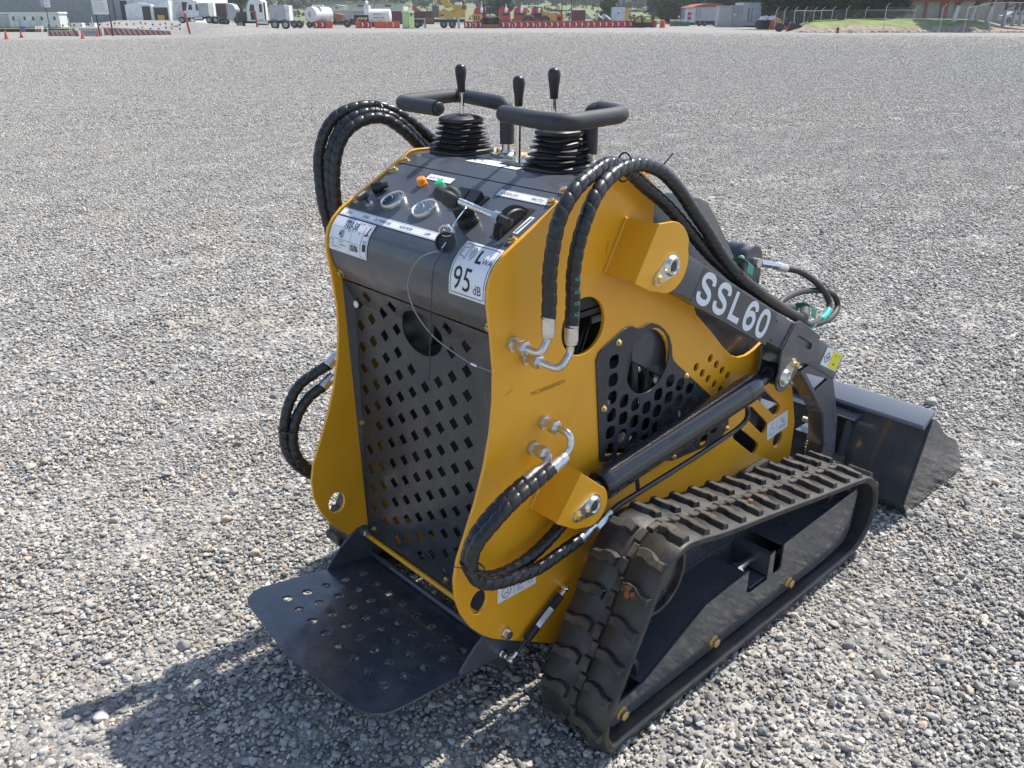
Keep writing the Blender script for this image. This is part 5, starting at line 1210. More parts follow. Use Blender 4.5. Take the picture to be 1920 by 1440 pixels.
def wheels(parent, xs, r, y0, w, rim='b_steel', bcolor='b_dark'):
    for x in xs:
        o = obj('wheel', wheel_bm(x, y0, r, r, w), bcolor, parent, smooth=40)
        bm = bmesh.new(); lathe(bm, (x, y0 + .02, r), (0, -1, 0), [(0, r * .56), (.03, r * .52), (.0, r * .40), (.0, r * .2), (.06, r * .16), (.06, .002)], 16); obj('rim', bm, rim, o, smooth=40)
        if w < .5: 
            pass
# --- cones
def cone(px, yb, label, h=.75, collar=False, wide=1.0):
    F = Fof(px, yb); t = bt('traffic_cone', label, 'traffic cone', px, F, 'traffic cones along the yard edge')
    bm = bmesh.new(); lathe(bm, (0, 0, .03), (0, 0, 1), [(0, .17 * wide), (h * .5, .10 * wide), (h * .92, .035), (h * .97, .02)], 20); obj('cone_body', bm, 'b_red' if collar else 'b_orangered', t, smooth=40)
    bx(t, 'cone_base', -.21, .21, -.21, .21, 0, .035, 'b_dark' if collar else 'b_orangered', .01)
    if collar:
        bm = bmesh.new(); lathe(bm, (0, 0, h * .45), (0, 0, 1), [(0, .115), (h * .22, .075)], 20); obj('collar', bm, 'b_white', t)
M['b_orangered'] = cm('b_orangered', (.60, .09, .06), .5)
cone(10, 74, 'orange cone at the far left edge in front of the white office trailer')
cone(38, 71, 'small dark red cone with a white collar below the trailer steps', .68, True)
cone(153, 73, 'orange cone between the slim signpost and the big notice board')
cone(181, 69, 'orange cone close beside the left post of the notice board', .80)
cone(852, 53, 'small red cone in front of the truck crane wheels', .55)
# --- hydrant
F = Fof(1571, 62); t = bt('fire_hydrant', 'small dark red hydrant post by the stones below the grass bank', 'hydrant', 1571, F)
bm = bmesh.new(); lathe(bm, (0, 0, 0), (0, 0, 1), [(0, .17), (.05, .17), (.06, .11), (.42, .11), (.44, .14), (.48, .13), (.58, .06), (.62, .02)], 18); cyl(bm, (-.2, 0, .32), (.2, 0, .32), .06, seg=12); obj('hydrant_body', bm, cm('b_dred', (.20, .02, .035), .5), t, smooth=40)
# --- concrete barriers with stripes
def stripes(parent, f, x0, x1, z1, lean, n, z1b=None, wd=.5):
    bm = bmesh.new(); z1b = z1 if z1b is None else z1b
    for k in range(n):
        xa = x0 + (x1 - x0) * k / n; w = (x1 - x0) / n * wd
        za = z1 + (z1b - z1) * k / n
        vs = [bm.verts.new(f(*p)) for p in ((xa + lean, .02), (xa + lean + w, .02), (xa + w, za - .02), (xa, za - .02))]; bm.faces.new(vs)
    return obj('painted_stripes', bm, 'b_stripe', parent)
F = Fof(118, 68); q = Fr(118, F); t = bt('concrete_barrier', 'low concrete barrier with short red stripes and grey lettering behind the left sign post', 'barrier', 118, F)
pr(t, 'barrier_block', [(q.X(88), 0), (q.X(146), 0), (q.X(146), q.Z(57)), (q.X(88), q.Z(57))], 0, .5, 'b_conc')
stripes(t, lambda x, z: (x, -.004, z), q.X(89), q.X(132), .52, .22, 5); pr(t, 'red_stripe', [(q.X(139), .02), (q.X(145), .02), (q.X(139), .80), (q.X(134), .80)], -.01, -.003, 'b_stripe')
bm = bmesh.new(); [line2(bm, [(q.X(92) + .215 * k, .62), (q.X(92) + .215 * k + (.06 if k % 2 else 0), .80)], .07, lambda u, v: (u, -.006, v)) for k in range(14) if k not in (5, 8)]; obj('painted_marks', bm, 'b_dark', t)
F = Fof(170, 68); q = Fr(170, F); t = bt('concrete_barrier', 'grey concrete barrier with dark capital lettering between the two striped ones', 'barrier', 170, F)
pr(t, 'barrier_block', [(q.X(147), 0), (q.X(190), 0), (q.X(190), q.Z(53)), (q.X(147), q.Z(53))], 0, .5, 'b_conc')
bm = bmesh.new(); text_bm(bm, 'RITCHIE BROS', .36, lambda u, v: (q.X(149) + u * .92, -.006, .28 + v)); obj('lettering', bm, 'b_dark', t)
F = Fof(255, 66.5); q = Fr(255, F); t = bt('concrete_barrier', 'long white barrier with bold slanting red stripes, tapering lower to the right', 'barrier', 255, F)
pr(t, 'barrier_block', [(q.X(191), 0), (q.X(320), 0), (q.X(320), q.Z(58)), (q.X(250), q.Z(53.5)), (q.X(191), q.Z(51))], 0, .5, 'b_conc')
stripes(t, lambda x, z: (x, -.004, z), q.X(192), q.X(320), q.Z(52) - .02, .35, 13, q.Z(59))
# --- signs
F = Fof(101, 68); q = Fr(97, F); t = bt('signpost', 'slim dark post with a small white notice above the short striped barrier', 'sign', 97, F)
bm = bmesh.new(); cyl(bm, (0, -.4, 0), (0, -.4, 4.1), .045, seg=8); obj('post', bm, 'b_dark', t)
bx(t, 'sign_panel', -.05, .55, -.47, -.44, q.Z(14), q.Z(-6), 'b_white'); bx(t, 'side_panel', -.50, -.09, -.42, -.39, q.Z(13), q.Z(-6), 'b_lgrey')
bm = bmesh.new(); [line2(bm, [(.02, z_), (.48 - .1 * (i % 2), z_)], .05, lambda u, v: (u, -.475, v)) for i, z_ in enumerate((q.Z(10), q.Z(8), q.Z(4), q.Z(2)))]; obj('notice_text', bm, 'b_lgrey', t)
F = Fof(190, 68); q = Fr(197, F); t = bt('notice_board', 'large white notice board on two dark posts behind the orange cones', 'notice board', 197, F)
for px in (188, 213): 
    bm = bmesh.new(); box(bm, (q.X(px) - .06, -.5, 0), (q.X(px) + .06, -.38, q.Z(-14))); obj('post', bm, 'b_dark', t)
bx(t, 'board', q.X(184), q.X(213), -.58, -.505, q.Z(27), q.Z(-16), 'b_white', .01)
bm = bmesh.new(); [line2(bm, [(q.X(187), q.Z(y_)), (q.X(208 - (i * 7) % 5), q.Z(y_))], .045, lambda u, v: (u, -.584, v)) for i, y_ in enumerate((-8, -5, -2, 1, 4, 7, 10, 13, 16, 19, 22))]; obj('notice_text', bm, 'b_lgrey', t)
# --- pennant lines on white poles
F0 = Fof(230, 62); gp = []
POL = [(88, 57, 45), (131, 54, 33), (175, 50, 31), (222, 52, 40), (267, 54, 38), (313, 56, 37), (362, 61, 20)]
for i, (px, yb, yt) in enumerate(POL):
    F = 106 + .8 * i; q = Fr(px, F, 0); bm = bmesh.new(); zt = Zy(yt, F); zb = min(gz(F, px), Zy(yb, F)) - .1; p = at(px, F, zb)
    t = thing('marker_pole', ['thin white pole behind the short striped barrier', 'thin white pole left of the white water tanks', 'thin white pole just right of the water tanks', 'thin white pole right of the big notice board', 'thin white pole above the middle of the tapering striped barrier', 'thin white pole near the right tip of the striped barrier', 'tall white pole right beside the leaning orange post'][i], 'pole', p, YAW, 'white poles carrying pennant lines')
    cyl(bm, (0, 0, 0), (0, 0, zt - zb), .035, seg=8); obj('pole_shaft', bm, 'b_white', t)
def pennants(P, label, n):
    t = thing('pennant_line', label, 'pennant line', P[0], 0, 'pennant lines strung between the white poles'); o = Vector(P[0]); bm = bmesh.new()
    pts = []
    for a, b in zip(P, P[1:]):
        a, b = Vector(a), Vector(b)
        for k in range(9): u = k / 8; c = a.lerp(b, u); c.z -= .5 * 4 * u * (1 - u) * .35; pts.append(c - o)
    sweep(bm, pts, .012, 5); obj('cord', bm, 'b_white', t)
    r2 = random.Random(n)
    for k in range(n):
        u = (k + .5) / n * (len(pts) - 1); i = int(u); c = pts[i].lerp(pts[min(i + 1, len(pts) - 1)], u - i); bm = bmesh.new(); d = RIGHT * .15
        tip = c + Vector((r2.uniform(-.05, .05), r2.uniform(-.1, .1), -.30)); th = HEAD * .004
        A = [bm.verts.new(v - th) for v in (c - d, c + d, tip)]; B = [bm.verts.new(v + th) for v in (c - d, c + d, tip)]; bm.faces.new(A); bm.faces.new(B[::-1])
        for i2 in range(3): bm.faces.new((A[i2], A[(i2 + 1) % 3], B[(i2 + 1) % 3], B[i2]))
        obj('pennant', bm, 'b_orangered' if k % 2 else 'b_dark', t)
def polept(i, y): F = 106 + .8 * i; px = POL[i][0] - (POL[i][1] - y) * .12; return at(px, F, Zy(y, F))
pennants([polept(0, 44), polept(1, 44), polept(2, 42), polept(3, 41), polept(4, 41), polept(5, 42), polept(6, 41)], 'upper cord of red and black pennants sagging across the left background', 22)
pennants([polept(3, 51), polept(4, 50), polept(5, 50), polept(6, 49)], 'lower cord of red and black pennants just above the tapering striped barrier', 10)
# --- leaning orange post, slim one by the truck
F = Fof(355, 65); q = Fr(355, F); t = bt('marker_post', 'thick orange-red post leaning slightly left with a pale top', 'post', 355, F)
bm = bmesh.new(); cyl(bm, (0, 0, 0), (q.X(350) , 0, q.Z(22)), .13, seg=12); obj('post_shaft', bm, 'b_brickred' if 'b_brickred' in M else 'b_stripe', t, smooth=40); bm = bmesh.new(); a_ = Vector((q.X(350), 0, q.Z(22))); cyl(bm, a_ * .93, a_ * 1.03, .135, seg=12); obj('post_cap', bm, cm('b_salmon', (.75, .35, .22), .5), t)
F = 108; q = Fr(483, F, Zy(54, 108)); t = bt('marker_post', 'orange-red post standing against the open door of the white truck', 'post', 483, F, None, 0, Zy(54, F)); bm = bmesh.new(); cyl(bm, (0, 0, 0), (q.X(481), 0, q.Z(20)), .12, seg=12); obj('post_shaft', bm, 'b_stripe', t, smooth=40)
# --- white water tanks
for i, (a, b, lab) in enumerate(((134, 154, 'wider white water tank on the raised dirt apron behind the cones'), (167, 178, 'narrow white water tank left of the notice board posts'))):
    F = 120; c = (a + b) / 2; zb = Zy(51, F); q = Fr(c, F, zb); t = bt('water_tank', lab, 'tank', c, F, 'white tanks behind the barriers', 0, zb)
    bx(t, 'tank_body', q.X(a), q.X(b), 0, 1.0, 0, q.Z(43), 'b_white', .06); bx(t, 'lid', -.15, .15, .3, .6, q.Z(43), q.Z(43) + .06, 'b_red')
# --- warehouse
F = 185; zb = -1.2; q = Fr(100, F, zb); t = bt('warehouse', 'huge plain grey metal warehouse wall filling the top left corner', 'warehouse', 100, F, None, 0, zb)
bm = bmesh.new(); box(bm, (q.X(-420), 0, 0), (q.X(216), 40, 13)); obj('wall', bm, 'b_grey', t)
bm = bmesh.new(); prism(bm, [(q.X(-425), 13), (q.X(218), 13), (q.X(-100), 17)], -.5, 40.5, 0, 1); obj('roof', bm, 'b_lgrey', t)
F = 180; zb = Zy(40, F) - .6; q = Fr(290, F, zb); t = bt('workshop_building', 'bright white workshop with dark doorways right of the grey warehouse', 'workshop', 290, F, None, 0, zb)
bm = bmesh.new(); prism(bm, [(q.X(212), 0), (q.X(361), 0), (q.X(361), 8), (q.X(290), 11), (q.X(212), 9)], 2, 24, 0, 1); obj('wall', bm, 'b_white', t)
bx(t, 'side_pillar', q.X(214), q.X(224), 1.6, 2.1, 0, 8, 'b_grey')
for (a, b, y0, y1, nm, mm) in ((224, 236, 1, 40, 'doorway', 'b_dark'), (236, 250, 1, 40, 'sliding_door', 'b_cream'), (339, 351, 4, 36, 'doorway', 'b_dark')):
    bx(t, nm, q.X(a), q.X(b), 1.9, 2.02, 0, q.Z(y0), mm)
for (a, b, yt, ym) in ((247, 296, 9, 5), (296, 328, 13, 1)):
    pp = [(q.X(a), 0), (q.X(b), 0), (q.X(b), q.Z(yt)), (q.X(a + (b - a) * (.5 if a < 290 else 1)), q.Z(ym)), (q.X(a), q.Z(yt))]
    bm = bmesh.new(); prism(bm, pp, -2, 2.0, 0, 1); ax = obj('annex', bm, 'b_white', t)
    bx(ax, 'opening', q.X(a + (31 if a < 290 else 3)), q.X(b - 3), -2.03, -1.98, 0, q.Z(12 if a < 290 else 14), 'b_dark')
bx(ax, 'shelving', q.X(306), q.X(318), -2.4, -2.06, .4, 1.7, 'b_yel')
# --- office trailer
F = Fof(60, 60); q = Fr(60, F); t = bt('office_trailer', 'long white site office trailer with small windows below the grey warehouse', 'trailer', 60, F)
bx(t, 'body', q.X(19), q.X(113), 0, 3, .75, q.Z(25), 'b_white', .04); bx(t, 'end_wall', q.X(-16), q.X(19), -.03, 3, .75, q.Z(27), 'b_lgrey')
pr(t, 'roof', [(q.X(-20), q.Z(26.5)), (q.X(115), q.Z(25)), (q.X(112), q.Z(22.5)), (q.X(-2), q.Z(23))], -.15, 3.2, 'b_white'); bx(t, 'chassis', q.X(-15), q.X(112), .3, 2.8, .1, .75, 'b_dark')
for px in (27, 48, 64, 80, 104): w_ = bx(t, 'window', q.X(px - 2), q.X(px + 2), -.02, .02, q.Z(38), q.Z(31), 'b_glass')
for px in (38, 74): bx(t, 'door', q.X(px - 4), q.X(px + 4), -.02, .01, q.Z(52), q.Z(29), 'b_cream')
for i_, px in enumerate((33, 64)):
    o = bx(t, 'stair_landing', q.X(px), q.X(px + 10), -1.2, -.05, .9, 1.0, 'b_steel')
    for k in range(5): bx(o, 'step', q.X(px + 10) + k * .25, q.X(px + 10) + k * .25 + .28, -1.1, -.2, .8 - k * .17, .84 - k * .17, 'b_steel')
    for xx in (q.X(px), q.X(px + 10)): bx(o, 'rail', xx - .02, xx + .02, -1.2, -1.16, 0, 2.0, 'b_dark')
    bx(o, 'rail', q.X(px), q.X(px + 10), -1.2, -1.16, 1.95, 2.0, 'b_dark')
F = Fof(40, 60) - 6; t = bt('blue_bin', 'dark blue bin standing by the office trailer steps', 'bin', 40, F); bm = bmesh.new(); lathe(bm, (0, 0, 0), (0, 0, 1), [(0, .38), (.9, .48), (.95, .5), (1.0, .3)], 14); obj('bin_body', bm, 'b_blue', t, smooth=40)
F = Fof(72, 60) - 6; t = bt('wire_cage_crate', 'red and grey wire crate right of the blue bin', 'crate', 72, F); 
for z_ in (.02, .5, 1.0): bx(t, 'crate_rail', -.55, .55, -.5, -.46, z_, z_ + .05, 'b_steel'); bx(t, 'crate_rail', -.55, .55, .46, .5, z_, z_ + .05, 'b_steel')
for x_ in (-.55, .0, .5): bx(t, 'crate_bar', x_, x_ + .05, -.5, .5, 0, 1.05, 'b_steel')
bx(t, 'crate_load', -.45, .45, -.4, .4, .05, .55, 'b_red', .05)
# --- white tractor trucks
def tractor(px, F, zb, xs, label, hood_open=False, scale=1.0, sleeper=False):
    t = bt('tractor_truck', label, 'truck', px, F, None, 0, zb); k = scale
    bx(t, 'chassis', -3.2 * k, 3.2 * k, .3, 2.1, .65 * k, .95 * k, 'b_dark')
    cb = pr(t, 'cab', [(-1.55 * k, .9 * k), (.45 * k, .9 * k), (.45 * k, 3.1 * k), (.2 * k, 3.28 * k), (-1.0 * k, 3.28 * k), (-1.25 * k, 3.0 * k), (-1.5 * k, 2.0 * k)], 0, 2.3, 'b_white')
    pr(cb, 'door_glass', [(-1.2 * k, 2.0 * k), (-.55 * k, 2.0 * k), (-.55 * k, 2.75 * k), (-1.02 * k, 2.75 * k)], -.02, .01, 'b_glass')
    if hood_open: pr(cb, 'door_opening', [(-1.05 * k, 1.05 * k), (-.5 * k, 1.05 * k), (-.5 * k, 1.95 * k), (-1.1 * k, 1.95 * k)], -.03, .0, 'b_dark')
    bx(cb, 'rear_window', .05 * k, .38 * k, -.02, .01, 1.9 * k, 2.8 * k, 'b_glass'); bx(cb, 'exhaust_stack', .55 * k, .72 * k, .1, .3, .9 * k, 3.0 * k, 'b_dark')
    if hood_open:
        bx(t, 'engine', -2.9 * k, -1.6 * k, .5, 1.8, .9 * k, 1.9 * k, 'steeldark', .1); pr(t, 'tilted_hood', [(-3.9 * k, 1.1 * k), (-3.3 * k, .9 * k), (-2.9 * k, 2.2 * k), (-3.2 * k, 2.75 * k), (-3.75 * k, 2.9 * k)], .2, 2.1, 'b_lgrey')
    else: pr(t, 'hood', [(-3.4 * k, .8 * k), (-1.5 * k, .8 * k), (-1.5 * k, 1.95 * k), (-2.3 * k, 1.8 * k), (-3.3 * k, 1.5 * k)], .15, 2.15, 'b_lgrey')
    if sleeper: bx(t, 'sleeper', .5 * k, 2.0 * k, .05, 2.3, .95 * k, 3.0 * k, 'b_lgrey', .06)
    bm = bmesh.new(); cyl(bm, (-.3 * k, .0, .75 * k), (1.0 * k, .0, .75 * k), .32 * k, seg=18); obj('fuel_tank', bm, 'zinc', t, smooth=40)
    for x in xs:
        o = obj('wheel', wheel_bm(x * k, -.05, .5 * k, .5 * k, .4), 'b_dark', t, smooth=40); bm = bmesh.new(); lathe(bm, (x * k, -.04, .5 * k), (0, -1, 0), [(0, .28 * k), (.04, .26 * k), (.0, .12 * k), (.04, .1 * k), (.04, .01)], 16); obj('rim', bm, 'b_steel', o, smooth=40)
    for x in (xs[-2], xs[-1]): pr(t, 'mudguard', [(x * k - .5 * k, .95 * k), (x * k - .3 * k, 1.1 * k), (x * k + .3 * k, 1.1 * k), (x * k + .5 * k, .95 * k), (x * k + .3 * k, 1.04 * k), (x * k - .3 * k, 1.04 * k)], -.05, .4, 'b_dark')
    return t
tractor(489, 113, at(540, 113).z, (-2.4, 1.75, 3.05), 'white tractor truck with its hood tilted open and bare rear wheels', True)
tractor(371, 128, Zy(44, 128), (-2.4, 1.9, 3.0), 'grey-white sleeper truck behind the leaning orange post', False, .86, True)
F = 125; zb = at(540, 125).z; q = Fr(528, F, zb); t = bt('sleeper_cab', 'grey sleeper box of a truck parked behind the white tractor truck', 'truck', 528, F, None, 0, zb)
bx(t, 'sleeper_box', q.X(508), q.X(536), 0, 2.4, .9, q.Z(9), 'b_lgrey', .08); bx(t, 'cab_rear', q.X(536), q.X(544), .2, 2.2, .9, q.Z(10), 'b_white', .05); bx(t, 'chassis', q.X(508), q.X(565), .4, 2, .6, .9, 'b_dark'); wheels(t, (q.X(552), q.X(562)), .5, .0, .4)
F = 130; zb = Zy(47, F); q = Fr(412, F, zb); t = bt('tipper_body', 'rusty brown truck body with blue cab parts left of the open hood', 'truck', 412, F, None, 0, zb)
bx(t, 'body', q.X(404), q.X(424), 1, 3.2, .9, q.Z(6), cm('b_brown', (.12, .085, .075), .8), .03); bx(t, 'cab', q.X(399), q.X(412), .2, 2, .3, q.Z(33), 'b_blue', .06); wheels(t, (q.X(403), q.X(416), q.X(424)), .5, .0, .4)
# --- tanker, dump truck
F = 132; q = Fr(598, F); t = bt('water_tanker', 'white tanker truck with a rounded tank behind the left red barrier', 'tanker', 598, F)
bm = bmesh.new(); cyl(bm, (q.X(584), 0, 1.75), (q.X(606), 3.6, 1.75), 1.02, seg=28); tk = obj('tank', bm, 'b_white', t, smooth=40); bm = bmesh.new(); cyl(bm, (q.X(584) - .0, -.02, 1.75), (q.X(584) + .01, .02, 1.75), .4, seg=14); obj('tank_emblem', bm, cm('b_pink', (.55, .35, .30), .6), tk)
bx(t, 'hatch', q.X(586), q.X(606), .8, 1.4, 2.7, 3.0, 'b_white', .1); bx(t, 'chassis', q.X(578), q.X(612), .3, 2.2, .5, .8, 'b_dark'); wheels(t, (q.X(580), q.X(590), q.X(604)), .45, .1, .35)
F = 136; q = Fr(626, F); t = bt('dump_truck', 'white-cabbed dump truck with a rusty brown tipper body and yellow wheel hubs', 'dump truck', 626, F)
pr(t, 'cab', [(q.X(608), .8), (q.X(626), .8), (q.X(626), q.Z(28)), (q.X(611), q.Z(28)), (q.X(608), q.Z(36))], 0, 2.2, 'b_white'); bx(t, 'windscreen', q.X(611), q.X(624), -.03, .02, q.Z(36), q.Z(30), 'b_glass')
pr(t, 'tipper', [(q.X(612), q.Z(24)), (q.X(630), q.Z(25)), (q.X(644), q.Z(28)), (q.X(641), q.Z(40)), (q.X(631), q.Z(42)), (q.X(626), q.Z(28))], .1, 2.5, 'b_rust'); bx(t, 'chassis', q.X(610), q.X(664), .4, 2.0, .5, .85, 'b_dark'); wheels(t, (q.X(616), q.X(651)), .55, .0, .5, 'b_yel')
bx(t, 'rear_frame', q.X(655), q.X(668), .2, 2, .6, 1.2, 'steeldark')
# --- long pale shed and far roofs
F = 175; q = Fr(660, F); t = bt('long_shed', 'long low pale grey shed behind the dump truck and diesel tank', 'shed', 660, F)
bx(t, 'wall', q.X(600), q.X(714), 0, 12, 0, q.Z(19.5), 'b_conc'); pr(t, 'roof', [(q.X(598), q.Z(20)), (q.X(716), q.Z(20)), (q.X(712), q.Z(17.6)), (q.X(604), q.Z(18))], -.3, 12.3, 'b_cream'); bx(t, 'side_wall', q.X(664), q.X(690), -1, 0, 0, q.Z(26.5), 'b_lgrey')
def house(px, F, w, h, wallm, roofm, label, zb, rot=0):
    t = bt('distant_house', label, 'house', px, F, 'small pale buildings on the far hillside', rot, zb)
    bx(t, 'wall', -w / 2, w / 2, 0, w * .7, -2.0, h, wallm); bm = bmesh.new(); prism(bm, [(-w / 2 - .4, h), (w / 2 + .4, h), (w * .2, h + h * .45), (-w * .2, h + h * .45)], -.4, w * .7 + .4, 0, 1); obj('roof', bm, roofm, t)
    for k in (-.25, .2): bx(t, 'window', w * k, w * (k + .1), -.05, .02, h * .35, h * .75, 'b_glass')
for args in ((633, 300, 16, 1.2, 'b_conc', 'b_tan', 'brown-roofed low shed on the field behind the dump truck', Zy(14, 300)), (655, 330, 10, .9, 'b_white', 'b_white', 'white cluster of roofs right of the brown-roofed shed', Zy(15, 330)), (700, 290, 19, 1.4, 'b_cream', 'b_tan', 'cream low building behind the white site mast', Zy(16, 290)),
             (620, 260, 8, 1.0, 'b_white', 'b_lgrey', 'small white van-like hut above the dump truck cab', Zy(19, 260)), (985, 620, 16, 3.0, 'b_white', 'b_lgrey', 'white speck of a house high on the hill above the red trucks', Zy(2, 620)), (1085, 620, 12, 2.2, 'b_white', 'b_lgrey', 'white house on the hill above the utility poles', Zy(3, 620)),
             (738, 640, 9, 2.5, 'b_white', 'b_tan', 'small white house high on the hill above the portable toilet', Zy(3, 640)), (627, 600, 8, 3, 'b_white', 'b_lgrey', 'tiny white building high on the hill above the dump truck', Zy(2, 600)), (1195, 520, 60, 2.0, 'b_lgrey', 'b_tan', 'long low grey-brown building across the top of the field', Zy(8, 520)), (1205, 330, 13, .8, 'b_tan', 'b_cream', 'small pinkish roof out on the field behind the yellow generators', Zy(23, 330))):
    house(*args)
F = 150; q = Fr(690, F); t = bt('site_mast', 'white cab and mast of a machine rising behind the diesel tank', 'machine', 690, F)
bx(t, 'machine_cab', q.X(684), q.X(693), 0, 2, 1.6, q.Z(10), 'b_white', .08); bx(t, 'machine_deck', q.X(678), q.X(703), .2, 2.2, .3, q.Z(24), 'b_conc', .05); bm = bmesh.new(); lathe(bm, (q.X(688), .8, q.Z(10)), (0, 0, 1), [(0, .1), (.3, .32), (.5, .3), (.7, .1)], 12); obj('beacon_dome', bm, 'b_white', t, smooth=50)
bm = bmesh.new(); cyl(bm, (q.X(698), .5, q.Z(18)), (q.X(712), 2.5, q.Z(-8)), .05, seg=6); obj('stay_cable', bm, 'b_dark', t)
F = 140; q = Fr(710, F); t = bt('diesel_tank', 'white horizontal tank lettered DIESEL in red behind the orange barriers', 'fuel tank', 710, F)
bm = bmesh.new(); R0 = .95; cyl(bm, (q.X(692), 1, 1.5), (q.X(730), 1, 1.5), 1.05, seg=28); lathe(bm, (q.X(730), 1, 1.5), (1, 0, 0), [(0, 1.05), (.15, .9), (.22, .5), (.24, .01)], 28); tk = obj('tank_shell', bm, 'b_white', t, smooth=40)
bm = bmesh.new(); text_bm(bm, 'DIESEL', .62, lambda u, v: (q.X(701) + u * .62, -.09, 1.72 + v * .55)); [line2(bm, [(q.X(702) + .28 * k, 1.25), (q.X(702) + .28 * k + .16, 1.40)], .12, lambda u, v: (u, -.09, v)) for k in range(6)]; obj('lettering', bm, 'b_stripe', tk)
for k in range(2): bx(t, 'saddle', q.X(697 + 24 * k), q.X(700 + 24 * k), .3, 1.7, 0, .8, 'b_dark')
bx(t, 'pump_cabinet', q.X(664), q.X(690), .2, 1.4, .3, q.Z(28), 'b_dark', .05)
# --- barriers with chevrons
def chev(bm, x, z, w=.34, h=.5, y=-.26):
    for (a, b, c, d) in (((x - w / 2, z + h / 2), (x + w * .1, z + h / 2), (x + w / 2, z), (x - w * .05, z)), ((x - w * .05, z), (x + w / 2, z), (x + w * .1, z - h / 2), (x - w / 2, z - h / 2))):
        bm.faces.new([bm.verts.new((p[0], y, p[1])) for p in (a, d, c, b)] if False else [bm.verts.new((p[0], y, p[1])) for p in (a, b, c, d)])
def barrier(pa, pb, label, group=None, m_='b_red', arrows=2, yb=53, yt=40):
    px = (pa + pb) / 2; F = Fof(px, yb); t = bt('road_barrier', label, 'barrier', px, F, group); w = (pb - pa) * W_(F) / 2 - .02; h = (yb - yt) * F / 1903
    bm = bmesh.new(); poly = [(-.28, 0), (.28, 0), (.26, .12), (.15, h * .45), (.13, h * .96), (.10, h), (-.10, h), (-.13, h * .96), (-.15, h * .45), (-.26, .12)]
    A = [bm.verts.new((-w, a, b)) for a, b in poly]; B = [bm.verts.new((w, a, b)) for a, b in poly]; bm.faces.new(A); bm.faces.new(B[::-1])
    for i in range(10): bm.faces.new((A[i], B[i], B[(i + 1) % 10], A[(i + 1) % 10]))
    bmesh.ops.recalc_face_normals(bm, faces=bm.faces); obj('barrier_body', bm, m_, t)
    bx(t, 'filler_cap', -.09, .09, -.07, .07, h, h + .07, m_)
    for k in range(arrows):
        bm = bmesh.new(); chev(bm, -w + (k + .5) * 2 * w / arrows, h * .5, .30, .50, -.29); ar = obj('chevron', bm, 'b_whiter' if 'b_whiter' in M else 'b_white', t)
G1 = 'red chevron barriers in a row across the yard'
barrier(588, 612, 'dark red chevron barrier at the left end, behind the truck wheels'); barrier(613, 624, 'short orange barrier seen end on, right of the left chevron one', None, 'b_orange', 0)
barrier(667, 675, 'short pale orange barrier end by the yellow flower-like heap', None, 'b_orange', 0); barrier(675, 697, 'dark red chevron barrier below the diesel tank', None, 'b_red', 2)
barrier(702, 725, 'plain bright orange barrier below the diesel tank lettering', None, 'b_orange', 0); barrier(726, 750, 'faded orange barrier with one chevron left of the green toilet', None, 'b_orange', 1)
barrier(870, 886, 'red chevron barrier right of the crane wheels', None); barrier(887, 906, 'red chevron barrier left of the backhoe', None)
for k in range(12):
    a = 938 + k * 22.7; barrier(a, a + 22.7, 'red chevron barrier in the long unbroken row between backhoe and generators', G1, 'b_red', 2, 53 - .1 * k, 40 - .15 * k)
barrier(1222, 1231, 'last short red barrier right of the yellow generators', None, 'b_red', 0, 51.5, 38.5)
F = Fof(1242, 52); t = bt('barrier_drum', 'orange trapezoid drum standing alone right of the red barrier row', 'barrier', 1242, F); bm = bmesh.new(); lathe(bm, (0, 0, 0), (0, 0, 1), [(0, .46), (.12, .46), (.14, .40), (1.0, .28), (1.04, .2)], 8); obj('drum_body', bm, 'b_orange', t)
t = bt('flower_heap', 'small heap of yellow and orange debris on a machine behind the barriers', 'debris', 679, 134); bm = bmesh.new()
for k in range(8): box(bm, (-.7 + k * .17, 0, 1.0 + .1 * (k % 3)), (-.5 + k * .17, .4, 1.25 + .12 * (k % 2)), 0)
obj('debris_pile', bm, 'b_yel', t)
# --- portable toilet
F = Fof(766, 53.5); q = Fr(766, F); t = bt('portable_toilet', 'lime green portable toilet with a rounded pale roof', 'portable toilet', 766, F, None, math.radians(-32))
bm = bmesh.new(); box(bm, (-.56, -.56, .05), (.56, .56, 1.95)); bevel(bm, .04); tb = obj('cabin', bm, 'b_lime', t); bx(t, 'base_skid', -.6, .6, -.6, .6, 0, .07, 'b_dark'); bx(t, 'door', -.42, .42, -.585, -.562, .12, 1.85, cm('b_lime2', (.46, .62, .32), .5)); bx(tb, 'vent', .57, .59, -.2, .2, 1.6, 1.8, 'b_dark')
bm = bmesh.new(); box(bm, (-.60, -.60, 1.95), (.60, .60, 2.20)); bevel(bm, .12, 4); obj('roof', bm, 'b_limew', t, smooth=50)
# --- maroon container and excavator arm behind
F = 160; q = Fr(765, F); t = bt('maroon_container', 'long dark maroon container behind the toilet and crane', 'container', 765, F); bx(t, 'container_body', q.X(730), q.X(812), 0, 2.4, .3, q.Z(21), 'b_maroon', .03); bx(t, 'container_end', q.X(812), q.X(815), .05, 2.35, .3, q.Z(22), 'b_lgrey')
for k in range(14): bx(t, 'corrugation', q.X(732 + k * 5.6), q.X(733.5 + k * 5.6), -.04, .0, .4, q.Z(22), 'b_maroon')
F = 156; q = Fr(780, F); t = bt('excavator_arm', 'rusty orange excavator arm folded above the maroon container', 'excavator', 780, F); pr(t, 'arm', [(q.X(774), q.Z(21)), (q.X(775), q.Z(8)), (q.X(777), q.Z(8)), (q.X(782), q.Z(14)), (q.X(790), q.Z(19)), (q.X(788), q.Z(22))], 0, .5, 'b_rust'); bx(t, 'undercarriage', q.X(770), q.X(792), -.4, 1.4, 0, 1.2, 'steeldark', .1)
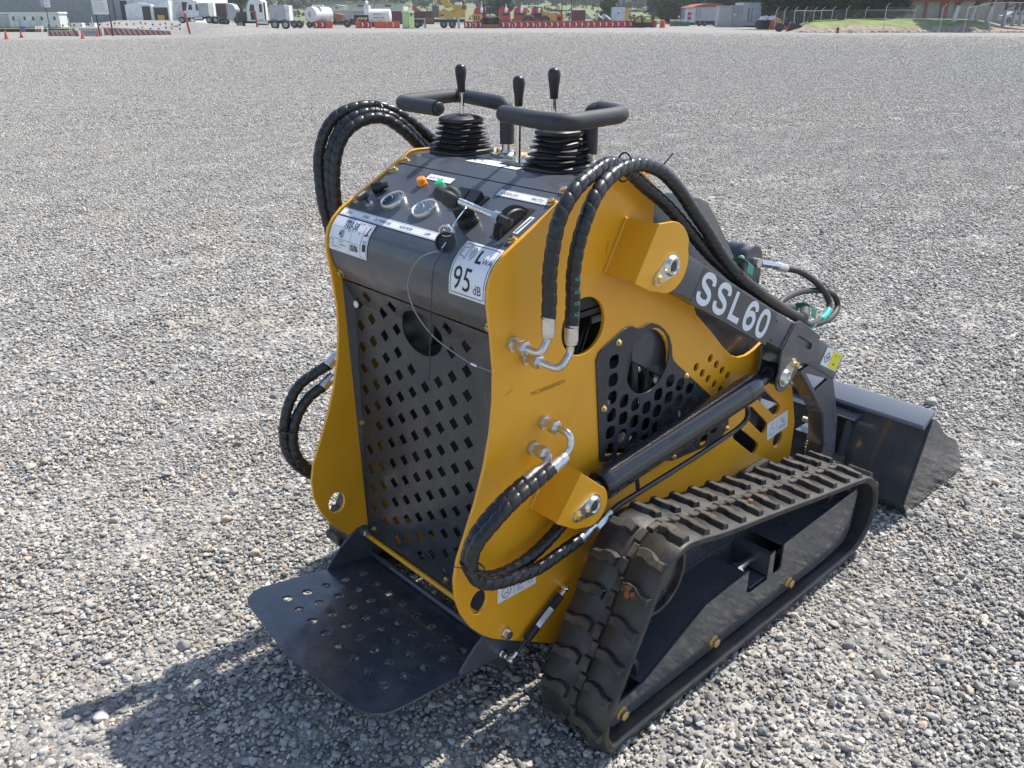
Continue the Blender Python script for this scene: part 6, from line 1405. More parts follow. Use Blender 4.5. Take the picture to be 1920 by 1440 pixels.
# --- truck crane
F = Fof(840, 53); q = Fr(830, F); t = bt('truck_crane', 'yellow truck crane with raised boom on a black multi-axle carrier', 'crane', 830, F)
bx(t, 'carrier', q.X(777), q.X(871), .2, 2.6, .75, q.Z(36), 'b_dark', .03); bx(t, 'deck', q.X(777), q.X(872), .15, 2.65, q.Z(36.4), q.Z(35), 'b_steel')
us = bx(t, 'upperworks', q.X(822), q.X(848), .3, 2.5, q.Z(34), q.Z(20), 'b_yel', .06); bx(t, 'counterweight', q.X(848), q.X(873), .2, 2.6, q.Z(33), q.Z(17.5), 'b_yel', .08); bx(t, 'operator_cab', q.X(811), q.X(823), .1, 1.2, q.Z(33), q.Z(11), cm('b_olive', (.10, .11, .09), .3), .05)
bx(us, 'vent', q.X(826), q.X(833), .27, .3, q.Z(29.5), q.Z(27.5), 'b_dark')
for (a, b, c, d, y0, y1, nm) in ((812, 822, 840, 848, -30, 14, 'boom'), (805, 808, 817, 820, -30, 10, 'hoist_mast')):
    dx = -(14 + 44) * .0
    if nm == 'boom': pp = [(q.X(836), q.Z(16)), (q.X(849), q.Z(12)), (q.X(815), q.Z(-34)), (q.X(802), q.Z(-30))]
    else: pp = [(q.X(817), q.Z(10)), (q.X(820.5), q.Z(10)), (q.X(803), q.Z(-34)), (q.X(800), q.Z(-34))]
    pr(t, nm, pp, 1.0, 1.8, 'b_yel')
bx(t, 'winch', q.X(850), q.X(867), .5, 2.2, q.Z(17.5), q.Z(9), 'b_yel', .15); bx(t, 'engine_cover', q.X(853), q.X(865), .5, 2.3, q.Z(9), q.Z(4), 'b_white', .2); bx(t, 'rear_cab', q.X(868), q.X(874), .5, 2.2, q.Z(17.5), q.Z(9), 'b_rust')
wheels(t, [q.X(p) for p in (782, 832, 848)], .52, .0, .5); 
for p in (797, 860): bx(t, 'outrigger', q.X(p - 2), q.X(p + 2), .05, .3, 0, 1.3, 'b_steel')
bm = bmesh.new(); cyl(bm, (q.X(798), .3, .95), (q.X(814), .3, .95), .4, seg=16); obj('fuel_tank', bm, 'b_rust', t, smooth=40)
# --- yellow box, backhoe, red trucks
F = 138; q = Fr(894, F); t = bt('yellow_generator', 'small yellow generator box between the crane and the backhoe', 'generator', 894, F); bx(t, 'housing', q.X(886), q.X(903), 0, 1.4, .5, q.Z(26), 'b_yel', .04); bx(t, 'skid', q.X(886), q.X(903), .1, 1.3, 0, .5, 'b_dark')
for k in range(3): bx(t, 'louvre', q.X(889 + 4 * k), q.X(891 + 4 * k), -.02, .01, 1.0, 1.6, 'b_dark')
F = Fof(920, 53); q = Fr(922, F); t = bt('backhoe_loader', 'rusty brown backhoe loader facing away with a dark canopy cab', 'backhoe', 922, F)
for px in (907, 932): bx(t, 'cab_post', q.X(px), q.X(px + 2), .2, .35, 1.0, q.Z(11), 'b_dark'); bx(t, 'cab_post', q.X(px), q.X(px + 2), 1.8, 1.95, 1.0, q.Z(11), 'b_dark')
bx(t, 'canopy', q.X(905), q.X(937), .0, 2.2, q.Z(11), q.Z(9), 'b_dark', .03); bx(t, 'cab_rear', q.X(908), q.X(933), .3, .6, .9, q.Z(31), 'b_rust', .05); bx(t, 'windscreen', q.X(911), q.X(925), .3, .34, q.Z(26), q.Z(13), 'b_glass'); bx(t, 'radiator', q.X(915), q.X(926), -.6, .3, .45, q.Z(33), 'b_dark', .05); bx(t, 'radiator_hood', q.X(913), q.X(927), -.6, .5, q.Z(33), q.Z(29), 'b_tan', .1)
for px in (909, 934): obj('wheel', wheel_bm(q.X(px) - .0, .3, .7, .7, .5), 'b_dark', t, smooth=40)
bx(t, 'loader_bucket', q.X(905), q.X(937), -1.1, -.6, 0, .5, 'b_rust', .05); pr(t, 'backhoe_arm', [(q.X(936), q.Z(45)), (q.X(942), q.Z(30)), (q.X(944), q.Z(21)), (q.X(936), q.Z(25)), (q.X(938), q.Z(31)), (q.X(934), q.Z(45))], -.2, .3, 'b_rust')
first = None
for i, (a, b) in enumerate(((900, 909), (934, 957), (963, 986), (997, 1018))):
    F = 158; c = 945 if i == 0 else (a + b) / 2
    if i == 0:
        q = Fr(0, F); cx = 897; t = first = bt('red_truck', 'red truck cab mostly hidden behind the backhoe canopy', 'truck', cx + 3, F, 'red truck cabs parked in a row'); X = lambda p: (p - 11.5) * W_(F); zb = gz(F, 950); Zq = lambda y: Zy(y, F) - zb
        pr(t, 'cab', [(X(0), .9), (X(23), .9), (X(23), Zq(22)), (X(20), Zq(15)), (X(14), Zq(12.6)), (X(8), Zq(12.6)), (X(3), Zq(15)), (X(0), Zq(22))], 0, 2.2, cm('b_crimson', (.50, .03, .06), .4)); bx(t, 'windscreen', X(3), X(20), -.03, .02, Zq(29), Zq(24), 'b_glass')
        bx(t, 'bumper', X(0), X(23), -.2, .1, .4, .9, 'b_dark'); wheels(t, (X(3), X(20)), .5, .2, .4); bm = bmesh.new(); lathe(bm, (X(15), -.3, Zq(24)), (0, 0, 1), [(0, .20), (.5, .28), (.9, .10), (1.5, .02)], 4); obj('white_cover', bm, 'b_white', t)
    else:
        t = copy_tree(first); t.location = at(c, F); t['label'] = ['', 'red truck cab directly right of the backhoe', 'red truck cab in the middle of the row, left of the dark loader', 'red truck cab half hidden by the dark-cabbed loader'][i]
# --- wheel loader, orange box, containers, pipes, grey cabin
F = 142; q = Fr(1030, F); t = bt('wheel_loader', 'tan wheel loader with a dark open cab behind the red barriers', 'loader', 1030, F)
bx(t, 'cab', q.X(1002), q.X(1015), .2, 2, 1.2, q.Z(24), 'b_dark', .05)
for px in (1002, 1013): bx(t, 'cab_post', q.X(px), q.X(px + 1.5), .2, .3, q.Z(24), q.Z(13), 'b_dark')
bx(t, 'cab_roof', q.X(1000), q.X(1016), .1, 2.1, q.Z(14), q.Z(12.5), 'b_dark'); bx(t, 'hood', q.X(1016), q.X(1043), .4, 1.8, 1.0, q.Z(22), 'b_yel', .1); bx(t, 'exhaust', q.X(1027), q.X(1028.5), .9, 1.0, q.Z(22), q.Z(13), 'b_dark'); pr(t, 'loader_arm', [(q.X(958), q.Z(36)), (q.X(990), q.Z(27)), (q.X(1002), q.Z(33)), (q.X(1002), q.Z(38)), (q.X(975), q.Z(40)), (q.X(960), q.Z(41))], .3, .8, 'b_rust')
wheels(t, (q.X(990), q.X(1022)), .8, .1, .5, 'b_yel'); bx(t, 'white_sheet', q.X(1030), q.X(1048), .2, 1.6, q.Z(24.5), q.Z(22), 'b_white', .05)
F = 138; q = Fr(1050, F); t = bt('orange_compressor', 'bright orange box machine with a dark grille at the loader tail', 'compressor', 1050, F); bx(t, 'housing', q.X(1043), q.X(1056), 0, 1.5, .5, q.Z(26), 'b_orange', .06); bx(t, 'grille', q.X(1045), q.X(1052), -.03, .01, .9, q.Z(31), 'b_dark'); bx(t, 'skid', q.X(1043), q.X(1056), .1, 1.4, 0, .5, 'b_dark')
F = 150; q = Fr(1050, F); t = bt('gantry_frame', 'long thin horizontal steel beam on stands above the loader', 'frame', 1050, F); bx(t, 'beam', q.X(1030), q.X(1066), .4, .8, q.Z(21), q.Z(18.5), 'b_dark'); bx(t, 'beam_end', q.X(1056), q.X(1064), .38, .82, q.Z(22), q.Z(19), 'b_yel')
for px in (1032, 1060): bx(t, 'stand', q.X(px), q.X(px + 1), .5, .7, 0, q.Z(21), 'b_steel')
F = 150; q = Fr(1085, F); t = bt('brown_container', 'dark brown rectangular container right of the steel beam', 'container', 1085, F); bx(t, 'container_body', q.X(1072), q.X(1097), 0, 2.4, .6, q.Z(19), 'b_brown2' if 'b_brown2' in M else 'b_maroon', .03); bx(t, 'trailer_bed', q.X(1070), q.X(1108), .2, 2.2, .3, .6, 'b_rust'); pr(t, 'ramp', [(q.X(1097), q.Z(24)), (q.X(1110), q.Z(34)), (q.X(1110), q.Z(36)), (q.X(1097), q.Z(36))], .4, 2.0, 'b_lgrey')
for i, px in enumerate((1118, 1131)):
    F = 150; t = bt('steel_pipe', ['large open steel pipe, left of the pair', 'large open steel pipe, right of the pair'][i], 'pipe', px, F, 'two steel pipes lying on a trailer bed'); z0 = Zy(29.5, F) - at(px, F).z; bm = bmesh.new(); lathe(bm, (0, 0, z0), (.45, .89, -.25), [(0, .28), (0, .34), (2.6, .34), (2.6, .28), (.1, .28)], 24); obj('pipe_shell', bm, 'b_steel', t, smooth=40); bm = bmesh.new(); lathe(bm, (0.02, .04, z0), (.45, .89, -.25), [(.1, .279), (.12, .279)], 20); obj('pipe_bore', bm, 'b_dark', t)
    bx(t, 'pipe_support', -.3, 1.3, .0, 2.4, 0, z0 - .62, 'b_dark')
F = 148; q = Fr(1160, F); t = bt('grey_cabin', 'light grey box cabin with a small black opening and yellow machine end', 'cabin', 1160, F); bx(t, 'cabin_box', q.X(1148), q.X(1171), 0, 2.2, .6, q.Z(13), 'b_lblue', .04); bx(t, 'window', q.X(1157.5), q.X(1160), -.03, .01, q.Z(26), q.Z(23), 'b_dark'); bx(t, 'trailer_bed', q.X(1146), q.X(1180), .2, 2, .3, .6, 'b_dark'); bx(t, 'engine_end', q.X(1171), q.X(1179), .3, 2, .6, q.Z(14), 'b_yel', .08); bx(t, 'canopy', q.X(1137), q.X(1182), .1, 2.1, q.Z(13), q.Z(12), 'b_dark')
F = Fof(1206, 52) - 2; q = Fr(1206, F); t = bt('generator_frame', 'dark open frame holding two yellow-topped engines in front of the barrier row', 'generator', 1206, F)
for px in (1189.5, 1203, 1224): bx(t, 'frame_post', q.X(px), q.X(px) + .12, 0, .12, 0, q.Z(32), 'b_dark'); bx(t, 'frame_post', q.X(px), q.X(px) + .12, 1.4, 1.52, 0, q.Z(32), 'b_dark')
bx(t, 'frame_top', q.X(1189), q.X(1226), 0, 1.52, q.Z(32.6), q.Z(31.4), 'b_dark')
for a, b in ((1191, 1203), (1206, 1223)): e_ = bx(t, 'engine', q.X(a), q.X(b), .3, 1.3, .05, q.Z(42), 'b_dark', .1); bx(e_, 'engine_cover', q.X(a + 1), q.X(b - 1), .3, 1.3, q.Z(42), q.Z(36), 'b_yel', .15)
for k, px in enumerate((1258, 1268, 1285)):
    pass
F = 150; q = Fr(1272, F); t = bt('equipment_rack', 'low row of teal green attachments with pale tops left of the grey trailer', 'equipment', 1272, F)
for k in range(6): bx(t, 'attachment', q.X(1258 + k * 6), q.X(1262.5 + k * 6), 0, 1.5, .1, q.Z(42 - (k % 2) * 2), 'b_teal' if k else 'b_stripe', .08)
for k in range(3): bx(t, 'pale_cover', q.X(1258 + k * 10), q.X(1265 + k * 10), .2, 1.2, q.Z(40), q.Z(36.5), 'b_cream', .1)
# --- grey trailer, red roofed hall, containers, reefer box
F = 168; q = Fr(1330, F); t = bt('grey_box_trailer', 'long grey box trailer with black running gear', 'trailer', 1330, F); bx(t, 'trailer_body', q.X(1302), q.X(1350), 0, 2.5, .9, q.Z(14.5), 'b_lgrey', .03); bx(t, 'running_gear', q.X(1306), q.X(1349), .3, 2.2, .35, .9, 'b_dark'); wheels(t, [q.X(p) for p in (1312, 1322, 1341)], .48, .1, .4)
for k in range(6): bx(t, 'marker_light', q.X(1303 + k * 9), q.X(1304.5 + k * 9), -.05, .01, .85, .97, 'b_white')
for k in range(2): bx(t, 'vent_panel', q.X(1303 + 6 * k), q.X(1306 + 6 * k), -.03, .01, q.Z(34), q.Z(16), 'b_grey')
F = 185; q = Fr(1330, F); t = bt('red_roofed_hall', 'arched dark red roof edge showing above the grey trailer', 'building', 1330, F); pr(t, 'arched_roof', [(q.X(1295), q.Z(14)), (q.X(1362), q.Z(13)), (q.X(1358), q.Z(10)), (q.X(1345), q.Z(6.5)), (q.X(1332), q.Z(5.5)), (q.X(1318), q.Z(7)), (q.X(1303), q.Z(11))], 0, 14, 'b_brick'); bx(t, 'wall', q.X(1297), q.X(1360), .1, 13.8, 0, q.Z(13.5), 'b_lgrey')
F = 165; q = Fr(1294, F); t = bt('red_white_cab', 'small pale cab with red panels at the left end of the grey trailer', 'truck', 1294, F); bx(t, 'cab', q.X(1288), q.X(1302), 0, 2.2, .6, q.Z(17), 'b_lblue', .05)
for k in range(2): bx(t, 'red_panel', q.X(1288), q.X(1295), -.03, .01, q.Z(37 - 8 * k), q.Z(31 - 8 * k), 'b_red')
bx(t, 'chassis', q.X(1288), q.X(1302), .2, 2, .2, .6, 'b_dark')
F = 150; q = Fr(1370, F); t = bt('grey_container', 'pair of joined plain grey containers left of the white box unit', 'container', 1370, F); bx(t, 'container_body', q.X(1347), q.X(1372), .2, 2.6, 0, q.Z(11), 'b_lgrey', .03); bx(t, 'container_end', q.X(1372), q.X(1391), 0, 2.6, 0, q.Z(10), 'b_grey', .03); bx(t, 'placard', q.X(1374), q.X(1378), -.03, .01, q.Z(29), q.Z(26), 'b_white')
for k in range(8): bx(t, 'corrugation', q.X(1348.5 + k * 3), q.X(1349.3 + k * 3), .15, .2, .1, q.Z(12), 'b_lgrey')
F = Fof(1420, 51) ; q = Fr(1420, F); t = bt('white_box_unit', 'tall white box body with a grey vent panel and narrow dark door slots', 'container', 1420, F); bx(t, 'box_body', q.X(1391), q.X(1424), .0, 6, .25, q.Z(6), 'b_lblue', .04); bx(t, 'front_end', q.X(1424), q.X(1452), -.05, 6, .5, q.Z(5), 'b_white', .04); bx(t, 'vent_panel', q.X(1424.5), q.X(1440), -.09, -.04, q.Z(23), q.Z(8), 'b_grey'); bx(t, 'roof_edge', q.X(1391), q.X(1452), -.1, 6.1, q.Z(6), q.Z(4.5), 'b_lgrey')
for a, b in ((1400, 1403.5), (1407, 1409)): bx(t, 'door_slot', q.X(a), q.X(b), -.03, .01, q.Z(42), q.Z(15), 'b_grey')
bx(t, 'under_skid', q.X(1390), q.X(1450), .1, 5, 0, .25, 'b_dark')
# --- implements on the right
F = Fof(1440, 56); q = Fr(1440, F); t = bt('disc_implement', 'row of black discs with white covers and an orange frame', 'farm implement', 1440, F)
for k in range(6):
    bm = bmesh.new(); cyl(bm, (q.X(1423 + k * 3.6), .3, .62), (q.X(1423 + k * 3.6) + .12, .4, .62), .55, seg=22); obj('disc', bm, 'b_dark', t, smooth=40)
for a in (1423, 1437): pr(t, 'white_cover', [(q.X(a), q.Z(37)), (q.X(a + 4), q.Z(31)), (q.X(a + 12), q.Z(29)), (q.X(a + 15), q.Z(31)), (q.X(a + 10), q.Z(38))], -.3, .6, 'b_white')
pr(t, 'orange_frame', [(q.X(1440), 0), (q.X(1444), q.Z(38)), (q.X(1450), q.Z(31)), (q.X(1460), q.Z(35)), (q.X(1465), q.Z(40)), (q.X(1456), q.Z(46)), (q.X(1452), 0)], -.2, .5, 'b_orange'); pr(t, 'yellow_arm', [(q.X(1449), q.Z(40)), (q.X(1455), q.Z(32)), (q.X(1464), q.Z(38)), (q.X(1460), q.Z(44))], -.28, -.21, 'b_yel')
F = Fof(1500, 60); q = Fr(1490, F); t = bt('black_grapple', 'low black scissor-shaped implement lying on the gravel by the bank', 'implement', 1490, F)
obj('wheel', wheel_bm(q.X(1462), 0, .5, .5, .35), 'b_dark', t, smooth=40); pr(t, 'frame', [(q.X(1478), 0), (q.X(1481), q.Z(44)), (q.X(1486), q.Z(41)), (q.X(1488), q.Z(46)), (q.X(1492), q.Z(41)), (q.X(1506), q.Z(51)), (q.X(1518), q.Z(53)), (q.X(1519), 0)], 0, .8, 'b_dark'); bx(t, 'red_link', q.X(1468), q.X(1480), .1, .5, .3, .6, 'b_stripe', .04)
# --- utility poles
for i, px in enumerate((1053, 1071)):
    F = 230; t = bt('utility_pole', ['thin dark utility pole on the field, left of the two', 'thin dark utility pole on the field, right of the two'][i], 'utility pole', px, F, 'utility poles on the field', 0, Zy(34, F)); bm = bmesh.new(); cyl(bm, (0, 0, 0), (0, 0, 9), .13, .09, seg=8); obj('pole_shaft', bm, 'b_dark', t, smooth=40); bx(t, 'crossarm', -1, 1, -.08, .08, 8.2, 8.35, 'b_dark')

# --- field and hills beyond the yard
mf = mat('field_grass', (.14, .17, .07), .95); tc = N(mf, 'ShaderNodeTexCoord')
def nz(m_, sc, det=5, scale=(1, 1, 1)):
    mp = N(m_, 'ShaderNodeMapping'); mp.inputs['Scale'].default_value = scale; L(m_, N(m_, 'ShaderNodeTexCoord').outputs['Object'], mp.inputs[0])
    n_ = N(m_, 'ShaderNodeTexNoise'); n_.inputs['Scale'].default_value = sc; n_.inputs['Detail'].default_value = det; L(m_, mp.outputs[0], n_.inputs['Vector']); return n_.outputs[0]
c_ = ramp(nz(mf, .012, 6), [(.35, (.06, .085, .04)), (.5, (.12, .125, .075)), (.62, (.17, .15, .105)), (.7, (.06, .08, .04))], mf); L(mf, mixc(.35, c_, ramp(nz(mf, .25, 4), [(.3, (.045, .065, .03)), (.7, (.15, .155, .09))], mf)), mf.node_tree.nodes['Principled BSDF'].inputs['Base Color'])
ZT = [(165, -.9), (200, -.3), (260, 1.0), (330, 2.2), (430, 4.0), (520, 5.8), (600, 9), (750, 18), (1000, 34), (1500, 62), (2200, 90)]
def fz(F, a): return lerp_tab(ZT, F) + (.012 * max(0, F - 300)) * math.sin(a * 9 + F * .004) * .5
bm = bmesh.new(); prev = None
for F in (165, 200, 260, 330, 430, 520, 600, 680, 760, 880, 1000, 1250, 1500, 1850, 2200):
    ring = []
    for k in range(-45, 46):
        a = math.radians(k); p = CAM + HEAD * F + RIGHT * (F * math.tan(a)); ring.append(bm.verts.new((p.x, p.y, fz(F, a))))
    if prev:
        for i in range(len(ring) - 1): bm.faces.new((prev[i], prev[i + 1], ring[i + 1], ring[i]))
    prev = ring
for f_ in bm.faces:
    f_.normal_update()
    if f_.normal.z < 0: f_.normal_flip()
o = obj('hillside', bm, mf, smooth=True); o['kind'] = 'structure'
def foliage_mat(name, c1, c2):
    m_ = mat(name, c1, .8); b_ = m_.node_tree.nodes['Principled BSDF']; b_.inputs['Specular IOR Level'].default_value = .2
    L(m_, ramp(nz(m_, .9, 4), [(.35, c1), (.65, c2)], m_), b_.inputs['Base Color']); return m_
MW = foliage_mat('wood_foliage', (.030, .055, .022), (.075, .105, .045)); MD = foliage_mat('dark_foliage', (.022, .045, .016), (.05, .085, .03)); MG = foliage_mat('green_foliage', (.05, .09, .025), (.10, .15, .05))
MT = grime(mat('bark', (.09, .07, .055), .95), (.16, .13, .10), 4, .4, .6, .8); MWH = mat('whitewash', (.62, .60, .56), .9)
RL = np.random.RandomState(21)
def leafmesh(centers, radii, counts, size):
    """leaf quads spread through several clump volumes"""
    V = []
    for c, r, n_ in zip(centers, radii, counts):
        d = RL.normal(size=(n_, 3)); d /= np.linalg.norm(d, axis=1)[:, None]; rad = r * np.cbrt(RL.uniform(.25, 1, n_)) ; p = np.array(c) + d * rad[:, None] * np.array([1, 1, .8])
        u = RL.normal(size=(n_, 3)); u /= np.linalg.norm(u, axis=1)[:, None]; w = np.cross(u, RL.normal(size=(n_, 3))); w /= np.linalg.norm(w, axis=1)[:, None]
        s_ = size * RL.uniform(.6, 1.3, n_)[:, None]
        V.append(np.stack([p - u * s_, p - w * s_ * .6, p + u * s_, p + w * s_ * .6], 1).reshape(-1, 3))
    V = np.concatenate(V); n4 = len(V) // 4; me_ = bpy.data.meshes.new('crown'); me_.vertices.add(len(V)); me_.vertices.foreach_set('co', V.astype(np.float32).ravel())
    me_.loops.add(n4 * 4); me_.polygons.add(n4); me_.loops.foreach_set('vertex_index', np.arange(n4 * 4, dtype=np.int32)); me_.polygons.foreach_set('loop_start', np.arange(n4, dtype=np.int32) * 4); me_.update(); return me_
def tree(px, F, zb, H_, R_, trunk, label, m_, n_cl=16, leaves=260, leaf=.28, white=False, lean=0.0, cat='tree', group=None, low=.3, fork=True):
    t = bt('tree', label, cat, px, F, group, 0, zb); r3 = random.Random(int(px * 7 + F)); top = Vector((lean * H_, 0, H_ * .62))
    bm = bmesh.new(); sweep(bm, catmull([(0, 0, -.3), (lean * H_ * .25, .05, H_ * .2), (lean * H_ * .6, -.05, H_ * .42), top], 6), lambda s, a: trunk * (1.25 - .75 * min(1, s / (H_ * .66))) * (1 + .08 * math.sin(3 * a + s)), 10)
    cs = []; rs2 = []
    for k in range(n_cl):
        a = 2 * PI * k / n_cl * 2.4; z_ = H_ * (low + (1 - low) * ((k + .5) / n_cl)); rr2 = R_ * math.sqrt(max(.08, 1 - ((z_ / H_ - .62) / .48) ** 2)) * r3.uniform(.35, .8)
        c = Vector((lean * z_ + rr2 * math.cos(a), rr2 * math.sin(a), z_)); cs.append(tuple(c)); rs2.append(R_ * r3.uniform(.26, .44))
        if fork and k % 2 == 0:
            st = Vector((lean * z_ * .6, 0, max(H_ * .18, z_ * .55))); sweep(bm, catmull([st, st.lerp(c, .5) + Vector((0, 0, -.1 * R_)), c], 4), lambda s, a: trunk * .42 * (1.1 - .7 * min(1, s / (R_ + 1))), 7)
    obj('trunk', bm, MT, t, smooth=True)
    if white:
        bm = bmesh.new(); sweep(bm, catmull([(0, 0, -.3), (lean * H_ * .25, .05, H_ * .2)], 4)[:5], lambda s, a: trunk * (1.25 - .75 * min(1, s / (H_ * .66))) * (1 + .08 * math.sin(3 * a + s)) + .012, 10); obj('whitewash_band', bm, MWH, t, smooth=True)
    obj('crown', leafmesh(cs, rs2, [leaves] * len(cs), leaf), m_, t); return t
zp = lambda px, F: gz(F, px)
tree(1142, 190, -.5, 5.6, 2.4, .22, 'bushy green tree behind the grey cabin and steel pipes', MG, 16, 300, .30, low=.12)
tree(1255, 200, -.4, 6.2, 3.6, .22, 'pale green spreading tree above the teal attachments', MG, 20, 300, .32, low=.1)
tree(1285, 215, -.4, 9.5, 4.6, .3, 'larger green tree just left of the red-roofed hall', MG, 22, 320, .36, low=.15)
tree(940, 230, .6, 5.2, 3.2, .2, 'round green tree behind the red truck cabs', MG, 16, 300, .32, low=.08)
tree(1228, 260, .8, 5.4, 3.5, .2, 'small green tree on the field left of the pale spreading tree', MW, 14, 260, .34, low=.1)
for i, (px, F, H_, R_) in enumerate(((1375, 205, 12, 6), (1410, 195, 13, 6), (1445, 190, 13, 6), (1330, 225, 12, 6))):
    tree(px, F, 0, H_, R_, .4, ['dark tree rising behind the joined grey containers', 'dark tree rising behind the tall white box unit', 'dark tree right behind the vent end of the white box unit', 'dark tree behind the arched red roof'][i], MD, 22, 300, .42, low=.22)
for i, (px, lab) in enumerate(((300, 'dark tree behind the workshop roof at upper left'), (396, 'dark tree just right of the white workshop'), (440, 'dark tree above the tilted truck hood'))):
    tree(px, 260, 1, 8.5, 4.5, .3, lab, MD, 18, 280, .4, low=.12)
# grass bank
BP = [(1474, 0), (1496, .3), (1520, .75), (1560, .9), (1600, 1.0), (1660, 1.05), (1740, 1.05), (1820, 1.0), (1850, .75), (1880, .35), (1925, .1), (2100, 0)]
mb = mat('bank', (.3, .25, .18), .95); bb = mb.node_tree.nodes['Principled BSDF']
sx = N(mb, 'ShaderNodeSeparateXYZ'); L(mb, N(mb, 'ShaderNodeTexCoord').outputs['Object'], sx.inputs[0])
ad = N(mb, 'ShaderNodeMath'); ad.operation = 'ADD'; sc_ = N(mb, 'ShaderNodeMath'); sc_.operation = 'MULTIPLY'; sc_.inputs[1].default_value = .9; L(mb, nz(mb, .35, 6), sc_.inputs[0]); L(mb, sx.outputs[2], ad.inputs[0]); L(mb, sc_.outputs[0], ad.inputs[1])
cg = ramp(nz(mb, .5, 5), [(.35, (.10, .15, .035)), (.65, (.22, .27, .07))], mb); cs_ = ramp(nz(mb, 1.4, 6), [(.35, (.16, .13, .095)), (.65, (.34, .28, .21))], mb)
L(mb, mixc(ramp(ad.outputs[0], [(.62, (0, 0, 0)), (.80, (1, 1, 1))], mb), cs_, cg, 'MIX', mb), bb.inputs['Base Color'])
bm = bmesh.new(); prev = None; pxs = list(range(1440, 2110, 8))
for j, (dF, hk) in enumerate(((0, -.1), (.6, .12), (1.6, .45), (2.8, .75), (4.2, .95), (6, 1.02), (12, 1.05), (30, 1.05), (60, 1.0), (75, .3))):
    ring = []
    for px in pxs:
        F0_ = Fof(px, 61) ; F = F0_ + dF; h = lerp_tab(BP, px); w = .12 * math.sin(px * .07 + j) + .08 * math.sin(px * .19 + 2 * j)
        base = gz(F0_, px); ring.append(bm.verts.new(at(px + w * 3, F, base - .05 + (h * 1.22) * max(hk, 0) * (1 + (.10 * math.sin(px * .05 + j * .7) if 0 < j < 6 else 0)) - (.1 if hk < 0 else 0))))
    if prev:
        for i in range(len(ring) - 1): bm.faces.new((prev[i], prev[i + 1], ring[i + 1], ring[i]))
    prev = ring
for f_ in bm.faces:
    f_.normal_update()
    if f_.normal.z < 0: f_.normal_flip()
o = obj('grass_bank', bm, mb, smooth=True); o['kind'] = 'structure'
# kerb of stones: countable boulders along the foot of the bank
bsrc = []
for k in range(4):
    me_ = bpy.data.meshes.new('boulder'); V = RV[k * len(IV):(k + 1) * len(IV)]; me_.from_pydata([tuple(v) for v in V], [], IF); me_.update(); me_.materials.append(mat('pale_rock', (.42, .40, .36), .9) if k % 2 else mat('grey_rock', (.24, .22, .20), .9)); bsrc.append(me_)
r4 = random.Random(8); bg_ = None
for k in range(74):
    px = 1500 + k * 5.75 + r4.uniform(-1.5, 1.5); F = Fof(px, 61) - r4.uniform(0, .5); s_ = r4.uniform(.10, .24); o = bpy.data.objects.new('boulder', bsrc[k % 4]); COL.objects.link(o); o.location = at(px, F) + Vector((0, 0, s_ * .3)); o.scale = (s_ * 1.3, s_, s_); o.rotation_euler = (0, 0, r4.uniform(0, 6))
    tag(o, 'rough stone in the low border row along the foot of the grass bank', 'stone', 'stones bordering the grass bank')
o = bpy.data.objects.new('boulder', bsrc[1]); COL.objects.link(o); F = Fof(1596, 61.5) - 1.0; o.location = at(1596, F) + Vector((0, 0, .12)); o.scale = (.36, .26, .26); tag(o, 'largest white rounded stone at the bank foot, right of the red hydrant', 'stone')
# fences
def fence(posts, label, rails, name='chain_link_fence', mesh_spans=()):
    px0, yb0, _, F0_ = posts[0][:4]; t = thing(name, label, 'fence', at(px0, F0_, Zy(yb0, F0_))); o0 = t.location.copy(); tops = []
    for px, yb, yt, F in posts:
        b0 = at(px, F, Zy(yb, F)) - o0; tp_ = at(px, F, Zy(yt, F)) - o0; bm = bmesh.new(); cyl(bm, b0 - Vector((0, 0, .3)), tp_, .038, seg=8); sweep(bm, [tp_, tp_ + RIGHT * .32 + Vector((0, 0, .34))], .03, 6); obj('post', bm, 'b_pole', t, smooth=40); tops.append((b0, tp_))
    for a, b in rails:
        bm = bmesh.new(); cyl(bm, tops[a][1] - Vector((0, 0, .05)), tops[b][1] - Vector((0, 0, .05)), .03, seg=6); obj('rail', bm, 'b_pole', t)
    for a, b in mesh_spans:
        bm = bmesh.new(); A0, A1 = tops[a]; B0, B1 = tops[b]; w = (B0 - A0).length; hgt = (A1 - A0).length; n_ = max(4, int((w + hgt) / .28))
        f2 = lambda u, v: A0.lerp(B0, u).lerp(A1.lerp(B1, u), v)
        for k in range(n_):
            d_ = (k + .5) / n_ * (w + hgt)
            for sg in (1, -1):
                u0 = min(d_, w) / w; v0 = max(0, d_ - w) / hgt; u1 = max(0, d_ - hgt) / w; v1 = min(d_, hgt) / hgt
                if sg < 0: u0, u1 = 1 - u0, 1 - u1
                p, q_ = f2(u0, v0), f2(u1, v1); nrm = Vector((0, 0, .006)); vs = [bm.verts.new(v) for v in (p - nrm, q_ - nrm, q_ + nrm, p + nrm)]; bm.faces.new(vs)
        obj('wire_mesh', bm, 'b_pole', t)
fp = [(1452, 46, 20), (1468, 44, 19), (1487, 42, 19), (1505, 42, 19), (1523, 41, 19.5), (1537, 40, 19), (1557, 38, 18), (1583, 39, 17), (1619, 37, 18), (1711, 34, 18)]
fence([(a, b, c, 104 + i * .8) for i, (a, b, c) in enumerate(fp)], 'wire fence on the bank top with bent-tipped posts, running behind the black implement', [(4, 6), (8, 9), (2, 4)], mesh_spans=[(i, i + 1) for i in range(9)])
fence([(1656, 57, 12, 101), (1762, 57, 14, 101.5), (1808, 57, 14, 102), (1855, 52, 4, 102.5), (1925, 50, 4, 103)], 'taller near fence posts standing at the foot of the grass bank at far right', [(2, 3), (3, 4)], mesh_spans=[(0, 1), (1, 2), (2, 3), (3, 4)])
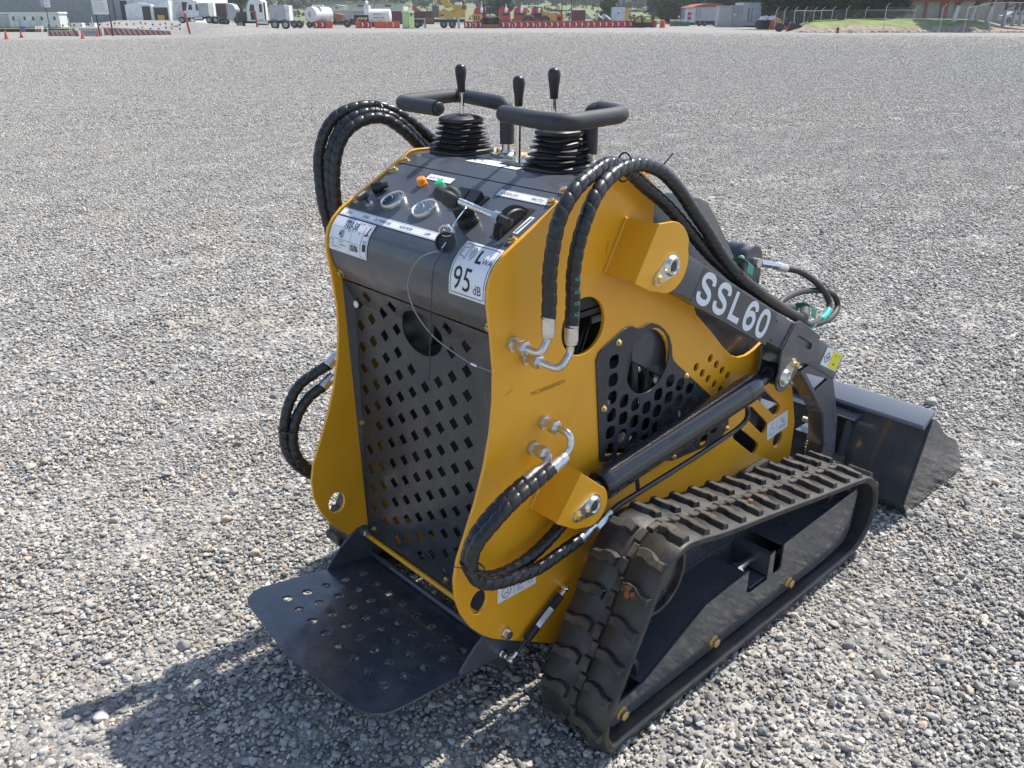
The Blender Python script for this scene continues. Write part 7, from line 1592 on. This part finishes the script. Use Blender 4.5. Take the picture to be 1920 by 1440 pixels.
# stone building
F = 150; zb = .6; q = Fr(1750, F, zb); t = bt('stone_hall', 'long pale stone hall with dark red brick piers and red eave behind the bank', 'building', 1750, F, None, 0, zb)
mst = mat('coursed_stone', (.40, .37, .32), .9); br = N(mst, 'ShaderNodeTexBrick'); br.inputs['Scale'].default_value = 1.6; br.inputs['Color1'].default_value = (.46, .43, .37, 1); br.inputs['Color2'].default_value = (.34, .31, .27, 1); br.inputs['Mortar'].default_value = (.22, .2, .18, 1); br.inputs['Mortar Size'].default_value = .03
mpn = N(mst, 'ShaderNodeMapping'); mpn.inputs['Rotation'].default_value = (math.radians(90), 0, 0); L(mst, N(mst, 'ShaderNodeTexCoord').outputs['Object'], mpn.inputs[0]); L(mst, mpn.outputs[0], br.inputs['Vector']); L(mst, br.outputs[0], mst.node_tree.nodes['Principled BSDF'].inputs['Base Color'])
bx(t, 'wall', q.X(1598), q.X(2050), 0, 9, -.6, q.Z(3), mst); bx(t, 'eave', q.X(1590), q.X(2060), -.6, 9.6, q.Z(3), q.Z(1), 'b_brick'); pr(t, 'roof', [(q.X(1588), q.Z(1)), (q.X(2062), q.Z(1)), (q.X(2050), q.Z(-14)), (q.X(1600), q.Z(-14))], -.8, 9.8, 'b_brick')
for a, b in ((1728, 1733), (1757, 1771), (1784, 1788)): bx(t, 'brick_pier', q.X(a), q.X(b), -.25, .0, -.6, q.Z(3), 'b_brick')
for px in (1678, 1692, 1706):
    bm = bmesh.new(); pp = [(q.X(px - 3), q.Z(28)), (q.X(px + 3), q.Z(28)), (q.X(px + 3), q.Z(12)), (q.X(px), q.Z(8)), (q.X(px - 3), q.Z(12))]; prism(bm, pp, -.12, .02, 0, 1); o = obj('window', bm, 'b_brick', t)
    pr(o, 'pane', [(q.X(px - 1.6), q.Z(27)), (q.X(px + 1.6), q.Z(27)), (q.X(px + 1.6), q.Z(13)), (q.X(px), q.Z(10.5)), (q.X(px - 1.6), q.Z(13))], -.16, -.125, 'b_glass')
F = 120; zb = .75; t = bt('small_noticeboard', 'small pale sign on the lawn under the dark trees', 'sign', 1611, F, None, 0, zb); bx(t, 'panel', -.45, .45, 0, .05, .7, 1.3, 'b_white'); bx(t, 'leg', -.4, -.34, 0, .05, 0, .7, 'b_pole'); bx(t, 'leg', .34, .4, 0, .05, 0, .7, 'b_pole')
F = 165; t = bt('parked_car', 'pale grey car far behind the whitewashed trunks at the right edge', 'car', 1906, 135, None, 0, .45)
pr(t, 'car_body', [(-2.1, .3), (2.1, .3), (2.1, .8), (1.3, .92), (.7, 1.4), (-.8, 1.42), (-1.5, .95), (-2.1, .85)], 0, 1.7, 'b_steel'); pr(t, 'side_window', [(-1.2, .95), (1.0, .93), (.6, 1.32), (-.75, 1.33)], -.03, .01, 'b_glass'); wheels(t, (-1.3, 1.3), .32, -.02, .22)
for i, (px, F, lean, w_, lab) in enumerate(((1470, 125, 0, 0, 'dark tree above the left end of the wire fence'), (1520, 130, .05, 0, 'dark tree over the black implement'), (1575, 122, 0, 0, 'broad dark tree casting shade on the lawn behind the hydrant'), (1600, 116, .28, 0, 'leaning dark tree right of the broad dark one'), (1672, 124, -.22, 0, 'leaning tree in front of the arched brick windows'),
    (1785, 108, .16, 1, 'forked tree with whitewashed base at the bank edge'), (1816, 112, .20, 1, 'whitewashed tree leaning right, between forked and slender ones'), (1828, 116, -.05, 1, 'slender whitewashed tree behind the corner fence post'), (1848, 114, .12, 1, 'whitewashed tree immediately right of the corner fence post'), (1880, 118, 0, 1, 'thin whitewashed trunk, left of the last pair at right edge'), (1897, 120, .05, 1, 'thin whitewashed trunk, first of the last pair'), (1911, 122, -.03, 1, 'thin whitewashed trunk nearest the right edge of the picture'))):
    tree(px, F, .78 if px < 1860 else .35, 8.5 if not w_ else 8.0, 4.6 if not w_ else 3.4, .34 if not w_ else .20, lab, MD, 22, 300 if not w_ else 150, .34, bool(w_), lean, low=.16 if not w_ else .42)
for i, (px, F, lab) in enumerate(((1462, 152, 'low dark tree filling the gap right of the white box unit'), (1500, 156, 'low dark tree behind the wire fence above the black implement'), (1548, 160, 'low dark tree behind the fence, left of the hydrant'), (1640, 146, 'low dark tree beside the left corner of the stone hall'))):
    tree(px, F, .3, 6.0, 4.2, .3, lab, MD, 22, 300, .36, low=.06)
# far woodland on the hill (uncountable)
bm = bmesh.new(); r5 = random.Random(17); vb = []; cs = []; rs2 = []; cn = []
for k in range(4200):
    u = r5.random(); F = 430 + 1500 * u ** 1.6; px = r5.uniform(-300, 2250)
    if F < 540 and r5.random() < .6: continue
    a = math.atan((px - 960) / 1748); z_ = fz(F, a); s_ = r5.uniform(2.2, 4.2) * (1 if F < 900 else 1.7); p = CAM + HEAD * F + RIGHT * (F * math.tan(a)); cs.append((p.x, p.y, z_ + s_ * .7)); rs2.append(s_); cn.append(34)
o = obj('distant_woodland', leafmesh(cs, rs2, cn, 1.25), MW); o['kind'] = 'stuff'; o['label'] = 'hazy blue-green woodland covering the far hill'; o['category'] = 'woodland'
# scattered scrub on the field edge
cs = []; rs2 = []; cn = []
for k in range(260):
    F = r5.uniform(205, 460); px = r5.uniform(360, 1330); a = math.atan((px - 960) / 1748); p = CAM + HEAD * F + RIGHT * (F * math.tan(a)); s_ = r5.uniform(.5, 1.3); cs.append((p.x, p.y, fz(F, a) + s_ * .4)); rs2.append(s_); cn.append(40)
o = obj('field_scrub', leafmesh(cs, rs2, cn, .3), MW); o['kind'] = 'stuff'; o['label'] = 'low green scrub scattered over the field'; o['category'] = 'scrub'
# haze
bm = bmesh.new(); c0 = CAM + HEAD * 1100; box(bm, (-1000, -1700, -8), (1000, 1700, 110)); 
mh = bpy.data.materials.new('haze'); mh.use_nodes = True; mh.node_tree.nodes.clear(); ou = N(mh, 'ShaderNodeOutputMaterial'); pv = N(mh, 'ShaderNodeVolumePrincipled'); pv.inputs['Color'].default_value = (.88, .90, .92, 1); pv.inputs['Density'].default_value = .00038; L(mh, pv.outputs[0], ou.inputs['Volume'])
HZ = obj('haze', bm, mh); HZ.rotation_euler = (0, 0, YAW); HZ['kind'] = 'stuff'; HZ['label'] = 'pale haze over the far yard and hills'; HZ['category'] = 'haze'
HZ.scale = (1.9, 1.45, 1); HZ.location = (CAM + HEAD * 2250).xy.to_3d() + Vector((0, 0, 0))
